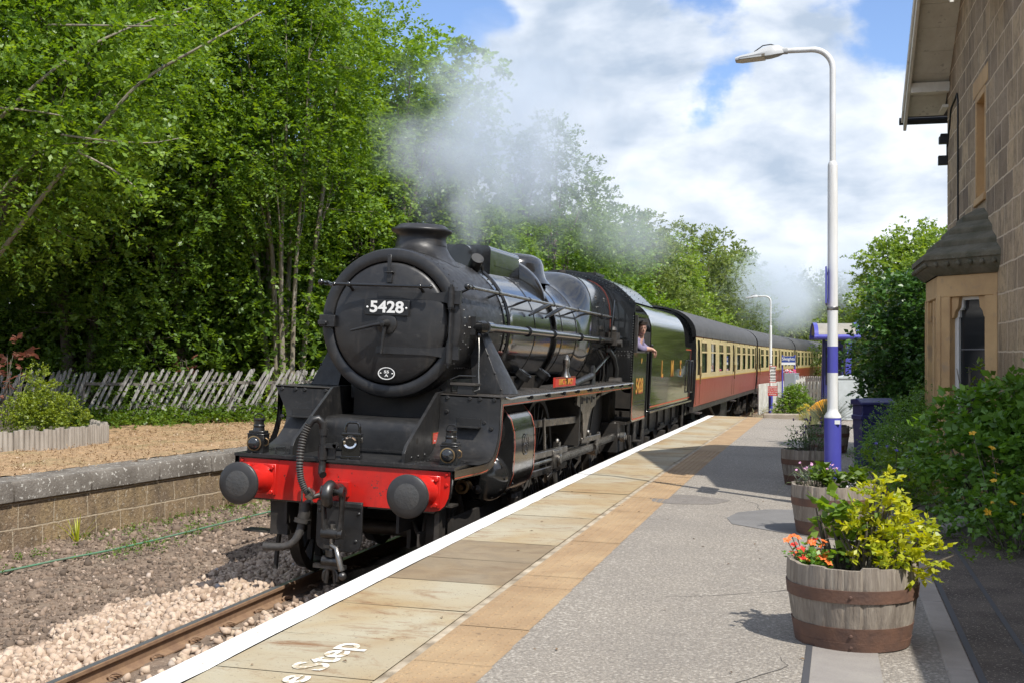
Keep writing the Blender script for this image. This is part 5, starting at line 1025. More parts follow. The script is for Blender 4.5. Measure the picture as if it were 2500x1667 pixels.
# front end fittings
m = MB(); m.prism([(-.225, .90), (.255, .905), (.262, .55)] + [(.262 - .12 + .12 * math.cos(R(t)), .50 - .12 * math.sin(R(t)) * .8) for t in (30, 60, 90)] + [(-.09, .404)] + [(-.105 - .12 * math.cos(R(t)), .50 - .12 * math.sin(R(t)) * .8) for t in (60, 30, 0)], 1, .44, .47, MAT)
m.rivets([(x, .44, z) for x, z in ((-.19, .87), (-.19, .80), (.22, .87), (.22, .79), (.20, .52), (.1, .87))], (0, -1, 0), MAT, .022, .016); m.box(-.22, .255, .425, .441, .845, .895, MAT); m.build('draw_plate', loco, bevel=.006)
HK = mat('forged_steel', (.10, .098, .095), .38, metal=.8, col2=(.05, .048, .045), scale=8, rvar=.1)
m = MB(); m.tube([(.0, .55, 1.02), (0, .40, 1.02), (0, .30, 1.03), (0, .22, 1.075), (0, .17, 1.06), (0, .145, 1.0), (0, .16, .93), (0, .21, .90), (0, .26, .92)], [.06, .06, .065, .06, .055, .06, .058, .045, .015], HK, 12); m.box(-.09, .09, .46, .51, .95, 1.09, RED); hook = m.build('coupling_hook', loco, smooth=60)
m = MB()
for s in (-1, 1):
    m.cyl((s * .075 + .03, .235, 1.02), (s * .12 + .03, .235, 1.02), .055, HK, n=14); m.tube([(s * .095 + .03, .235, 1.02), (s * .095 + .03, .24, .85), (s * .085 + .03, .25, .70), (s * .07 + .03, .26, .62)], [.036, .026, .03, .04], HK, 10); m.cyl((s * .05 + .03, .26, .61), (s * .11 + .03, .26, .61), .05, HK, n=14)
m.cyl((-.07, .235, 1.02), (.15, .235, 1.02), .03, HK, n=12); m.cyl((-.03, .26, .61), (.09, .26, .61), .055, HK, n=14); m.cyl((.03, .26, .70), (.03, .26, .33), .026, STL, n=12); m.cyl((.03, .26, .45), (.03, .26, .39), .06, HK, n=12); m.box(-.05, .11, .23, .29, .47, .50, HK)
m.tube([(.03, .24, .50), (.10, .2, .48), (.13, .19, .40), (.17, .19, .27)], [.02, .022, .03, .03], STL, 8); m.ball((.18, .19, .22), .042, HK, 10)
m.cyl((-.06, .26, .34), (.13, .26, .34), .05, HK, n=14); m.box(-.15, .18, .23, .29, .27, .31, HK); m.tube([(-.03 + .03, .26, .28)] + [(.03 + .075 * math.sin(a), .26, .19 - .085 * math.cos(a + math.pi)) for a in np.linspace(-2.4, 2.4, 14)] + [(.06, .26, .28)], .022, HK, 8); m.build('screw_shackle', hook, smooth=50)
# vacuum standpipe with ribbed hose
m = MB(); m.cyl((-.20, .47, 1.18), (-.20, .47, 1.60), .034, MAT, n=16); m.cyl((-.20, .47, 1.54), (-.20, .47, 1.60), .045, MAT, n=16); m.cyl((-.20, .47, 1.30), (-.20, .47, 1.44), .047, MAT, n=16); m.tube([(-.20, .47, 1.24), (-.20, .46, 1.17), (-.17, .43, 1.15)], .038, MAT, 12); m.tube([(-.20, .47, 1.58), (-.21, .46, 1.66), (-.25, .44, 1.70), (-.30, .42, 1.69), (-.33, .40, 1.64)], .040, MAT, 14)
m.box(-.17, -.07, .48, .50, 1.30, 1.45, MAT); m.box(-.18, -.05, .44, .50, 1.42, 1.46, MAT); m.cyl((-.06, .44, 1.45), (-.06, .48, 1.45), .03, MAT, n=10); vac = m.build('vacuum_pipe', loco, smooth=40)
P_ = []; Rr = []
base = [Vector(p) for p in [(-.33, .40, 1.64), (-.37, .37, 1.52), (-.385, .35, 1.38), (-.385, .34, 1.22), (-.365, .34, 1.10), (-.32, .35, 1.0), (-.27, .38, .95)]]
for i in range(len(base) - 1):
    for t in np.linspace(0, 1, 26, endpoint=False): P_.append(tuple(base[i].lerp(base[i + 1], t)))
def smooth_path(P_, it=14):
    P_ = [Vector(p) for p in P_]
    for _ in range(it): P_ = [P_[0]] + [(P_[i - 1] + P_[i + 1] + P_[i] * 2) / 4 for i in range(1, len(P_) - 1)] + [P_[-1]]
    return P_
P_ = smooth_path(P_, 60); Rr = [.034 + .006 * math.sin(i * 1.25) for i in range(len(P_))]
m = MB(); m.tube(P_, Rr, RUB, 14); m.tube([(-.29, .37, .97), (-.25, .39, .93), (-.20, .42, .95), (-.17, .49, .97)], .026, GRM, 8); m.box(-.2, -.12, .47, .51, .93, 1.02, RED); m.cyl((-.29, .358, .975), (-.262, .38, .945), .056, STL, n=12); m.tube([(-.27, .32, 1.03), (-.23, .33, .98), (-.24, .36, .92)], .012, STL, 6); m.build('ribbed_hose', vac, smooth=60)
m = MB(); m.tube([(-.40, .46, 1.05), (-.40, .46, .84), (-.38, .45, .80)], .012, GRM, 6); m.tube([(-.36, .46, .86), (-.36, .45, .76), (-.37, .44, .70)], .06, GRM, 12); m.cyl((-.37, .44, .70), (-.375, .435, .66), .085, GRM, n=14); m.tube([(-.30, .5, .88), (-.36, .48, .84)], .04, GRM, 8)
m.tube(smooth_path([Vector(p) for p in [(-.375, .435, .66), (-.38, .43, .60), (-.395, .42, .53), (-.42, .40, .47), (-.46, .39, .425), (-.52, .385, .405), (-.60, .385, .405), (-.68, .39, .41), (-.755, .39, .40)]], 3), [.040, .041, .040, .039, .038, .037, .038, .040, .040], RUB, 12); m.build('steam_hose', loco, smooth=60)
for s in (1, -1):
    m = MB(); m.prism([(.56, .845), (.85, .845), (.84, .60), (.86, .50), (.58, .50), (.59, .6)], 0, min(s * .60, s * .79), max(s * .60, s * .79), DRK) if s < 0 else m.box(.95, 1.0, .6, .8, .25, .86, GRM)
    m.box(min(s * .79, s * 1.12), max(s * .79, s * 1.12), .62, .82, .495 if s < 0 else .90, .51 if s < 0 else .92, GRM); m.box(s * .79 - .01, s * .79 + .01, .6, .8, .49, .62, GRM)
    if s > 0: m.box(.95, .97, .62, .82, .35, .92, GRM)
    m.build('front_step', loco)
    m = MB(); m.tube([(s * .75, .75, .62), (s * .78, .75, .35), (s * .78, .72, .12)], .028, DRK, 6); m.tube([(s * .62, .9, .7), (s * .74, .9, .45)], .02, DRK, 6); m.build('guard_iron', loco)
m = MB(); m.tube([(-.78, .62, 1.306), (-.78, .62, 1.37), (-.68, .62, 1.38), (-.66, .62, 1.306)], .01, MAT, 6); m.build('grab_rail', loco)
# lamps standing on the footplate : things of their own
def eng(p): return tuple(loco.matrix_basis @ Vector(p)) if False else (p[0] * math.cos(TH) + p[2] * math.sin(TH), p[1], p[2] * math.cos(TH) - p[0] * math.sin(TH))
LMP = mat('lamp_black', (.012, .012, .012), .3, coat=.3, rvar=.1)
def oil_lamp(label, p, rz=.0):
    t = thing('oil_lamp', label, 'lamp', eng(p), (0, TH, rz), 'oil lamps on the front footplate'); t.scale = (1.2, 1.2, 1.2)
    m = MB(); m.box(-.072, .072, -.07, .07, 0, .155, LMP); m.box(-.078, .078, -.076, .076, .152, .162, LMP); m.box(-.066, .066, -.062, .062, .162, .185, LMP); m.lathe([(.05, .185), (.045, .215), (.05, .22), (.05, .232), (.042, .235), (.042, .27), (.047, .275), (.047, .288), (.001, .293)], (0, 0, 0), (0, 0, 1), LMP, 18); m.build('lamp_body', t, bevel=.004, seg=1)
    m = MB(); m.cyl((-.0, -.07, .082), (0, -.095, .082), .062, LMP, n=22); m.lathe([(.062, -.095), (.064, -.105), (.054, -.107), (.054, -.10)], (0, 0, .082), (0, 1, 0), BRS, 24); m.build('lens_rim', t, smooth=40)
    m = MB(); m.lathe([(.054, -.10), (.045, -.118), (.025, -.128), (.001, -.131)], (0, 0, .082), (0, 1, 0), GLS, 22); m.build('lens', t, smooth=60)
    m = MB(); m.tube([(-.045, 0, .27)] + [(-.045 * math.cos(a), 0, .285 + .045 * math.sin(a)) for a in np.linspace(0, 3.14, 9)] + [(.045, 0, .27)], .005, LMP, 6); m.tube([(.076, -.03, .06), (.10, -.03, .075), (.10, -.03, .11), (.076, -.03, .125)], .006, BRS, 6); m.build('handle', t, smooth=50)
    return t
oil_lamp('small black oil lamp on the footplate end above the buffer nearest the paling fence', (-1.0, .66, 1.306), .1)
oil_lamp('small black oil lamp on the platform end of the footplate, below the red maker plate', (1.03, .78, 1.306), .06)
t = thing('electric_headlamp', 'glossy black portable headlamp with bright reflector standing at the middle of the footplate', 'lamp', eng((.03, .66, 1.306)), (0, TH, .22)); t.scale = (1.2, 1.12, 1.08)
GL2 = mat('lamp_gloss', (.008, .008, .008), .08, coat=.8)
m = MB(); m.box(-.078, .078, -.06, .06, .012, .235, GL2); m.box(-.083, .083, -.065, .065, .0, .03, GL2); m.box(-.083, .083, -.065, .065, .215, .24, GL2); m.box(.078, .088, -.02, .02, .15, .2, STL); m.build('lamp_body', t, bevel=.01)
m = MB(); m.tube([(-.06, 0, .235), (-.06, 0, .29), (-.05, 0, .325), (-.03, 0, .338), (.03, 0, .338), (.05, 0, .325), (.06, 0, .29), (.06, 0, .235)], .013, GL2, 8); m.build('handle', t, smooth=50)
m = MB(); m.lathe([(.066, -.072), (.062, -.078), (.056, -.072), (.056, -.06)], (-.008, 0, .155), (0, 1, 0), GL2, 26); m.lathe([(.056, -.068), (.03, -.055), (.012, -.05), (.001, -.062)], (-.008, 0, .155), (0, 1, 0), mat('reflector', (.85, .83, .78), .08, metal=1), 26); m.build('reflector', t, smooth=50)
# ------------------------------------------------------------------ tender
tender = thing('tender', 'black tender lettered LMS coupled behind the cab, its glossy side reflecting the trees', 'tender', (0, 12.0, 0), (0, TH, 0))
TEN = mat('tender_black', (.010, .011, .011), .13, coat=.9, crough=.045, bump=.035, bscale=1.6, rvar=.06, col2=(.018, .016, .014), scale=2, stretch=(1, 6, .6))
def tsec(y, zt=3.42, zb=1.40):
    p = [(-1.285, y, zb), (-1.285, y, 2.88)] + [(-1.285 + .50 * (1 - math.cos(R(t))), y, 2.88 + (zt - 2.88) * math.sin(R(t))) for t in range(10, 81, 10)] + [(-.74, y, zt)]
    return p + [(-x, y_, z) for x, y_, z in reversed(p)]
m = MB(); rings = [tsec(.12), tsec(5.25)]; m.loft(rings, TEN, False)
for s in (1, -1):
    m.prism([(5.25, 1.40), (6.75, 1.40), (6.75, 2.64), (5.62, 2.64), (5.45, 2.70), (5.34, 2.85), (5.25, 2.95)], 0, min(s * 1.285, s * 1.268), max(s * 1.285, s * 1.268), TEN)
    # rounded sweep of the front and rear edges of the curved top
m.loft([[(x, .13, z) for x, _, z in tsec(0)], [(x * .985, .13, z - .012) for x, _, z in tsec(0)]], BLK, False)
m.loft([[(x * .985, 5.23, z - .012) for x, _, z in tsec(0)], [(x, 5.25, z) for x, _, z in tsec(0)]], BLK, False)
m.build('tank', tender, smooth=40)
m = MB(); m.box(-1.26, 1.26, 5.2, 6.74, 1.4, 2.55, DRK); m.box(-1.25, 1.25, .3, 5.2, 1.4, 2.5, DRK); m.loft([[(-.92, y, 2.9), (-.5, y, 3.2 - .02 * y), (0, y, 3.28 - .03 * y), (.5, y, 3.2 - .02 * y), (.92, y, 2.9)] for y in (.6, 1.5, 3, 4.4)], mat('coal', (.012, .012, .013), .45, bump=1., bscale=14, col2=(.03, .03, .03), scale=12), False); m.cyl((0, 5.9, 2.55), (0, 5.9, 2.75), .28, BLK, n=20); m.box(-.05, .05, 5.0, 5.1, 2.5, 3.3, BLK); m.build('coal_space', tender)
for s in (1, -1):
    X = s * 1.2885; m = MB()
    m.loft([[(X, .16, 2.60), (X, .16, 1.44), (X, 6.7, 1.44), (X, 6.7, 2.60), (X, 5.66, 2.60)], [(X, .19, 2.60), (X, .19, 1.465), (X, 6.67, 1.465), (X, 6.67, 2.575), (X, 5.66, 2.575)]], LIN, False); m.build('tank_lining', tender, smooth=0)
    for ch, y in (('L', 1.78), ('M', 3.32), ('S', 4.76)):
        m = MB(); m.text(ch, frame((X + s * .001, y + .03, 2.145), (0, s, 0), (0, 0, 1)), .46, RSH, .001, .012, sx=1.15); m.text(ch, frame((X + s * .003, y, 2.16), (0, s, 0), (0, 0, 1)), .46, YEL, .001, .008, sx=1.15); m.build('letter', tender, smooth=0)
    m = MB(); m.tube([(s * 1.30, 6.25, 2.33), (s * 1.34, 6.25, 2.33), (s * 1.34, 6.25, 1.58), (s * 1.30, 6.25, 1.58)], .016, BLK, 8); m.tube([(s * 1.30, 6.72, 2.33), (s * 1.34, 6.72, 2.33), (s * 1.34, 6.72, 1.58), (s * 1.30, 6.72, 1.58)], .016, BLK, 8); m.tube([(s * 1.34, 6.25, 2.33), (s * 1.34, 6.72, 2.33)], .016, BLK, 8); m.tube([(s * 1.34, 6.25, 1.58), (s * 1.34, 6.72, 1.58)], .016, BLK, 8); m.build('handrail', tender, smooth=50); m = MB(); m.tube([(s * 1.30, .08, 1.42), (s * 1.31, .08, 2.62)], .02, BLK, 8); m.ball((s * 1.31, .08, 2.62), .03, BLK, 8); m.ball((s * 1.31, .08, 1.5), .03, BLK, 8); m.build('handrail', tender, smooth=50)
    m = MB(); m.box(min(s * 1.0, s * 1.33), max(s * 1.0, s * 1.33), .05, 6.85, 1.345, 1.385, BLK); m.build('footplate', tender, bevel=.005, seg=1)
    m = MB()
    fr = [(.2, 1.345), (.2, .95), (.5, .75), (.85, .55), (1.6, .55), (1.95, .85), (2.75, .85), (3.1, .55), (3.9, .55), (4.25, .85), (5.0, .85), (5.35, .55), (6.1, .55), (6.5, .8), (6.75, 1.0), (6.75, 1.345)]
    m.prism(fr, 0, min(s * 1.0, s * 1.02), max(s * 1.0, s * 1.02), GRM)
    for y in (1.2, 3.49, 5.77):
        m.box(min(s * 1.0, s * 1.16), max(s * 1.0, s * 1.16), y - .14, y + .14, .50, .82, GRM); m.box(min(s * 1.02, s * 1.09), max(s * 1.02, s * 1.09), y - .55, y + .55, .86, .90, GRM); m.box(min(s * 1.02, s * 1.10), max(s * 1.02, s * 1.10), y - .4, y + .4, .90, .94, GRM); m.box(min(s * 1.02, s * 1.10), max(s * 1.02, s * 1.10), y - .25, y + .25, .94, .98, GRM)
        for d in (-.55, .55): m.bar((s * 1.06, y + d, .88), (s * 1.06, y + d, 1.34), .04, .05, GRM)
    m.bar((s * 1.14, .4, .40), (s * 1.14, 6.4, .40), .03, .05, GRM)
    for y in (.25, 6.45): m.box(min(s * 1.1, s * 1.30), max(s * 1.1, s * 1.30), y, y + .32, .50, .52, GRM); m.box(min(s * 1.14, s * 1.16), max(s * 1.14, s * 1.16), y, y + .3, .5, 1.3, GRM)
    m.build('side_frame', tender)
def wheelset(parent, y, r, x=.70, name='wheel', mm=None):
    for s in (1, -1):
        m = MB(); m.lathe([(.08, .02), (r - .08, .05), (r - .06, .13), (r, .135), (r, .03), (r + .03, .02), (r + .03, 0), (.08, 0)], (s * x, y, r), (s, 0, 0), mm or GRM, 36); m.build(name, parent, smooth=35)
for y in (1.2, 3.49, 5.77): wheelset(tender, y, .65)
m = MB(); m.box(-1.2, 1.2, 6.75, 6.85, 1.0, 1.345, BLK); m.box(-.9, .9, .2, 6.7, .9, 1.35, DRK); m.build('rear_beam', tender)
# ------------------------------------------------------------------ carriages
CRM = mat('coach_cream', (.66, .53, .27), .34, coat=.25, crough=.15, rvar=.06, col2=(.58, .45, .22), scale=1.2)
CRI = mat('coach_crimson', (.25, .024, .018), .34, coat=.18, crough=.2, col2=(.29, .05, .035), scale=2.0, stretch=(1, 5, .5), rvar=.05, bump=.03, bscale=2)
ROF = mat('coach_roof', (.045, .044, .043), .62, col2=(.085, .08, .075), scale=2.4, stretch=(1, 2.5, 1), rvar=.1)
WGL = mat('window_glass', (.035, .05, .04), .05, spec=.9, coat=.4, crough=.02)
WFR = mat('window_frame_cream', (.58, .46, .24), .4)
INT = mat('coach_interior', (.10, .07, .045), .8)
LNG = mat('coach_lining', (.50, .30, .06), .4)
def coach_proto(name, label):
    L_ = 19.66; root = thing(name, label, 'carriage', group='crimson and cream carriages of the train')
    prof = [(1.37, 1.20), (1.395, 1.45), (1.40, 1.88), (1.40, 2.2), (1.385, 2.60), (1.355, 2.93)]
    lower = prof[:3]; upper = prof[2:]
    xs_of = lambda z: float(np.interp(z, [p[1] for p in prof], [p[0] for p in prof]))
    wins = [1.25 + 1.98 * 0 + 0.0] ; W_ = []
    for c in (1.75, 3.85, 5.95, 8.05): W_ += [(c, 1.18)]
    W_ += [(L_ - c, 1.18) for c, _ in W_]
    doors = [.55, L_ / 2, L_ - .55]
    m = MB()
    for s in (1, -1):
        m.loft([[(s * x, y, z) for x, z in lower] for y in (0, L_)], CRI, False)
        segs = sorted([(c - w_ / 2, c + w_ / 2) for c, w_ in W_] + [(d - .24, d + .24) for d in doors]); y0 = 0
        def pan(a, b, z0, z1):
            m.loft([[(s * xs_of(z), y, z) for z in np.linspace(z0, z1, 4)] for y in (a, b)], CRM, False)
        for a, b in segs: pan(y0, a, 1.88, 2.93); pan(a, b, 1.88, 1.98); pan(a, b, 2.83, 2.93); y0 = b
        pan(y0, L_, 1.88, 2.93)
        for z, h_ in ((1.885, .018), (2.925, .03)): m.loft([[(s * (xs_of(z) + .004), y, z - h_), (s * (xs_of(z) + .004), y, z + h_)] for y in (0, L_)], LNG if z < 2 else CRI, False)
        for d in doors:
            for e in (-.36, .36): m.box(min(s * 1.396, s * 1.403), max(s * 1.396, s * 1.403), d + e - .006, d + e + .006, 1.25, 2.85, BLK)
        for y in np.linspace(1.5, L_ - 1.5, 9): m.box(min(s * 1.34, s * 1.37), max(s * 1.34, s * 1.37), y - .008, y + .008, 2.86, 2.95, BLK)
    endp = [(x, z) for x, z in prof] + [(1.2, 3.22), (.8, 3.5), (0, 3.62)]
    full = endp + [(-x, z) for x, z in reversed(endp[:-1])]
    m.prism(full, 1, 0, .03, BLK); m.prism(full, 1, L_ - .03, L_, BLK)
    m.build('body', root, smooth=30)
    rf = [(1.375, 2.925)] + [(1.37 * math.cos(R(t)) ** .75, 2.95 + .70 * math.sin(R(t)) ** .95) for t in range(8, 90, 9)] + [(0, 3.655)]
    rf = rf + [(-x, z) for x, z in reversed(rf[:-1])]
    m = MB(); m.loft([[(x, y, z) for x, z in rf] for y in np.linspace(-.06, L_ + .06, 12)], ROF, False); m.loft([[(x, -.06, z), (x * .93, -.06, z - .04)] for x, z in rf], BLK, False)
    for y in np.linspace(1.2, L_ - 1.2, 8):
        for x in (-.45, .45): m.lathe([(.12, -.05), (.11, .02), (.06, .045), (.001, .05)], (x * .6, y, 3.61), (0, 0, 1), ROF, 12)
    for y in np.linspace(2.2, L_ - 2.2, 6): m.loft([[(x * 1.004, y + d, z + .004) for x, z in rf] for d in (-.02, .02)], ROF, False)
    m.build('roof', root, smooth=40)
    m = MB()
    m.box(-1.34, 1.34, .05, L_ - .05, 1.3, 1.34, INT)
    for y in np.linspace(1.0, L_ - 1.0, 20): m.box(-1.25, -.3, y - .06, y + .06, 1.34, 2.25, INT); m.box(.3, 1.25, y - .06, y + .06, 1.34, 2.25, INT)
    m.box(-.02, .02, .05, L_ - .05, 1.345, 3.3, INT); m.build('interior', root, smooth=0)  # lengthwise partition added to block sky light through the opposite windows
    for s in (1, -1):
        for c, w_ in W_:
            a, b = c - w_ / 2, c + w_ / 2; m = MB(); f = .045
            def q(y0, y1, z0, z1, mm, d): m.loft([[(s * (xs_of(z) + d), y, z) for z in (z0, z1)] for y in (y0, y1)], mm, False)
            for y0, y1, z0, z1 in ((a, a + f, 1.98, 2.83), (b - f, b, 1.98, 2.83), (a, b, 1.98, 1.98 + f), (a, b, 2.83 - f, 2.83), (a, b, 2.53, 2.57), (c - .02, c + .02, 2.57, 2.83), (c - .30, c - .27, 2.57, 2.83), (c + .27, c + .30, 2.57, 2.83)): q(y0, y1, z0, z1, WFR, .004)
            w_o = m.build('window', root, smooth=0)
            m = MB(); q(a + .01, b - .01, 1.99, 2.82, WGL, -.025); m.build('pane', w_o, smooth=0)
        for d in doors:
            m = MB(); m.loft([[(s * (xs_of(z) - .02), y, z) for z in (1.98, 2.83)] for y in (d - .24, d + .24)], WGL, False); m.box(min(s * 1.40, s * 1.43), max(s * 1.40, s * 1.43), d + .27, d + .30, 1.75, 2.2, BRS); m.box(min(s * 1.40, s * 1.44), max(s * 1.40, s * 1.44), d + .20, d + .3, 1.95, 1.98, BRS); m.build('door', root)
    m = MB()
    for s in (1, -1):
        m.box(min(s * 1.28, s * 1.36), max(s * 1.28, s * 1.36), 0, L_, 1.06, 1.20, GRM); m.bar((s * 1.1, 5.5, 1.1), (s * 1.1, 7.5, .62), .05, .05, GRM); m.bar((s * 1.1, 7.5, .62), (s * 1.1, L_ - 7.5, .62), .05, .05, GRM); m.bar((s * 1.1, L_ - 7.5, .62), (s * 1.1, L_ - 5.5, 1.1), .05, .05, GRM)
        for y in (.5, L_ / 2, L_ - .5): m.box(min(s * 1.36, s * 1.50), max(s * 1.36, s * 1.50), y - .3, y + .3, 1.02, 1.05, GRM)
        m.box(min(s * .5, s * 1.2), max(s * .5, s * 1.2), 8.2, 10.2, .45, 1.05, GRM); m.cyl((s * .7, 11.2, .75), (s * .7, 12.6, .75), .22, GRM, n=16)
    m.box(-1.2, 1.2, 0, L_, 1.0, 1.2, DRK); m.build('underframe', root)
    for yb in (3.0, L_ - 3.0):
        m = MB()
        for s in (1, -1):
            m.prism([(yb - 2.0, .55), (yb - 1.6, .72), (yb + 1.6, .72), (yb + 2.0, .55), (yb + 2.0, .42), (yb + 1.2, .5), (yb + .5, .38), (yb - .5, .38), (yb - 1.2, .5), (yb - 2.0, .42)], 0, min(s * .98, s * 1.04), max(s * .98, s * 1.04), GRM)
            for d in (-1.3, 1.3): m.box(min(s * 1.0, s * 1.16), max(s * 1.0, s * 1.16), yb + d - .12, yb + d + .12, .36, .62, GRM); m.cyl((s * 1.08, yb + d - .3, .5), (s * 1.08, yb + d - .3, .8), .08, GRM, n=10); m.cyl((s * 1.08, yb + d + .3, .5), (s * 1.08, yb + d + .3, .8), .08, GRM, n=10)
            m.box(min(s * .9, s * 1.15), max(s * .9, s * 1.15), yb - .35, yb + .35, .34, .42, GRM)
        m.box(-1.0, 1.0, yb - .4, yb + .4, .5, .95, DRK); bg_ = m.build('bogie', root)
        for d in (-1.3, 1.3):
            for s in (1, -1):
                m = MB(); m.lathe([(.08, .02), (.37, .05), (.40, .13), (.457, .135), (.457, .03), (.485, .02), (.485, 0), (.08, 0)], (s * .70, yb + d, .457), (s, 0, 0), GRM, 28); m.build('wheel', bg_, smooth=35)
    for e, yy in ((-1, 0), (1, L_)):
        m = MB()
        for s in (1, -1): m.cyl((s * .87, yy, 1.06), (s * .87, yy + e * .25, 1.06), .09, DRK, n=14); m.cyl((s * .87, yy + e * .25, 1.06), (s * .87, yy + e * .29, 1.06), .2, GRM, n=18)
        m.box(-.5, .5, min(yy, yy + e * .28), max(yy, yy + e * .28), 1.3, 3.3, RUB); m.build('gangway', root)
    return root
c0 = coach_proto('railway_carriage', 'first crimson and cream carriage, coupled directly behind the black tender')
C0Y = 19.15
def set_coach(o, y0):
    y1 = y0 + 19.66; f = lambda y: xc(y) - (.02 if y < 30 else 0); yaw = -math.atan2(f(y1) - f(y0), 19.66); o.location = (f(y0), y0, 0); o.rotation_euler = (0, TH, yaw); o.rotation_mode = 'XYZ'
    o.rotation_euler = (Matrix.Rotation(yaw, 3, 'Z') @ Matrix.Rotation(TH, 3, 'Y')).to_euler('XYZ')
set_coach(c0, C0Y)
for i, lab in enumerate(['second crimson and cream carriage, behind the white warning sign', 'third crimson and cream carriage, behind the blue station name board', 'farthest crimson and cream carriage, rounding the bend by the blue ticket shelter']):
    c = dup(c0, label=lab); set_coach(c, C0Y + 20.3 * (i + 1))
# ------------------------------------------------------------------ driver leaning from the cab
SKIN = mat('skin', (.50, .30, .22), .5, col2=(.46, .25, .18), scale=14)
SHIRT = mat('shirt_cloth', (.22, .19, .29), .85, col2=(.17, .145, .235), scale=9, bump=.3, bscale=14)
HAIR = mat('dark_hair', (.025, .018, .013), .55, col2=(.045, .033, .024), scale=30, bump=.5, bscale=60)
def skin_obj(name, verts, edges, radii, m, parent, sub=2, root=0):
    me = bpy.data.meshes.new(name); me.from_pydata(verts, edges, []); o = bpy.data.objects.new(name, me); COL.objects.link(o); o.parent = parent
    md = o.modifiers.new('skin', 'SKIN'); md.use_smooth_shade = True
    for i, r in enumerate(radii):
        q = me.skin_vertices[0].data[i]; q.radius = (r, r) if not isinstance(r, tuple) else r; q.use_root = i == root
    s = o.modifiers.new('sub', 'SUBSURF'); s.levels = sub; s.render_levels = sub; me.materials.append(m); return o
person = thing('person', 'person with short dark hair and mauve shirt leaning out of the cab window', 'person', eng((1.20, 11.28, 2.50)), (0, 0, 0))
# local frame: x out of the cab toward the platform, y back along the train, z up from the window sill
V_ = [(-.22, .05, -.75), (-.18, .04, -.35), (-.08, .02, .02), (.0, .0, .20), (.035, -.03, .30), (.05, -.055, .37), (.06, -.07, .46),
      (-.06, -.17, .17), (-.05, .19, .17), (.06, -.20, .04), (.09, .24, .04), (.16, -.02, .05), (.19, .12, .045), (.21, .10, .045), (.23, .16, .03)]
E_ = [(0, 1), (1, 2), (2, 3), (3, 4), (4, 5), (5, 6), (3, 7), (3, 8), (7, 9), (8, 10), (9, 11), (10, 12), (11, 13), (12, 14)]
RR = [(.17, .13), (.17, .12), (.17, .12), (.13, .09), (.055, .055), (.075, .08), (.07, .075), .065, .065, .05, .05, .04, .04, .032, .032]
def hand(V_, E_, RR, base, d, side, curl):
    d = Vector(d).normalized(); side = Vector(side).normalized(); up = d.cross(side); b = Vector(base)
    bi = len(V_) - 0; root_i = [i for i, v in enumerate(V_) if (Vector(v) - b).length < 1e-5][0]; pc = b + d * .05; V_.append(tuple(pc)); E_.append((root_i, len(V_) - 1)); RR.append((.038, .02)); pi = len(V_) - 1
    for k, (o_, L_) in enumerate(((-.028, .062), (-.010, .072), (.009, .068), (.027, .055))):
        p = pc + d * .03 + side * o_; V_.append(tuple(p)); E_.append((pi, len(V_) - 1)); RR.append(.0095)
        for j in (1, 2): q = p + d * (L_ * .5 * j * (1 - .15 * j)) - up * curl * (.016 * j * j); V_.append(tuple(q)); E_.append((len(V_) - 2, len(V_) - 1)); RR.append(.0085 - .0012 * j)
    p = pc - side * .036 - d * .01; V_.append(tuple(p)); E_.append((pi, len(V_) - 1)); RR.append(.011); V_.append(tuple(p + d * .03 - side * .014 - up * .012)); E_.append((len(V_) - 2, len(V_) - 1)); RR.append(.0095)
hand(V_, E_, RR, V_[13], (.75, .35, -.35), (-.3, .8, .1), 1.0); hand(V_, E_, RR, V_[14], (.5, -.35, -.7), (.6, .6, .1), 1.2)
skin_obj('body', V_, E_, RR, SKIN, person, 2)
m = MB(); hc = Vector((.062, -.072, .415))
fw = Vector((.48, -.86, -.16)).normalized(); rt = fw.cross(Vector((0, 0, 1))).normalized(); upv = rt.cross(fw)
HM = Matrix(((rt.x, fw.x, upv.x, hc.x), (rt.y, fw.y, upv.y, hc.y), (rt.z, fw.z, upv.z, hc.z), (0, 0, 0, 1)))
def hp(x, y, z): return HM @ Vector((x, y, z))
def head_ring(z, wx, fy, by, n=20): return [hp(wx * math.cos(t), (fy if math.sin(t) > 0 else by) * math.sin(t), z) for t in [2 * math.pi * i / n for i in range(n)]]
m.loft([head_ring(-.125, .03, .06, .03), head_ring(-.11, .045, .085, .05), head_ring(-.07, .06, .094, .075), head_ring(-.02, .070, .096, .094), head_ring(.04, .077, .094, .103), head_ring(.085, .07, .08, .094), head_ring(.115, .045, .05, .065), head_ring(.125, .01, .01, .01)], SKIN, True, True)
m.loft([[hp(x, .092, -.005 + .0), hp(x * .8, .098, -.03), hp(x, .094, -.045)] for x in (-.02,)] + [[hp(0, .10, .015), hp(0, .122, -.032), hp(0, .096, -.046)]] + [[hp(.02, .092, -.005), hp(.016, .098, -.03), hp(.02, .094, -.045)]], SKIN, False)
for s in (-1, 1): m.ball(hp(s * .078, -.01, -.01), .022, SKIN, 8, (.5, 1, 1.4)); m.ball(hp(s * .028, .088, .012), .012, HAIR, 8, (1, .5, .6)); m.obox(hp(s * .03, .096, .034), (rt, fw, upv), (.02, .005, .0045), HAIR)
m.obox(hp(0, .094, -.072), (rt, fw, upv), (.022, .004, .004), mat('lips', (.35, .14, .12), .5)); m.build('head', person, smooth=60)
m = MB(); m.loft([head_ring(.02, .079, -.02, .108), head_ring(.06, .083, .045, .112), head_ring(.085, .08, .094, .108), head_ring(.12, .062, .075, .085), head_ring(.142, .012, .012, .012)], HAIR, True, True)
for k in range(16): x = -.065 + .0087 * k; m.obox(hp(x, .082 - 4 * x * x, .095 + .008 * (k % 3)), (rt, fw, upv), (.006, .02, .018), HAIR)
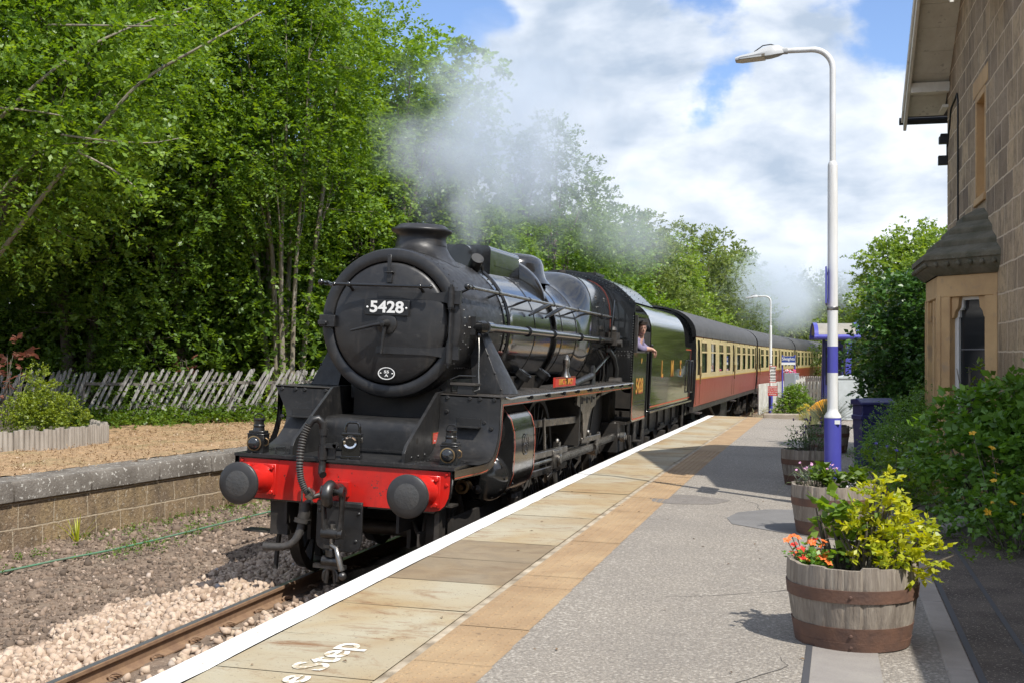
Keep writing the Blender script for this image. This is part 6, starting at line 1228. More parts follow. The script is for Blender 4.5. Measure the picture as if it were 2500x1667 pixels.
m.build('hair', person, smooth=60)
skin_obj('shirt', [(-.22, .05, -.78), (-.18, .04, -.35), (-.08, .02, .02), (.0, .0, .19), (.02, -.015, .245), (-.06, -.17, .17), (-.05, .19, .17), (.06, -.20, .04), (.09, .24, .04), (.135, -.06, .05), (.165, .15, .045)], [(0, 1), (1, 2), (2, 3), (3, 4), (3, 5), (3, 6), (5, 7), (6, 8), (7, 9), (8, 10)], [(.20, .15), (.195, .145), (.19, .14), (.15, .11), (.075, .075), .085, .085, .068, .068, .055, .055], SHIRT, person, 2)
# ------------------------------------------------------------------ station house
HS = stone_mat('house_stone', [(.56, .41, .25), (.20, .145, .10), (.43, .325, .225)], (.72, .58, .42), .58, .30, bump=1.0)
ASH = mat('ashlar', (.60, .40, .20), .88, col2=(.47, .30, .15), scale=2.2, bump=.25, bscale=40, col3=(.36, .26, .17), scale3=6, lo3=.58, hi3=.72, f3=.7)
MOS = mat('mossy_stone_roof', (.16, .14, .10), .95, col2=(.09, .085, .055), scale=5, bump=.8, bscale=25, col3=(.20, .19, .16), scale3=14, lo3=.62, hi3=.68, f3=.5)
CRW = mat('cream_paint', (.80, .77, .68), .55, col2=(.70, .66, .57), scale=5, bump=.15, bscale=20, col3=(.33, .30, .25), scale3=11, lo3=.62, hi3=.70, f3=.5)
SLT = mat('roof_slate', (.075, .07, .075), .6, col2=(.11, .10, .10), scale=6, bump=.4)
IRN = mat('black_iron', (.015, .015, .016), .45)
house = thing('station_house', 'tall gabled sandstone station house with cream bargeboards and a stone roofed bay window', 'house', (4.7743, -10.5974, 0), (0, 0, R(1.62)))
XW, B0, B1, BM, ZE, SL = 2.05, 11.75, 18.1, 15.58, 5.84, .60; HN = {-1: 2.56, 1: 3.02}
zr = lambda b: ZE + (3.02 - min(abs(b - BM), 2.7 if b < BM else 9)) * SL       # underside line of the roof
m = MB(); x1 = XW + .45
m.prism([(B0, .4), (14.5, .4), (14.5, zr(14.5)), (B0, zr(B0))], 0, XW, x1, HS); m.prism([(15.3, .4), (B1, .4), (B1, zr(B1)), (BM, zr(BM)), (15.3, zr(15.3))], 0, XW, x1, HS)
m.prism([(14.5, .4), (15.3, .4), (15.3, 4.2), (14.5, 4.2)], 0, XW, x1, HS); m.prism([(14.5, 5.4), (15.3, 5.4), (15.3, zr(15.3)), (14.5, zr(14.5))], 0, XW, x1, HS)
m.build('gable_wall', house, smooth=0)
HS2 = stone_mat('house_stone_return', [(.56, .41, .25), (.20, .145, .10), (.43, .325, .225)], (.72, .58, .42), .58, .30, axis='XZ', bump=1.0)
m = MB(); m.box(x1, 10, B1 - .4, B1, .4, zr(B1), HS2); m.box(x1, 10, B0, B0 + .4, .4, zr(B0), HS2); m.build('side_wall', house, smooth=0)
m = MB(); z = .7; k = 0
while z < 5.9:
    h_ = .30; w_ = .42 if k % 2 else .26; m.box(XW - .003, XW + .1, B1 - w_, B1 + .003, z + .004, z + h_ - .004, HS); z += h_; k += 1
m.build('quoins', house, bevel=.006, seg=1)
m = MB()
for s in (-1, 1):
    be = BM + s * HN[s]; dz = .14
    m.prism([(be, zr(be)), (BM, zr(BM)), (BM, zr(BM) + dz), (be, zr(be) + dz)], 0, 1.47, 10.2, SLT)
rf = m.build('roof', house, smooth=0)
m = MB()
for s in (-1, 1):
    be = BM + s * (HN[s] + .03)
    m.prism([(be, zr(be) - .17), (BM, zr(BM) - .17), (BM, zr(BM) + .02), (be, zr(be) + .02)], 0, 1.49, 1.535, CRW); m.prism([(be, zr(be) - .05), (BM, zr(BM) - .05), (BM, zr(BM) + .03), (be, zr(be) + .03)], 0, 1.462, 1.489, CRW)
m.build('bargeboard', house, bevel=.006, seg=1)
m = MB()
for s in (-1, 1):
    be = BM + s * 2.98; nb = 8
    for i in range(nb):
        a = BM + s * (HN[s] - .04) * i / nb; b = BM + s * (HN[s] - .04) * (i + 1) / nb - s * .008; m.prism([(a, zr(a) - .02), (b, zr(b) - .02), (b, zr(b) - .003), (a, zr(a) - .003)], 0, 1.536, 2.049, CRW)
    if s < 0: continue
    m.box(1.536, 2.05, *sorted((BM + s * 2.40, BM + s * 2.28)), zr(BM + 2.4) - .16, zr(BM + 2.4) - .025, CRW); m.box(1.97, 2.049, *sorted((BM + s * 2.9, BM + s * 2.40)), zr(BM + 2.9) - .06, zr(BM + 2.9) - .02, CRW)
m.build('soffit', house)
m = MB(); m.tube([(1.44, BM + 3.12, ZE - .03), (10, BM + 3.12, ZE - .03)], .055, IRN, 10); m.build('gutter', house)
m = MB()   # blind upper window
m.box(2.22, 2.30, 14.5, 15.3, 4.2, 5.4, ASH); m.box(2.045, 2.22, 14.49, 14.56, 4.2, 5.4, ASH); m.box(2.045, 2.22, 15.24, 15.31, 4.2, 5.4, ASH); m.box(2.046, 2.22, 14.56, 15.24, 5.33, 5.41, ASH); m.prism([(2.02, 4.1), (2.22, 4.1), (2.22, 4.26), (2.02, 4.18)], 1, 14.48, 15.32, ASH); m.box(2.043, 2.1, 14.32, 15.48, 5.412, 5.62, ASH); m.build('blind_window', house, bevel=.008, seg=1)
# bay window
bay = thing('bay_window', None, None); del_ = bay; bay.parent = house
BP = [(2.05, 13.65), (1.50, 14.2), (1.50, 15.45), (2.05, 16.0)]
def offp(d): return [(2.05, 13.65 - d * 1.41), (1.50 - d, 14.2 - d * .41), (1.50 - d, 15.45 + d * .41), (2.05, 16.0 + d * 1.41)]
mw = MB(); mf = MB(); mg = MB()
for (a, b) in zip(BP[:-1], BP[1:]):
    A = Vector((*a, 0)); B_ = Vector((*b, 0)); w_ = (B_ - A).length; d = (B_ - A).normalized(); n = Vector((-d.y, d.x, 0)); 
    if n.x > 0 or (abs(n.x) < .1 and n.y > 0): n = -n
    if n.dot(Vector((1.9, 14.8, 0)) - A) > 0: n = -n
    Zv = Vector((0, 0, 1)); M4 = Matrix(((d.x, -n.x, 0, A.x), (d.y, -n.y, 0, A.y), (0, 0, 1, 0), (0, 0, 0, 1)))
    def bx(mb, u0, u1, d0, d1, z0, z1, mm):
        vs = [M4 @ Vector((u, dd, z)) for z in (z0, z1) for dd in (d0, d1) for u in (u0, u1)]; mb.add(vs, [(0, 2, 3, 1), (4, 5, 7, 6), (0, 1, 5, 4), (2, 6, 7, 3), (0, 4, 6, 2), (1, 3, 7, 5)], mm)
    j = .165 if w_ < .9 else .17; nw = 1 if w_ < .9 else 2; pitch = (w_ - 2 * j + .14) / nw
    bx(mw, 0, w_, 0, .2, .5, 1.45, ASH); bx(mw, 0, w_, 0, .2, 2.98, 3.22, ASH)
    bx(mw, 0, j, 0, .2, 1.45, 2.98, ASH); bx(mw, w_ - j, w_, 0, .2, 1.45, 2.98, ASH); bx(mw, j - .05, w_ - j + .05, -.03, .16, 1.38, 1.45, ASH)
    bx(mw, -.0, .05, -.012, 0, 1.5, 3.0, ASH); bx(mw, w_ - .05, w_, -.012, 0, 1.5, 3.0, ASH)
    for k in range(nw):
        u0 = j + k * pitch; u1 = u0 + pitch - .14
        if k < nw - 1: bx(mw, u1, u1 + .14, .02, .2, 1.45, 2.98, ASH)
        # shouldered arch head
        for s in (0, 1):
            cx_ = u0 if s == 0 else u1; sg = 1 if s == 0 else -1; pts = [(0, 2.98), (0, 2.74), (.035, 2.755), (.05, 2.82), (.085, 2.86), (.10, 2.98)]
            vs = [M4 @ Vector((cx_ + sg * p, dd, z)) for dd in (.03, .18) for p, z in pts]; n_ = len(pts); mw.add(vs, [tuple(range(n_)), tuple(range(2 * n_ - 1, n_ - 1, -1))] + [(i, i + n_, (i + 1) % n_ + n_, (i + 1) % n_) for i in range(n_)], ASH)
        bx(mg, u0, u1, .125, .135, 1.45, 2.98, WGL if False else GLS)
        for (q0, q1, z0, z1) in ((u0, u0 + .05, 1.45, 2.77), (u1 - .05, u1, 1.45, 2.77), (u0 + .09, u1 - .09, 2.945, 2.98), (u0, u1, 1.45, 1.48)): bx(mf, q0, q1, .09, .125, z0, z1, WHT)
        for s in (0, 1):
            cx_ = u0 if s == 0 else u1; sg = 1 if s == 0 else -1
            for (p0, p1, z0, z1) in ((0, .05, 2.735, 2.765), (.035, .065, 2.755, 2.84), (.05, .10, 2.835, 2.865), (.085, .112, 2.855, 2.98)): bx(mf, *sorted((cx_ + sg * p0, cx_ + sg * p1)), .088, .1255, z0, z1, WHT)
        for zz in (1.95, 2.4): bx(mf, u0, u1, .115, .124, zz, zz + .012, mat('lead_grey', (.16, .16, .17), .5))
mw.build('bay_wall', bay, bevel=.006, seg=1); mf.build('window_frame', bay); mg.build('window_pane', bay)
m = MB(); layers = [(3.22, .02, .0), (3.27, .08, 0), (3.33, .13, 0), (3.40, .14, 0)]
m.loft([[(x, y, z) for x, y in offp(d)] for z, d, _ in layers], MOS, False)
for i in range(22):
    t = (i + .5) / 22; P4 = offp(.135); seg = [math.dist(P4[k], P4[k + 1]) for k in range(3)]; L_ = t * sum(seg); k = 0
    while L_ > seg[k]: L_ -= seg[k]; k += 1
    p = Vector(P4[k]).lerp(Vector(P4[k + 1]), L_ / seg[k]); m.ball((p.x, p.y, 3.335), .04, MOS, 6, (1, 1, .8))
nL = 4; top = [(2.05, 14.62), (1.98, 14.70), (1.98, 14.95), (2.05, 15.03)]; base = offp(.14)
for i in range(nL):
    t0, t1 = i / nL, (i + 1) / nL; z0, z1 = 3.40 + .62 * t0, 3.40 + .62 * t1
    ring = lambda t, e: [tuple(Vector(base[k]).lerp(Vector(top[k]), t) + Vector((-e if 0 < k < 3 else 0, (-e if k < 2 else e)))) for k in range(4)]
    m.loft([[(x, y, z0 - .01) for x, y in ring(t0, .02)], [(x, y, z0 + .05) for x, y in ring(t0, .02)], [(x, y, z1) for x, y in ring(t1, .0)]], MOS, False)
m.add([(x, y, 4.02) for x, y in top], [(0, 1, 2, 3)], MOS); m.build('bay_roof', bay, bevel=.012, seg=1)
# main range, behind and to the side
m = MB(); m.box(2.83, 9, -8, B0 - .003, .4, 4.3, HS); m.build('range_wall', house, smooth=0)
m = MB(); m.prism([(2.62, 4.20), (6.2, 6.5), (9.9, 4.20), (9.9, 4.34), (6.2, 6.65), (2.62, 4.34)], 1, -8.4, B0 - .01, SLT); m.build('range_roof', house, smooth=0)
m = MB(); m.tube([(2.05 - .012, 18.0, 5.3), (2.038, 17.6, 5.75), (2.038, 16.95, 5.82), (2.038, 16.86, 5.7), (2.038, 16.86, 4.6), (2.038, 16.84, 3.5)], .012, IRN, 6); m.build('cable', house)
fl = thing('floodlight', 'black floodlight and sensor fixed at the corner of the station house under the eaves', 'floodlight', tuple(house.matrix_basis @ Vector((2.0, 18.08, 5.05))) if False else (4.7743 + 2.07 * .9996 - 18.08 * .0283, -10.5974 + 2.0 * .0283 + 18.08 * .9996, 5.05))
m = MB(); m.box(-.14, .0, -.06, .06, .30, .40, IRN); m.box(-.12, -.02, -.05, .05, .40, .44, IRN); m.tube([(-.03, 0, .3), (-.03, 0, .1)], .012, IRN, 6); m.box(-.15, -.02, -.05, .05, .0, .13, IRN); m.box(-.03, .06, -.03, .03, .04, .09, IRN); m.tube([(-.02, 0, .36), (.08, 0, .40)], .02, IRN, 6); m.build('lamp_housing', fl, bevel=.008, seg=1)
# ------------------------------------------------------------------ lamp posts and signs
BLU = mat('railway_blue', (.060, .062, .335), .38, coat=.2, rvar=.08, col2=(.075, .078, .37), scale=3, bump=.03, bscale=20)
DBL = mat('dark_blue', (.018, .02, .105), .45, col2=(.028, .03, .13), scale=4, rvar=.1)
PWH = mat('pole_white', (.72, .73, .73), .42, col2=(.58, .575, .55), scale=4, stretch=(3, 3, .4), coat=.1, col3=(.36, .27, .2), scale3=13, lo3=.68, hi3=.74, f3=.6)
lampb = (4.746, 2.225, .777)
def lamp_post(label, loc, sc_=1., plate=True):
    t = thing('lamp_post', label, 'lamp post', loc, group='white and blue platform lamp posts')
    m = MB(); m.lathe([(.086, -.05), (.086, .925)], (0, 0, 0), (0, 0, 1), BLU, 32); m.rivets([(-.02, -.085, .22)], (0, -1, 0), STL, .014, .01)
    m.box(.02, .075, -.085, -.07, .86, .90, WHT); m.build('base', t, smooth=50)
    m = MB(); m.lathe([(.087, .922), (.087, .94), (.056, .99), (.054, 1.02), (.0535, 1.385)], (0, 0, 0), (0, 0, 1), PWH, 28); m.lathe([(.053, 1.65), (.050, 3.50), (.045, 3.53), (.033, 3.55)], (0, 0, 0), (0, 0, 1), PWH, 28); m.lathe([(.055, 2.02), (.0575, 2.025), (.0575, 2.05), (.055, 2.055)], (0, 0, 0), (0, 0, 1), STL, 24)
    m.tube([(0, 0, 3.5), (0, 0, 4.42)] + [(-.21 * (1 - math.cos(a)), 0, 4.5 + .21 * math.sin(a)) for a in np.linspace(0, math.pi / 2, 10)] + [(-.55, 0, 4.715)], [.031] * 11 + [.029, .027], PWH, 14); m.build('column', t, smooth=50)
    m = MB(); m.lathe([(.0538, 1.383), (.0538, 1.652)], (0, 0, 0), (0, 0, 1), BLU, 28); m.build('blue_band', t, smooth=50)
    m = MB(); sec = lambda x, w_, zt, zb: [(x, -w_, zb), (x, -w_, zb + (zt - zb) * .45), (x, -w_ * .6, zt), (x, w_ * .6, zt), (x, w_, zb + (zt - zb) * .45), (x, w_, zb)]
    HDM = mat('lamp_head_grey', (.42, .43, .43), .45); m.loft([sec(-.49, .03, 4.745, 4.69), sec(-.55, .07, 4.77, 4.675), sec(-.62, .085, 4.77, 4.662), sec(-.72, .09, 4.74, 4.654), sec(-.80, .09, 4.708, 4.648), sec(-.93, .088, 4.685, 4.638), sec(-.985, .06, 4.67, 4.636)], HDM, True, True); m.cyl((-.45, 0, 4.715), (-.60, 0, 4.715), .036, HDM, n=12); m.tube([(-.56, -.04, 4.76), (-.62, -.04, 4.782), (-.70, -.04, 4.775), (-.79, -.04, 4.715)], .006, IRN, 6)
    h_ = m.build('lamp_head', t, smooth=30)
    m = MB(); m.loft([[(x, -w_, z), (x, w_, z)] for x, w_, z in ((-.97, .055, 4.632), (-.92, .088, 4.633), (-.68, .092, 4.649))], mat('lamp_lens', (.50, .45, .35), .3), False); m.add([(-.975, -.062, 4.636), (-.68, -.093, 4.652), (-.68, -.0935, 4.682), (-.93, -.0915, 4.658)], [(0, 1, 2, 3)], mat('lamp_lens', (0, 0, 0))); m.build('lens', h_)
    t.scale = (sc_,) * 3
    return t
lamp_post('tall white lamp post with blue base and one blue band, standing among the barrel planters', lampb)
lamp2 = W(1881.5, 1013, 42)
lamp_post('smaller far off white lamp post beyond the platform end, carrying the warning signs', (lamp2[0], lamp2[1], lamp2[2]), .875)
t = thing('platform_sign', 'thin blue sign board fixed edge on to the near lamp post', 'sign', (lampb[0] - .064, lampb[1] + .0, lampb[2] + 2.08))
m = MB(); m.box(-.008, .008, -.30, .30, 0, .37, BLU); m.build('board', t); m = MB(); m.box(.008, .03, -.015, .015, .03, .06, STL); m.box(.008, .03, -.015, .015, .30, .33, STL); m.build('bracket', t)
def sign(name, label, loc, w_, h_, face, lines, colr, border=None, cat='sign', tk=.02):
    t = thing(name, label, cat, loc); m = MB(); m.box(-w_ / 2, w_ / 2, -tk, 0, 0, h_, face)
    if border:
        for (a, b, c, d) in ((-w_ / 2, w_ / 2, 0, .02), (-w_ / 2, w_ / 2, h_ - .02, h_), (-w_ / 2, -w_ / 2 + .018, .02, h_ - .02), (w_ / 2 - .018, w_ / 2, .02, h_ - .02)): m.box(a, b, -tk - .003, -tk + .002, c, d, border)
    b = m.build('board', t); m = MB()
    for txt, z, s_ in lines: m.text(txt, frame((0, -tk - .003, z * h_), (1, 0, 0), (0, 0, 1)), s_, colr, .001, .0015)
    m.build('lettering', b, smooth=0); return t
SRD = mat('sign_red', (.55, .05, .04), .4); SBK = mat('sign_black', (.02, .02, .02), .5); SBL = mat('sign_blue', (.03, .06, .24), .4)
p = W(1887, 933, 41.8); sign('warning_sign', 'white Stop Look Listen board with thin red border on the far lamp post', (p[0], p[1] - .07, p[2]), .235, .58, WHT, [('Stop', .86, .115), ('Look', .67, .115), ('Listen', .48, .115), ('Beware', .29, .075), ('of trains', .14, .075)], SBK, SRD)
p = W(1886.5, 965, 41.8); sign('warning_sign', 'red caution board below the white one on the far lamp post', (p[0], p[1] - .07, p[2]), .33, .33, SRD, [('CAUTION', .84, .07), ('NOT ALL TRAINS', .61, .045), ('STOP AT THIS', .38, .05), ('STATION', .15, .06)], WHT)
p = W(1925, 890, 50); t = sign('station_sign', 'blue station name board with white lower band beyond the crossing', (p[0], p[1], p[2]), .56, .36, SBL, [('Sleights', .68, .17)], WHT, tk=.05)
m = MB(); m.box(-.28, .28, -.054, -.049, 0, .10, WHT); m.build('lower_band', t); 
for s in (-1, 1): m = MB(); m.cyl((s * .25, .03, -1.9), (s * .25, .03, .40), .035, BLU, n=12); m.build('post', t)
tr = thing('flower_trough', 'grey trough of pink and white flowers under the station name board', 'planter', W(1928, 922, 49)); m = MB(); m.box(-.22, .22, -.15, .15, -.5, .20, mat('trough_grey', (.22, .24, .26), .6)); m.build('trough', tr, bevel=.02)
g = np.random.default_rng(120); m = MB(); PNK = mat('petal_pink', (.70, .10, .22), .6); PWT = mat('petal_white', (.75, .68, .7), .6)
for i in range(46): m.ball((g.uniform(-.24, .24), g.uniform(-.15, .15), .22 + g.uniform(0, .12)), g.uniform(.022, .042), [PNK, PWT][i % 2], 6)
m.build('flowers', tr); 
def cabinet(label, u, v, d, w_, h_, dp, m_, rz=0):
    p = W(u, v, d); t = thing('equipment_cabinet', label, 'cabinet', p, (0, 0, rz)); m = MB(); m.box(-w_ / 2, w_ / 2, -dp / 2, dp / 2, 0, h_ * .93, m_); m.prism([(-w_ / 2 - .02, h_ * .9), (w_ / 2 + .02, h_ * .9), (w_ / 2 + .02, h_ * .93), (0, h_), (-w_ / 2 - .02, h_ * .93)], 1, -dp / 2 - .02, dp / 2 + .02, m_); m.build('housing', t, bevel=.012); m = MB(); m.box(-w_ / 2 + .03, w_ / 2 - .03, -dp / 2 - .008, -dp / 2, .08, h_ * .85, m_); m.cyl((w_ / 2 - .07, -dp / 2 - .02, h_ * .5), (w_ / 2 - .07, -dp / 2, h_ * .5), .012, IRN, n=8); m.build('door', t); return t
GRYW = mat('cabinet_white', (.50, .53, .53), .5, col2=(.42, .45, .44), scale=4)
cabinet('pale grey pitched top cabinet beside the blue ticket shelter', 2076, 1024, 27, .66, 1.02, .5, GRYW, .15)
cabinet('small grey box on the crossing fence line, beside the near lamp post', 2012, 930, 50, .22, .36, .3, mat('cabinet_grey', (.33, .37, .40), .5)); cabinet('small pale box beside the flower trough', 1945, 926, 49, .17, .27, .25, mat('cabinet_grey', (0, 0, 0)))
# blue ticket shelter
p = W(2038, 1016, 31); ks = thing('ticket_shelter', 'blue ticket machine shelter with curved grey canopy behind the near lamp post', 'shelter', (p[0], p[1], .66), (0, 0, .12))
m = MB(); m.box(-.28, .20, -.10, .12, 0, 2.10, DBL); m.box(-.24, .16, -.112, -.10, 1.0, 1.95, mat('screen_dark', (.02, .02, .03), .2)); m.build('panel', ks, bevel=.02)
m = MB(); m.prism([(.23, 0), (.36, 0), (.42, 2.0), (.42, 2.2), (.27, 2.2), (.27, 2.0)], 1, -.06, .10, BLU); m.prism([(-.36, 0), (-.28, 0), (-.25, 2.0), (-.25, 2.2), (-.31, 2.2), (-.31, 2.0)], 1, -.06, .10, DBL); m.build('post', ks, bevel=.01)
def can(x0, x1, r0, r1, mm, mb):
    A = [(x0, -.55 + .62 * (1 - math.cos(R(t))), 2.20 + r0 * math.sin(R(t))) for t in range(0, 181, 15)]; B_ = [(x1, y, z) for _, y, z in A]; A2 = [(x, y * .98, z - .03) for x, y, z in A]; B2 = [(x, y * .98, z - .03) for x, y, z in B_]; mb.loft([A2, A, B_, B2], mm, False); mb.loft([A2, B2], mm, False)
m = MB(); can(-.52, .52, .36, .36, mat('canopy_grey', (.30, .28, .24), .5, col2=(.24, .22, .18), scale=5), m); m.build('canopy', ks, smooth=40)
m = MB(); can(-.56, -.46, .38, .38, BLU, m); can(.46, .56, .38, .38, BLU, m); m.cyl((-.57, -.55, 2.20), (.57, -.55, 2.20), .06, BLU, n=14); m.cyl((-.57, .68, 2.20), (.57, .68, 2.20), .06, BLU, n=14); m.build('canopy_rim', ks, smooth=40)
# blue parcel bin
bn = thing('litter_bin', 'dark blue lidded bin half hidden by the clipped shrubs', 'bin', (5.28, 7.05, .74), (0, 0, .35)); m = MB(); m.loft([[(s1 * w_, s2 * w_ * .8, z) for s1, s2 in ((-1, -1), (1, -1), (1, 1), (-1, 1))] for z, w_ in ((0, .20), (.72, .225), (.72, .24), (.78, .24), (.78, .225), (.92, .225))], DBL, True, True); m.build('body', bn, bevel=.01); m = MB(); m.prism([(-.21, .92), (.21, .92), (.21, 1.0), (-.05, 1.02), (-.21, .96)], 0, -.25, .25, DBL); m.build('lid', bn, bevel=.015)
# yellow grit bin
GB = mat('grit_yellow', (.72, .33, .01), .45); p = W(1998, 1004, 30); gb = thing('grit_bin', 'bright yellow grit bin with sloping lid beyond the ornamental grass', 'bin', (p[0], p[1], .66)); m = MB(); m.box(-.25, .22, -.2, .2, 0, .36, GB); m.build('body', gb, bevel=.03); m = MB(); m.prism([(-.30, .36), (.25, .36), (.25, .66), (.10, .65), (-.05, .58)], 1, -.23, .23, GB); m.build('lid', gb, bevel=.02)
# white picket fences of the crossing
PKW = mat('picket_white', (.66, .65, .61), .6, col2=(.5, .48, .43), scale=4)
def picket(label, pts, h_, z0, z1, post=None):
    t = thing('picket_fence', label, 'fence', (*pts[0], z0)); o = Vector((*pts[0], z0)); mp_ = MB(); mr = MB()
    a = Vector((*pts[0], z0)) - o; b = Vector((*pts[1], z1)) - o; L_ = (b - a).length; d = (b - a).normalized(); nv = Vector((d.y, -d.x, 0)).normalized()
    for zz in (.3, .85): mr.bar(a + Vector((0, 0, zz)) + nv * -.03, b + Vector((0, 0, zz)) + nv * -.03, .035, .07, PKW)
    n = int(L_ / .14)
    for i in range(n): c = a + d * (i * .14); mp_.bar(c + Vector((0, 0, .03)), c + Vector((0, 0, h_ + .02 * math.sin(i * 3))), .075, .02, PKW, (d.x, d.y, 0)) if False else mp_.obox(c + Vector((0, 0, h_ / 2 + .02)), (d, nv, (0, 0, 1)), (.037, .01, h_ / 2), PKW)
    mp_.build('pickets', t, smooth=0); mr.build('rails', t, smooth=0)
    for i in range(int(L_ / 1.8) + 1): c = a + d * min(L_, i * 1.8); m = MB(); m.box(c.x - .05, c.x + .05, c.y + .03, c.y + .13, 0, h_ * .98, post or PKW); m.build('post', t)
    return t
a = W(1853, 0, 43); b = W(1965, 0, 64); picket('white picket fence running away along the track from the far lamp post', [a[:2], b[:2]], 1.08, .33, .2)
a = W(1955, 0, 41); b = W(2110, 0, 39); picket('white picket fence across the end of the crossing with a grey post', [a[:2], b[:2]], 1.12, .42, .46, M_pale)
a = W(1950, 0, 66); b = W(2040, 0, 64); picket('farther white picket fence beyond the crossing', [a[:2], b[:2]], 1.1, .3, .3)
# ------------------------------------------------------------------ barrel planters
OAK = mat('barrel_oak', (.30, .258, .21), .9, col2=(.165, .135, .108), scale=2.4, stretch=(8, 8, .7), bump=.6, bscale=8, col3=(.40, .355, .29), scale3=5, lo3=.54, hi3=.72, f3=.7)
HOP = mat('rusty_hoop', (.095, .055, .042), .75, col2=(.15, .078, .05), scale=7, bump=.3, bscale=30)
SOIL = mat('soil', (.035, .025, .018), .95, bump=1., bscale=30)
def barrel(label, loc, rz=0., sc_=1.):
    t = thing('barrel_planter', label, 'planter', loc, (0, 0, rz), group='half barrel planters on the platform')
    H_ = .43; rad_ = lambda z: .285 + .055 * math.sin(min(1, z / H_) * math.pi * .5) - .006 * max(0, (z - .36) / .07)
    n = 22 * 6; zs = [0, .08, .16, .25, .34, H_]; g = np.random.default_rng(int(abs(loc[1]) * 100)); off = g.normal(0, .0018, 22); tip = g.normal(0, .006, 22)
    ring = lambda z, ins=0, top=False: [((rad_(z) - ins + off[i // 6] - (.005 if i % 6 == 0 else 0)) * math.cos(2 * math.pi * i / n), (rad_(z) - ins + off[i // 6] - (.005 if i % 6 == 0 else 0)) * math.sin(2 * math.pi * i / n), z + (tip[i // 6] if top else 0)) for i in range(n)]
    m = MB(); m.loft([ring(z) for z in zs[:-1]] + [ring(H_, 0, True), ring(H_, .024, True), ring(.30, .026)], OAK); m.build('staves', t, smooth=25)
    for z0, z1, e in ((.255, .32, .005), (.005, .05, .006), (.05, .125, .0035)):
        m = MB(); m.lathe([(rad_(z0) - .002, z0), (rad_(z0) + e, z0), (rad_(z1) + e, z1), (rad_(z1) - .002, z1)], (0, 0, 0), (0, 0, 1), HOP, 72); m.rivets([(rad_((z0 + z1) / 2) * math.cos(-1.9) * 1.02, rad_((z0 + z1) / 2) * math.sin(-1.9) * 1.02, (z0 + z1) / 2)], (math.cos(-1.9), math.sin(-1.9), 0), HOP, .01, .006); m.build('hoop', t, smooth=40)
    m = MB(); m.lathe([(.001, .37), (.2, .365), (.30, .35)], (0, 0, 0), (0, 0, 1), SOIL, 30); m.build('soil', t); t.scale = (sc_,) * 3; return t
b1, b2, b3, b4 = (4.86, -3.80, .772), (4.74, .30, .776), (4.47, 4.45, .783), (4.66, 9.9, .779)
barrel('weathered half barrel nearest the camera, holding a golden leaved shrub and orange flowers', b1, .3, 1.03); barrel('weathered half barrel second from the camera, holding pinks and strap leaves', b2, 1.4, 1.02); barrel('shaded half barrel of dark lavender beside the blue base of the lamp post', b3, 2.2); barrel('farthest half barrel, topped with pale ornamental grass', b4, .8)
# plants in the first barrel
def P_in(b, dx=0, dy=0, z=.37): return (b[0] + dx, b[1] + dy, b[2] + z)
shrub('golden_shrub', 'golden yellow leaved shrub spilling over the side of the nearest barrel', P_in(b1, .07, .02), [(.05, .0, .14, .13), (.20, -.10, .11, .14), (.0, -.05, .22, .11), (.12, .05, .30, .11), (.03, .06, .37, .09), (.24, .02, .20, .12), (.31, -.12, .10, .10), (.0, .1, .12, .12), (.14, -.16, .06, .09), (.10, .02, .44, .075)], 'lime', 130, .044, 620, 9, .055, 'shrub', wr=.28, up=.6, inner=.7, droop=0)
shrub('green_plant', 'fresh green upright leafy stems in the middle of the nearest barrel', P_in(b1, -.06, .05), [(-.05, 0, .16, .10), (.03, .04, .26, .09), (-.10, .03, .28, .07), (.08, -.02, .16, .10), (0, .08, .36, .07)], 'fresh', 131, .075, 240, 7, .10, 'plant', wr=.36, up=.7)
OR_ = mat('petal_orange', (.75, .16, .03), .55); RD_ = mat('petal_red', (.62, .035, .02), .5)
def blossoms(name, label, loc, pts, mats, r, cat='flowers', group=None):
    g = np.random.default_rng(len(pts)); t = thing(name, label, cat, loc, group=group); m = MB()
    for i, p in enumerate(pts):
        p = Vector(p); ax = Vector((g.normal(0, .4), g.normal(-.5, .4), 1)).normalized(); a, u, v = basis(ax); k = 5; mm = mats[i % len(mats)]
        for q in range(k):
            an = 6.283 * q / k + g.uniform(0, .5); d = u * math.cos(an) + v * math.sin(an); e = a.cross(d); m.add([p, p + d * r * .6 + e * r * .42 + a * r * .25, p + d * r * 1.1 + a * r * .15, p + d * r * .6 - e * r * .42 + a * r * .25], [(0, 1, 2, 3)], mm)
        m.ball(p + a * r * .12, r * .2, mm, 5)
    m.build('petals', t, smooth=0)
    m = MB()
    for p in pts: m.tube([(p[0] * .3, p[1] * .3, -.02), (p[0] * .7, p[1] * .7, p[2] * .6), p], .0028, M_bark, 4)
    m.build('stems', t); return t
g = np.random.default_rng(133); blossoms('orange_flowers', 'orange and red monkey flowers at the chipped rim of the nearest barrel', P_in(b1, -.21, -.06), [(g.uniform(-.13, .09), g.uniform(-.10, .12), g.uniform(.04, .20)) for _ in range(26)], [OR_, RD_, OR_], .024)
scatter('flower_leaves', 'small green and bronze leaves under the orange flowers', np.stack([g.normal(b1[0] - .2, .06, 90), g.normal(b1[1] - .06, .07, 90), b1[2] + .37 + g.uniform(0, .1, 90)], -1), 'rose', 134, 5, .05, .028)
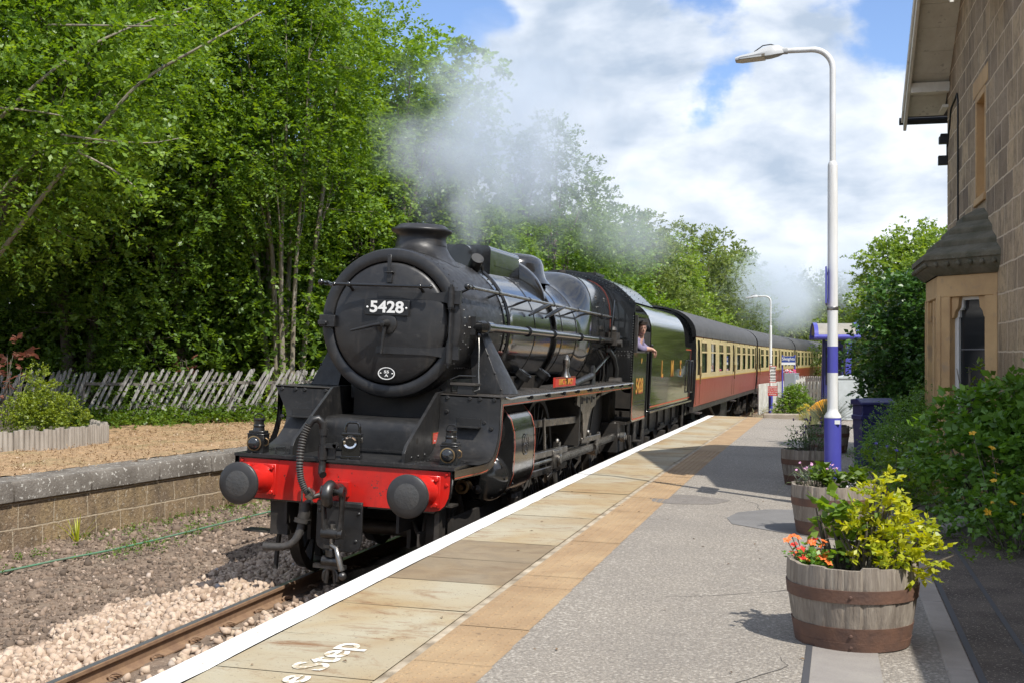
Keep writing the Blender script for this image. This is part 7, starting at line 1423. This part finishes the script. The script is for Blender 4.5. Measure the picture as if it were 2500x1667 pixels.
# second barrel
g = np.random.default_rng(135); q = P_in(b2, -.05, .02)
shrub('rosette_plant', 'broad pale green leafed rosettes in the second barrel', P_in(b2, .02, -.02), [(-.12, -.1, .10, .10), (.13, -.12, .13, .09), (.02, .05, .05, .12), (.2, .0, .05, .1)], 'ivy', 136, .085, 300, 6, .06, 'plant', wr=.36, up=1.0, stems=False)
shrub('pinks', 'mound of fine grey green pinks foliage in the second barrel', P_in(b2, -.12, .08), [(0, 0, .06, .13), (.12, .02, .03, .12), (-.05, -.08, .03, .09)], 'grey', 137, .05, 700, 6, .08, 'plant', wr=.1, up=1.3, stems=False)
blossoms('pink_flowers', 'small pale pink flowers standing over the pinks in the second barrel', P_in(b2, -.12, .08), [(g.normal(0, .09), g.normal(0, .08), g.uniform(.15, .24)) for _ in range(30)], [mat('petal_palepink', (.62, .33, .50), .6), mat('petal_mauve', (.5, .25, .42), .6)], .013)
blossoms('white_flowers', 'tiny white blossoms at the house side of the second barrel', P_in(b2, .2, -.02), [(g.normal(0, .06), g.normal(0, .1), g.uniform(.03, .10)) for _ in range(34)], [PWT], .011)
def strap_leaf(pts, w_, m_, mb):
    n = len(pts); L = []; 
    for i, p in enumerate(pts): ww = w_ * (1 - (i / (n - 1)) ** 3 * .9); L.append([Vector(p) + Vector((0, ww, 0)), Vector(p) + Vector((0, 0, -ww * .4)), Vector(p) + Vector((0, -ww, 0))])
    mb.loft(L, m_, False)
dl = thing('daylily', 'arching pale strap leaves bending over the rim of the second barrel', 'plant', P_in(b2, -.15, 0)); m = MB(); LL = mat('strap_green', (.22, .30, .08), .5); LT = mat('strap_tan', (.45, .33, .14), .6)
for pts, mm in (([(0, 0, 0), (-.10, 0, .14), (-.17, 0, .19), (-.22, 0, .15), (-.25, -.01, .02)], LL), ([(0, .02, 0), (-.12, .02, .10), (-.24, .03, .09), (-.31, .03, -.02)], LL), ([(0, .03, 0), (-.08, .05, .17), (-.14, .06, .21), (-.19, .07, .20)], LL), ([(.01, 0, 0), (.02, .0, .2), (.03, .0, .36), (.035, .0, .40)], LL), ([(0, -.05, 0), (-.05, -.10, .05), (-.08, -.18, -.08), (-.085, -.19, -.2)], LL), ([(-.30, .03, -.0), (-.33, .03, -.08)], LT), ([(.25, 0, 0), (.30, 0, .14), (.40, .02, .22), (.46, .03, .24), (.48, .03, .20)], LL)): strap_leaf(smooth_path([Vector(pts[0]).lerp(Vector(pts[0]), 0)] + [Vector(p) for p in pts[1:]], 1), .011, mm, m)
m.build('leaves', dl, smooth=60)
# third and fourth barrels
shrub('lavender', 'dark twiggy lavender filling the shaded third barrel', P_in(b3, 0, 0), [(-.08, 0, .12, .18), (.12, .05, .14, .18), (.0, -.08, .08, .18), (-.16, .02, .05, .12)], 'laurel', 140, .045, 260, 8, .14, 'plant', wr=.16, up=.9)
tuft('lavender_stalks', 'thin purple tipped stalks rising from the third barrel', P_in(b3, -.05, 0), 40, .46, 'grey', 141, .0035, .4, 'plant', arch=.15)
g = np.random.default_rng(142); m = MB(); PUR = mat('petal_purple', (.07, .03, .16), .7)
lv = thing('purple_flowers', 'dark purple flower heads above the third barrel', 'flowers', P_in(b3, -.05, 0))
for i in range(16): a = g.uniform(0, 6.28); rr = g.uniform(.03, .24); m.ball((rr * math.cos(a), rr * math.sin(a), g.uniform(.22, .46)), .010, PUR, 6, (1, 1, 1.8))
m.build('heads', lv)
tuft('ornamental_grass', 'pale green fountain of fine ornamental grass in the farthest barrel', P_in(b4, 0, 0), 420, .62, 'grass', 143, .006, .55, 'grass', arch=.5); tuft('ornamental_grass', 'straw coloured grass plumes around the yellow grit bin', (W(1985, 0, 27)[0], W(1985, 0, 27)[1], .66), 320, .62, 'grass', 144, .008, .4, 'grass', arch=.3)
# ------------------------------------------------------------------ shrubs beside the house
shrub('evergreen_shrub', 'big glossy leaved evergreen shrub against the house wall at the right edge', (6.35, 1.35, .75), [(0, 0, .55, .62), (.55, -.1, .75, .7), (-.35, .25, .5, .5), (.15, .5, .75, .6), (.9, .3, .72, .68), (-.1, -.25, .4, .5), (.35, .1, 1.0, .45), (-.30, .5, .85, .4), (.85, -.45, .6, .6), (.4, -.5, .45, .5)], 'rose', 150, .092, 150, 9, .17, wr=.30, up=.5, inner=.7)
shrub('yew_bush', 'clipped small leaved bush hiding the side of the blue bin', (5.75, 4.6, .75), [(0, 0, .5, .55), (-.3, -.3, .35, .42), (.35, .3, .75, .55), (.1, .6, .6, .55), (-.25, .5, .4, .45), (.45, -.5, .6, .5), (-.05, -.75, .4, .42)], 'rose', 151, .032, 520, 10, .12, wr=.25, up=.5, inner=.75)
shrub('laurel_tree', 'tall dark evergreen leaning over the bin and cabinet, left of the bay window', (5.9, 10.4, .7), [(0, 0, 1.0, .8), (-.25, -.1, 1.7, .65), (.35, .1, 1.7, .85), (.1, .1, 2.45, .72), (.6, .2, 2.4, .8), (.7, .3, 1.0, .9), (-.15, -.5, .6, .55), (.35, -.7, 1.0, .6)], 'laurel', 152, .09, 190, 9, .20, 'evergreen', wr=.32, up=.4, inner=.6)
shrub('sapling', 'pale sapling with fresh lit leaves poking out between the evergreens in front of the bay', (6.15, 2.75, .9), [(-.1, 0, 1.05, .16), (-.18, .02, .75, .16), (0, 0, 1.3, .12)], 'ivy', 153, .075, 120, 5, .12, 'sapling', wr=.36)
shrub('flowering_shrub', 'low leafy shrub with yellow cup flowers beside the dark path', (6.2, -.15, .72), [(0, 0, .16, .34), (.45, -.25, .2, .36), (-.3, .35, .15, .30), (.3, .35, .28, .36), (.9, -.1, .25, .4), (.75, -.5, .15, .3)], 'rose', 154, .055, 260, 7, .12, wr=.42, up=.9, inner=.7)
g = np.random.default_rng(155); YW = mat('petal_yellow', (.72, .42, .02), .5)
blossoms('yellow_flowers', 'yellow cup shaped flowers dotted over the low shrub and evergreen', (6.15, -.2, .75), [(g.uniform(-.35, .9), g.uniform(-.7, .5), g.uniform(.25, .55)) for _ in range(12)] + [(g.uniform(-.2, .5), g.uniform(.6, 1.1), g.uniform(.4, .9)) for _ in range(5)], [YW], .034)
shrub('geranium', 'trailing cranesbill with small blue flowers at the foot of the clipped bush', (5.45, 2.9, .73), [(0, 0, .2, .34), (.2, -.5, .2, .34), (-.1, .4, .25, .35), (.25, .3, .3, .36), (.1, -.9, .12, .26)], 'fresh', 156, .045, 240, 7, .13, wr=.42, up=.9)
blossoms('blue_flowers', 'small blue flowers among the trailing cranesbill', (5.4, 2.9, .75), [(g.uniform(-.3, .3), g.uniform(-.4, .6), g.uniform(.4, .62)) for _ in range(14)], [mat('petal_blue', (.16, .14, .48), .5)], .02)
m = MB(); m.loft([[(.13 * sx * math.cos(t) * (1 + .12 * math.sin(3 * t)), .10 * sx * math.sin(t) * (1 + .1 * math.cos(2 * t)), z) for t in np.linspace(0, 6.283, 10)[:-1]] for z, sx in ((-.03, 1), (.06, 1.05), (.13, .8), (.16, .4))], mat('grey_rock', (.30, .28, .26), .9, col2=(.2, .19, .17), scale=9, bump=.8), True, True); o = m.build('rock', smooth=20, loc=(5.82, .75, .75)); tag(o, 'pale grey boulder at the edge of the dark path below the evergreen', 'rock')
shrub('bush', 'round green bush behind the red caution sign at the crossing', (W(1940, 0, 35)[0], W(1940, 0, 35)[1], .42), [(0, 0, .5, .42), (-.25, 0, .4, .35), (.28, .05, .42, .36), (.05, 0, .88, .30), (-.1, .1, .75, .3)], 'fresh', 157, .055, 600, 8, .13, 'bush', group='shrubs around the crossing')
shrub('bush', 'small yellow leaved bush left of the yellow grit bin', (W(1968, 0, 30)[0], W(1968, 0, 30)[1], .6), [(0, 0, .15, .18), (-.02, 0, .42, .16), (.12, 0, .3, .14)], 'yellow', 158, .045, 700, 6, .08, 'bush', group='shrubs around the crossing')
scatter('rough_grass', 'tufts of rough grass and weeds over the ramp beyond the platform', np.stack([np.random.default_rng(159).uniform(2.2, 7.5, 1500), np.random.default_rng(160).uniform(21.2, 42, 1500), np.random.default_rng(161).uniform(.25, .5, 1500)], -1), 'straw', 162, 5, .28, .12, .08, .9)
gk = np.random.default_rng(163); scatter('bed_weeds', 'low green weeds along the edge of the dark bed', np.stack([gk.uniform(5.5, 7, 160), gk.uniform(-.9, .9, 160), np.full(160, .75)], -1), 'fresh', 164, 5, .07, .035)
# ------------------------------------------------------------------ smoke
def smoke(label, centre, half, dens, scale, lo, hi, seed, rot=(0, 0, 0)):
    mb = MB(); mb.ball((0, 0, 0), 1, None, 20); me = bpy.data.meshes.new('smoke'); me.from_pydata(mb.v, [], mb.f); m = bpy.data.materials.new('smoke'); me.materials.append(m); m.use_nodes = True; nt = m.node_tree; nt.nodes.clear(); N = nt.nodes.new; L = nt.links.new
    out = N('ShaderNodeOutputMaterial'); pv = N('ShaderNodeVolumePrincipled'); pv.inputs['Color'].default_value = (.82, .885, .965, 1); pv.inputs['Anisotropy'].default_value = .1; L(pv.outputs[0], out.inputs['Volume'])
    tc = N('ShaderNodeTexCoord'); ln = N('ShaderNodeVectorMath'); ln.operation = 'LENGTH'; L(tc.outputs['Object'], ln.inputs[0])
    ge = N('ShaderNodeNewGeometry'); mp = N('ShaderNodeMapping'); L(ge.outputs['Position'], mp.inputs[0]); mp.inputs['Location'].default_value = (seed, seed * .7, 0)
    n = N('ShaderNodeTexNoise'); n.inputs['Scale'].default_value = scale; n.inputs['Detail'].default_value = 6; n.inputs['Roughness'].default_value = .6; n.inputs['Distortion'].default_value = .5; L(mp.outputs[0], n.inputs['Vector'])
    a = N('ShaderNodeMath'); a.operation = 'MULTIPLY_ADD'; L(ln.outputs['Value'], a.inputs[0]); a.inputs[1].default_value = -.62; L(n.outputs['Fac'], a.inputs[2])
    r = N('ShaderNodeMapRange'); r.interpolation_type = 'SMOOTHSTEP'; L(a.outputs[0], r.inputs[0]); r.inputs[1].default_value = lo; r.inputs[2].default_value = hi; r.inputs[4].default_value = dens; L(r.outputs[0], pv.inputs['Density'])
    o = bpy.data.objects.new('smoke', me); COL.objects.link(o); o.location = centre; o.scale = half; o.rotation_euler = rot; return tag(o, label, 'smoke', kind='stuff')
smoke('thick grey white smoke cloud drifting behind the chimney', W(1235, 345, 20.5), (2.4, 2.6, 2.2), .72, 1.15, -.06, .36, 3.0)
smoke('thin wisp of smoke rising from the chimney mouth', W(1150, 520, 15.5), (.45, .6, .75), .8, 2.2, .0, .5, 31.0)
smoke('thin smoke trailing back above the boiler and cab', W(1540, 545, 36), (2.2, 9.0, 1.7), .10, .6, -.05, .45, 9.0, (R(-1), 0, R(4)))
smoke('distant pale smoke cloud hanging over the bend behind the far lamp post', W(1890, 715, 68), (3.6, 10, 2.9), .36, .34, -.10, .45, 15.0)
smoke('faint smoke drifting past the trees right of the near lamp post', W(2080, 660, 72), (3.2, 9, 3.2), .25, .35, -.05, .45, 21.0)
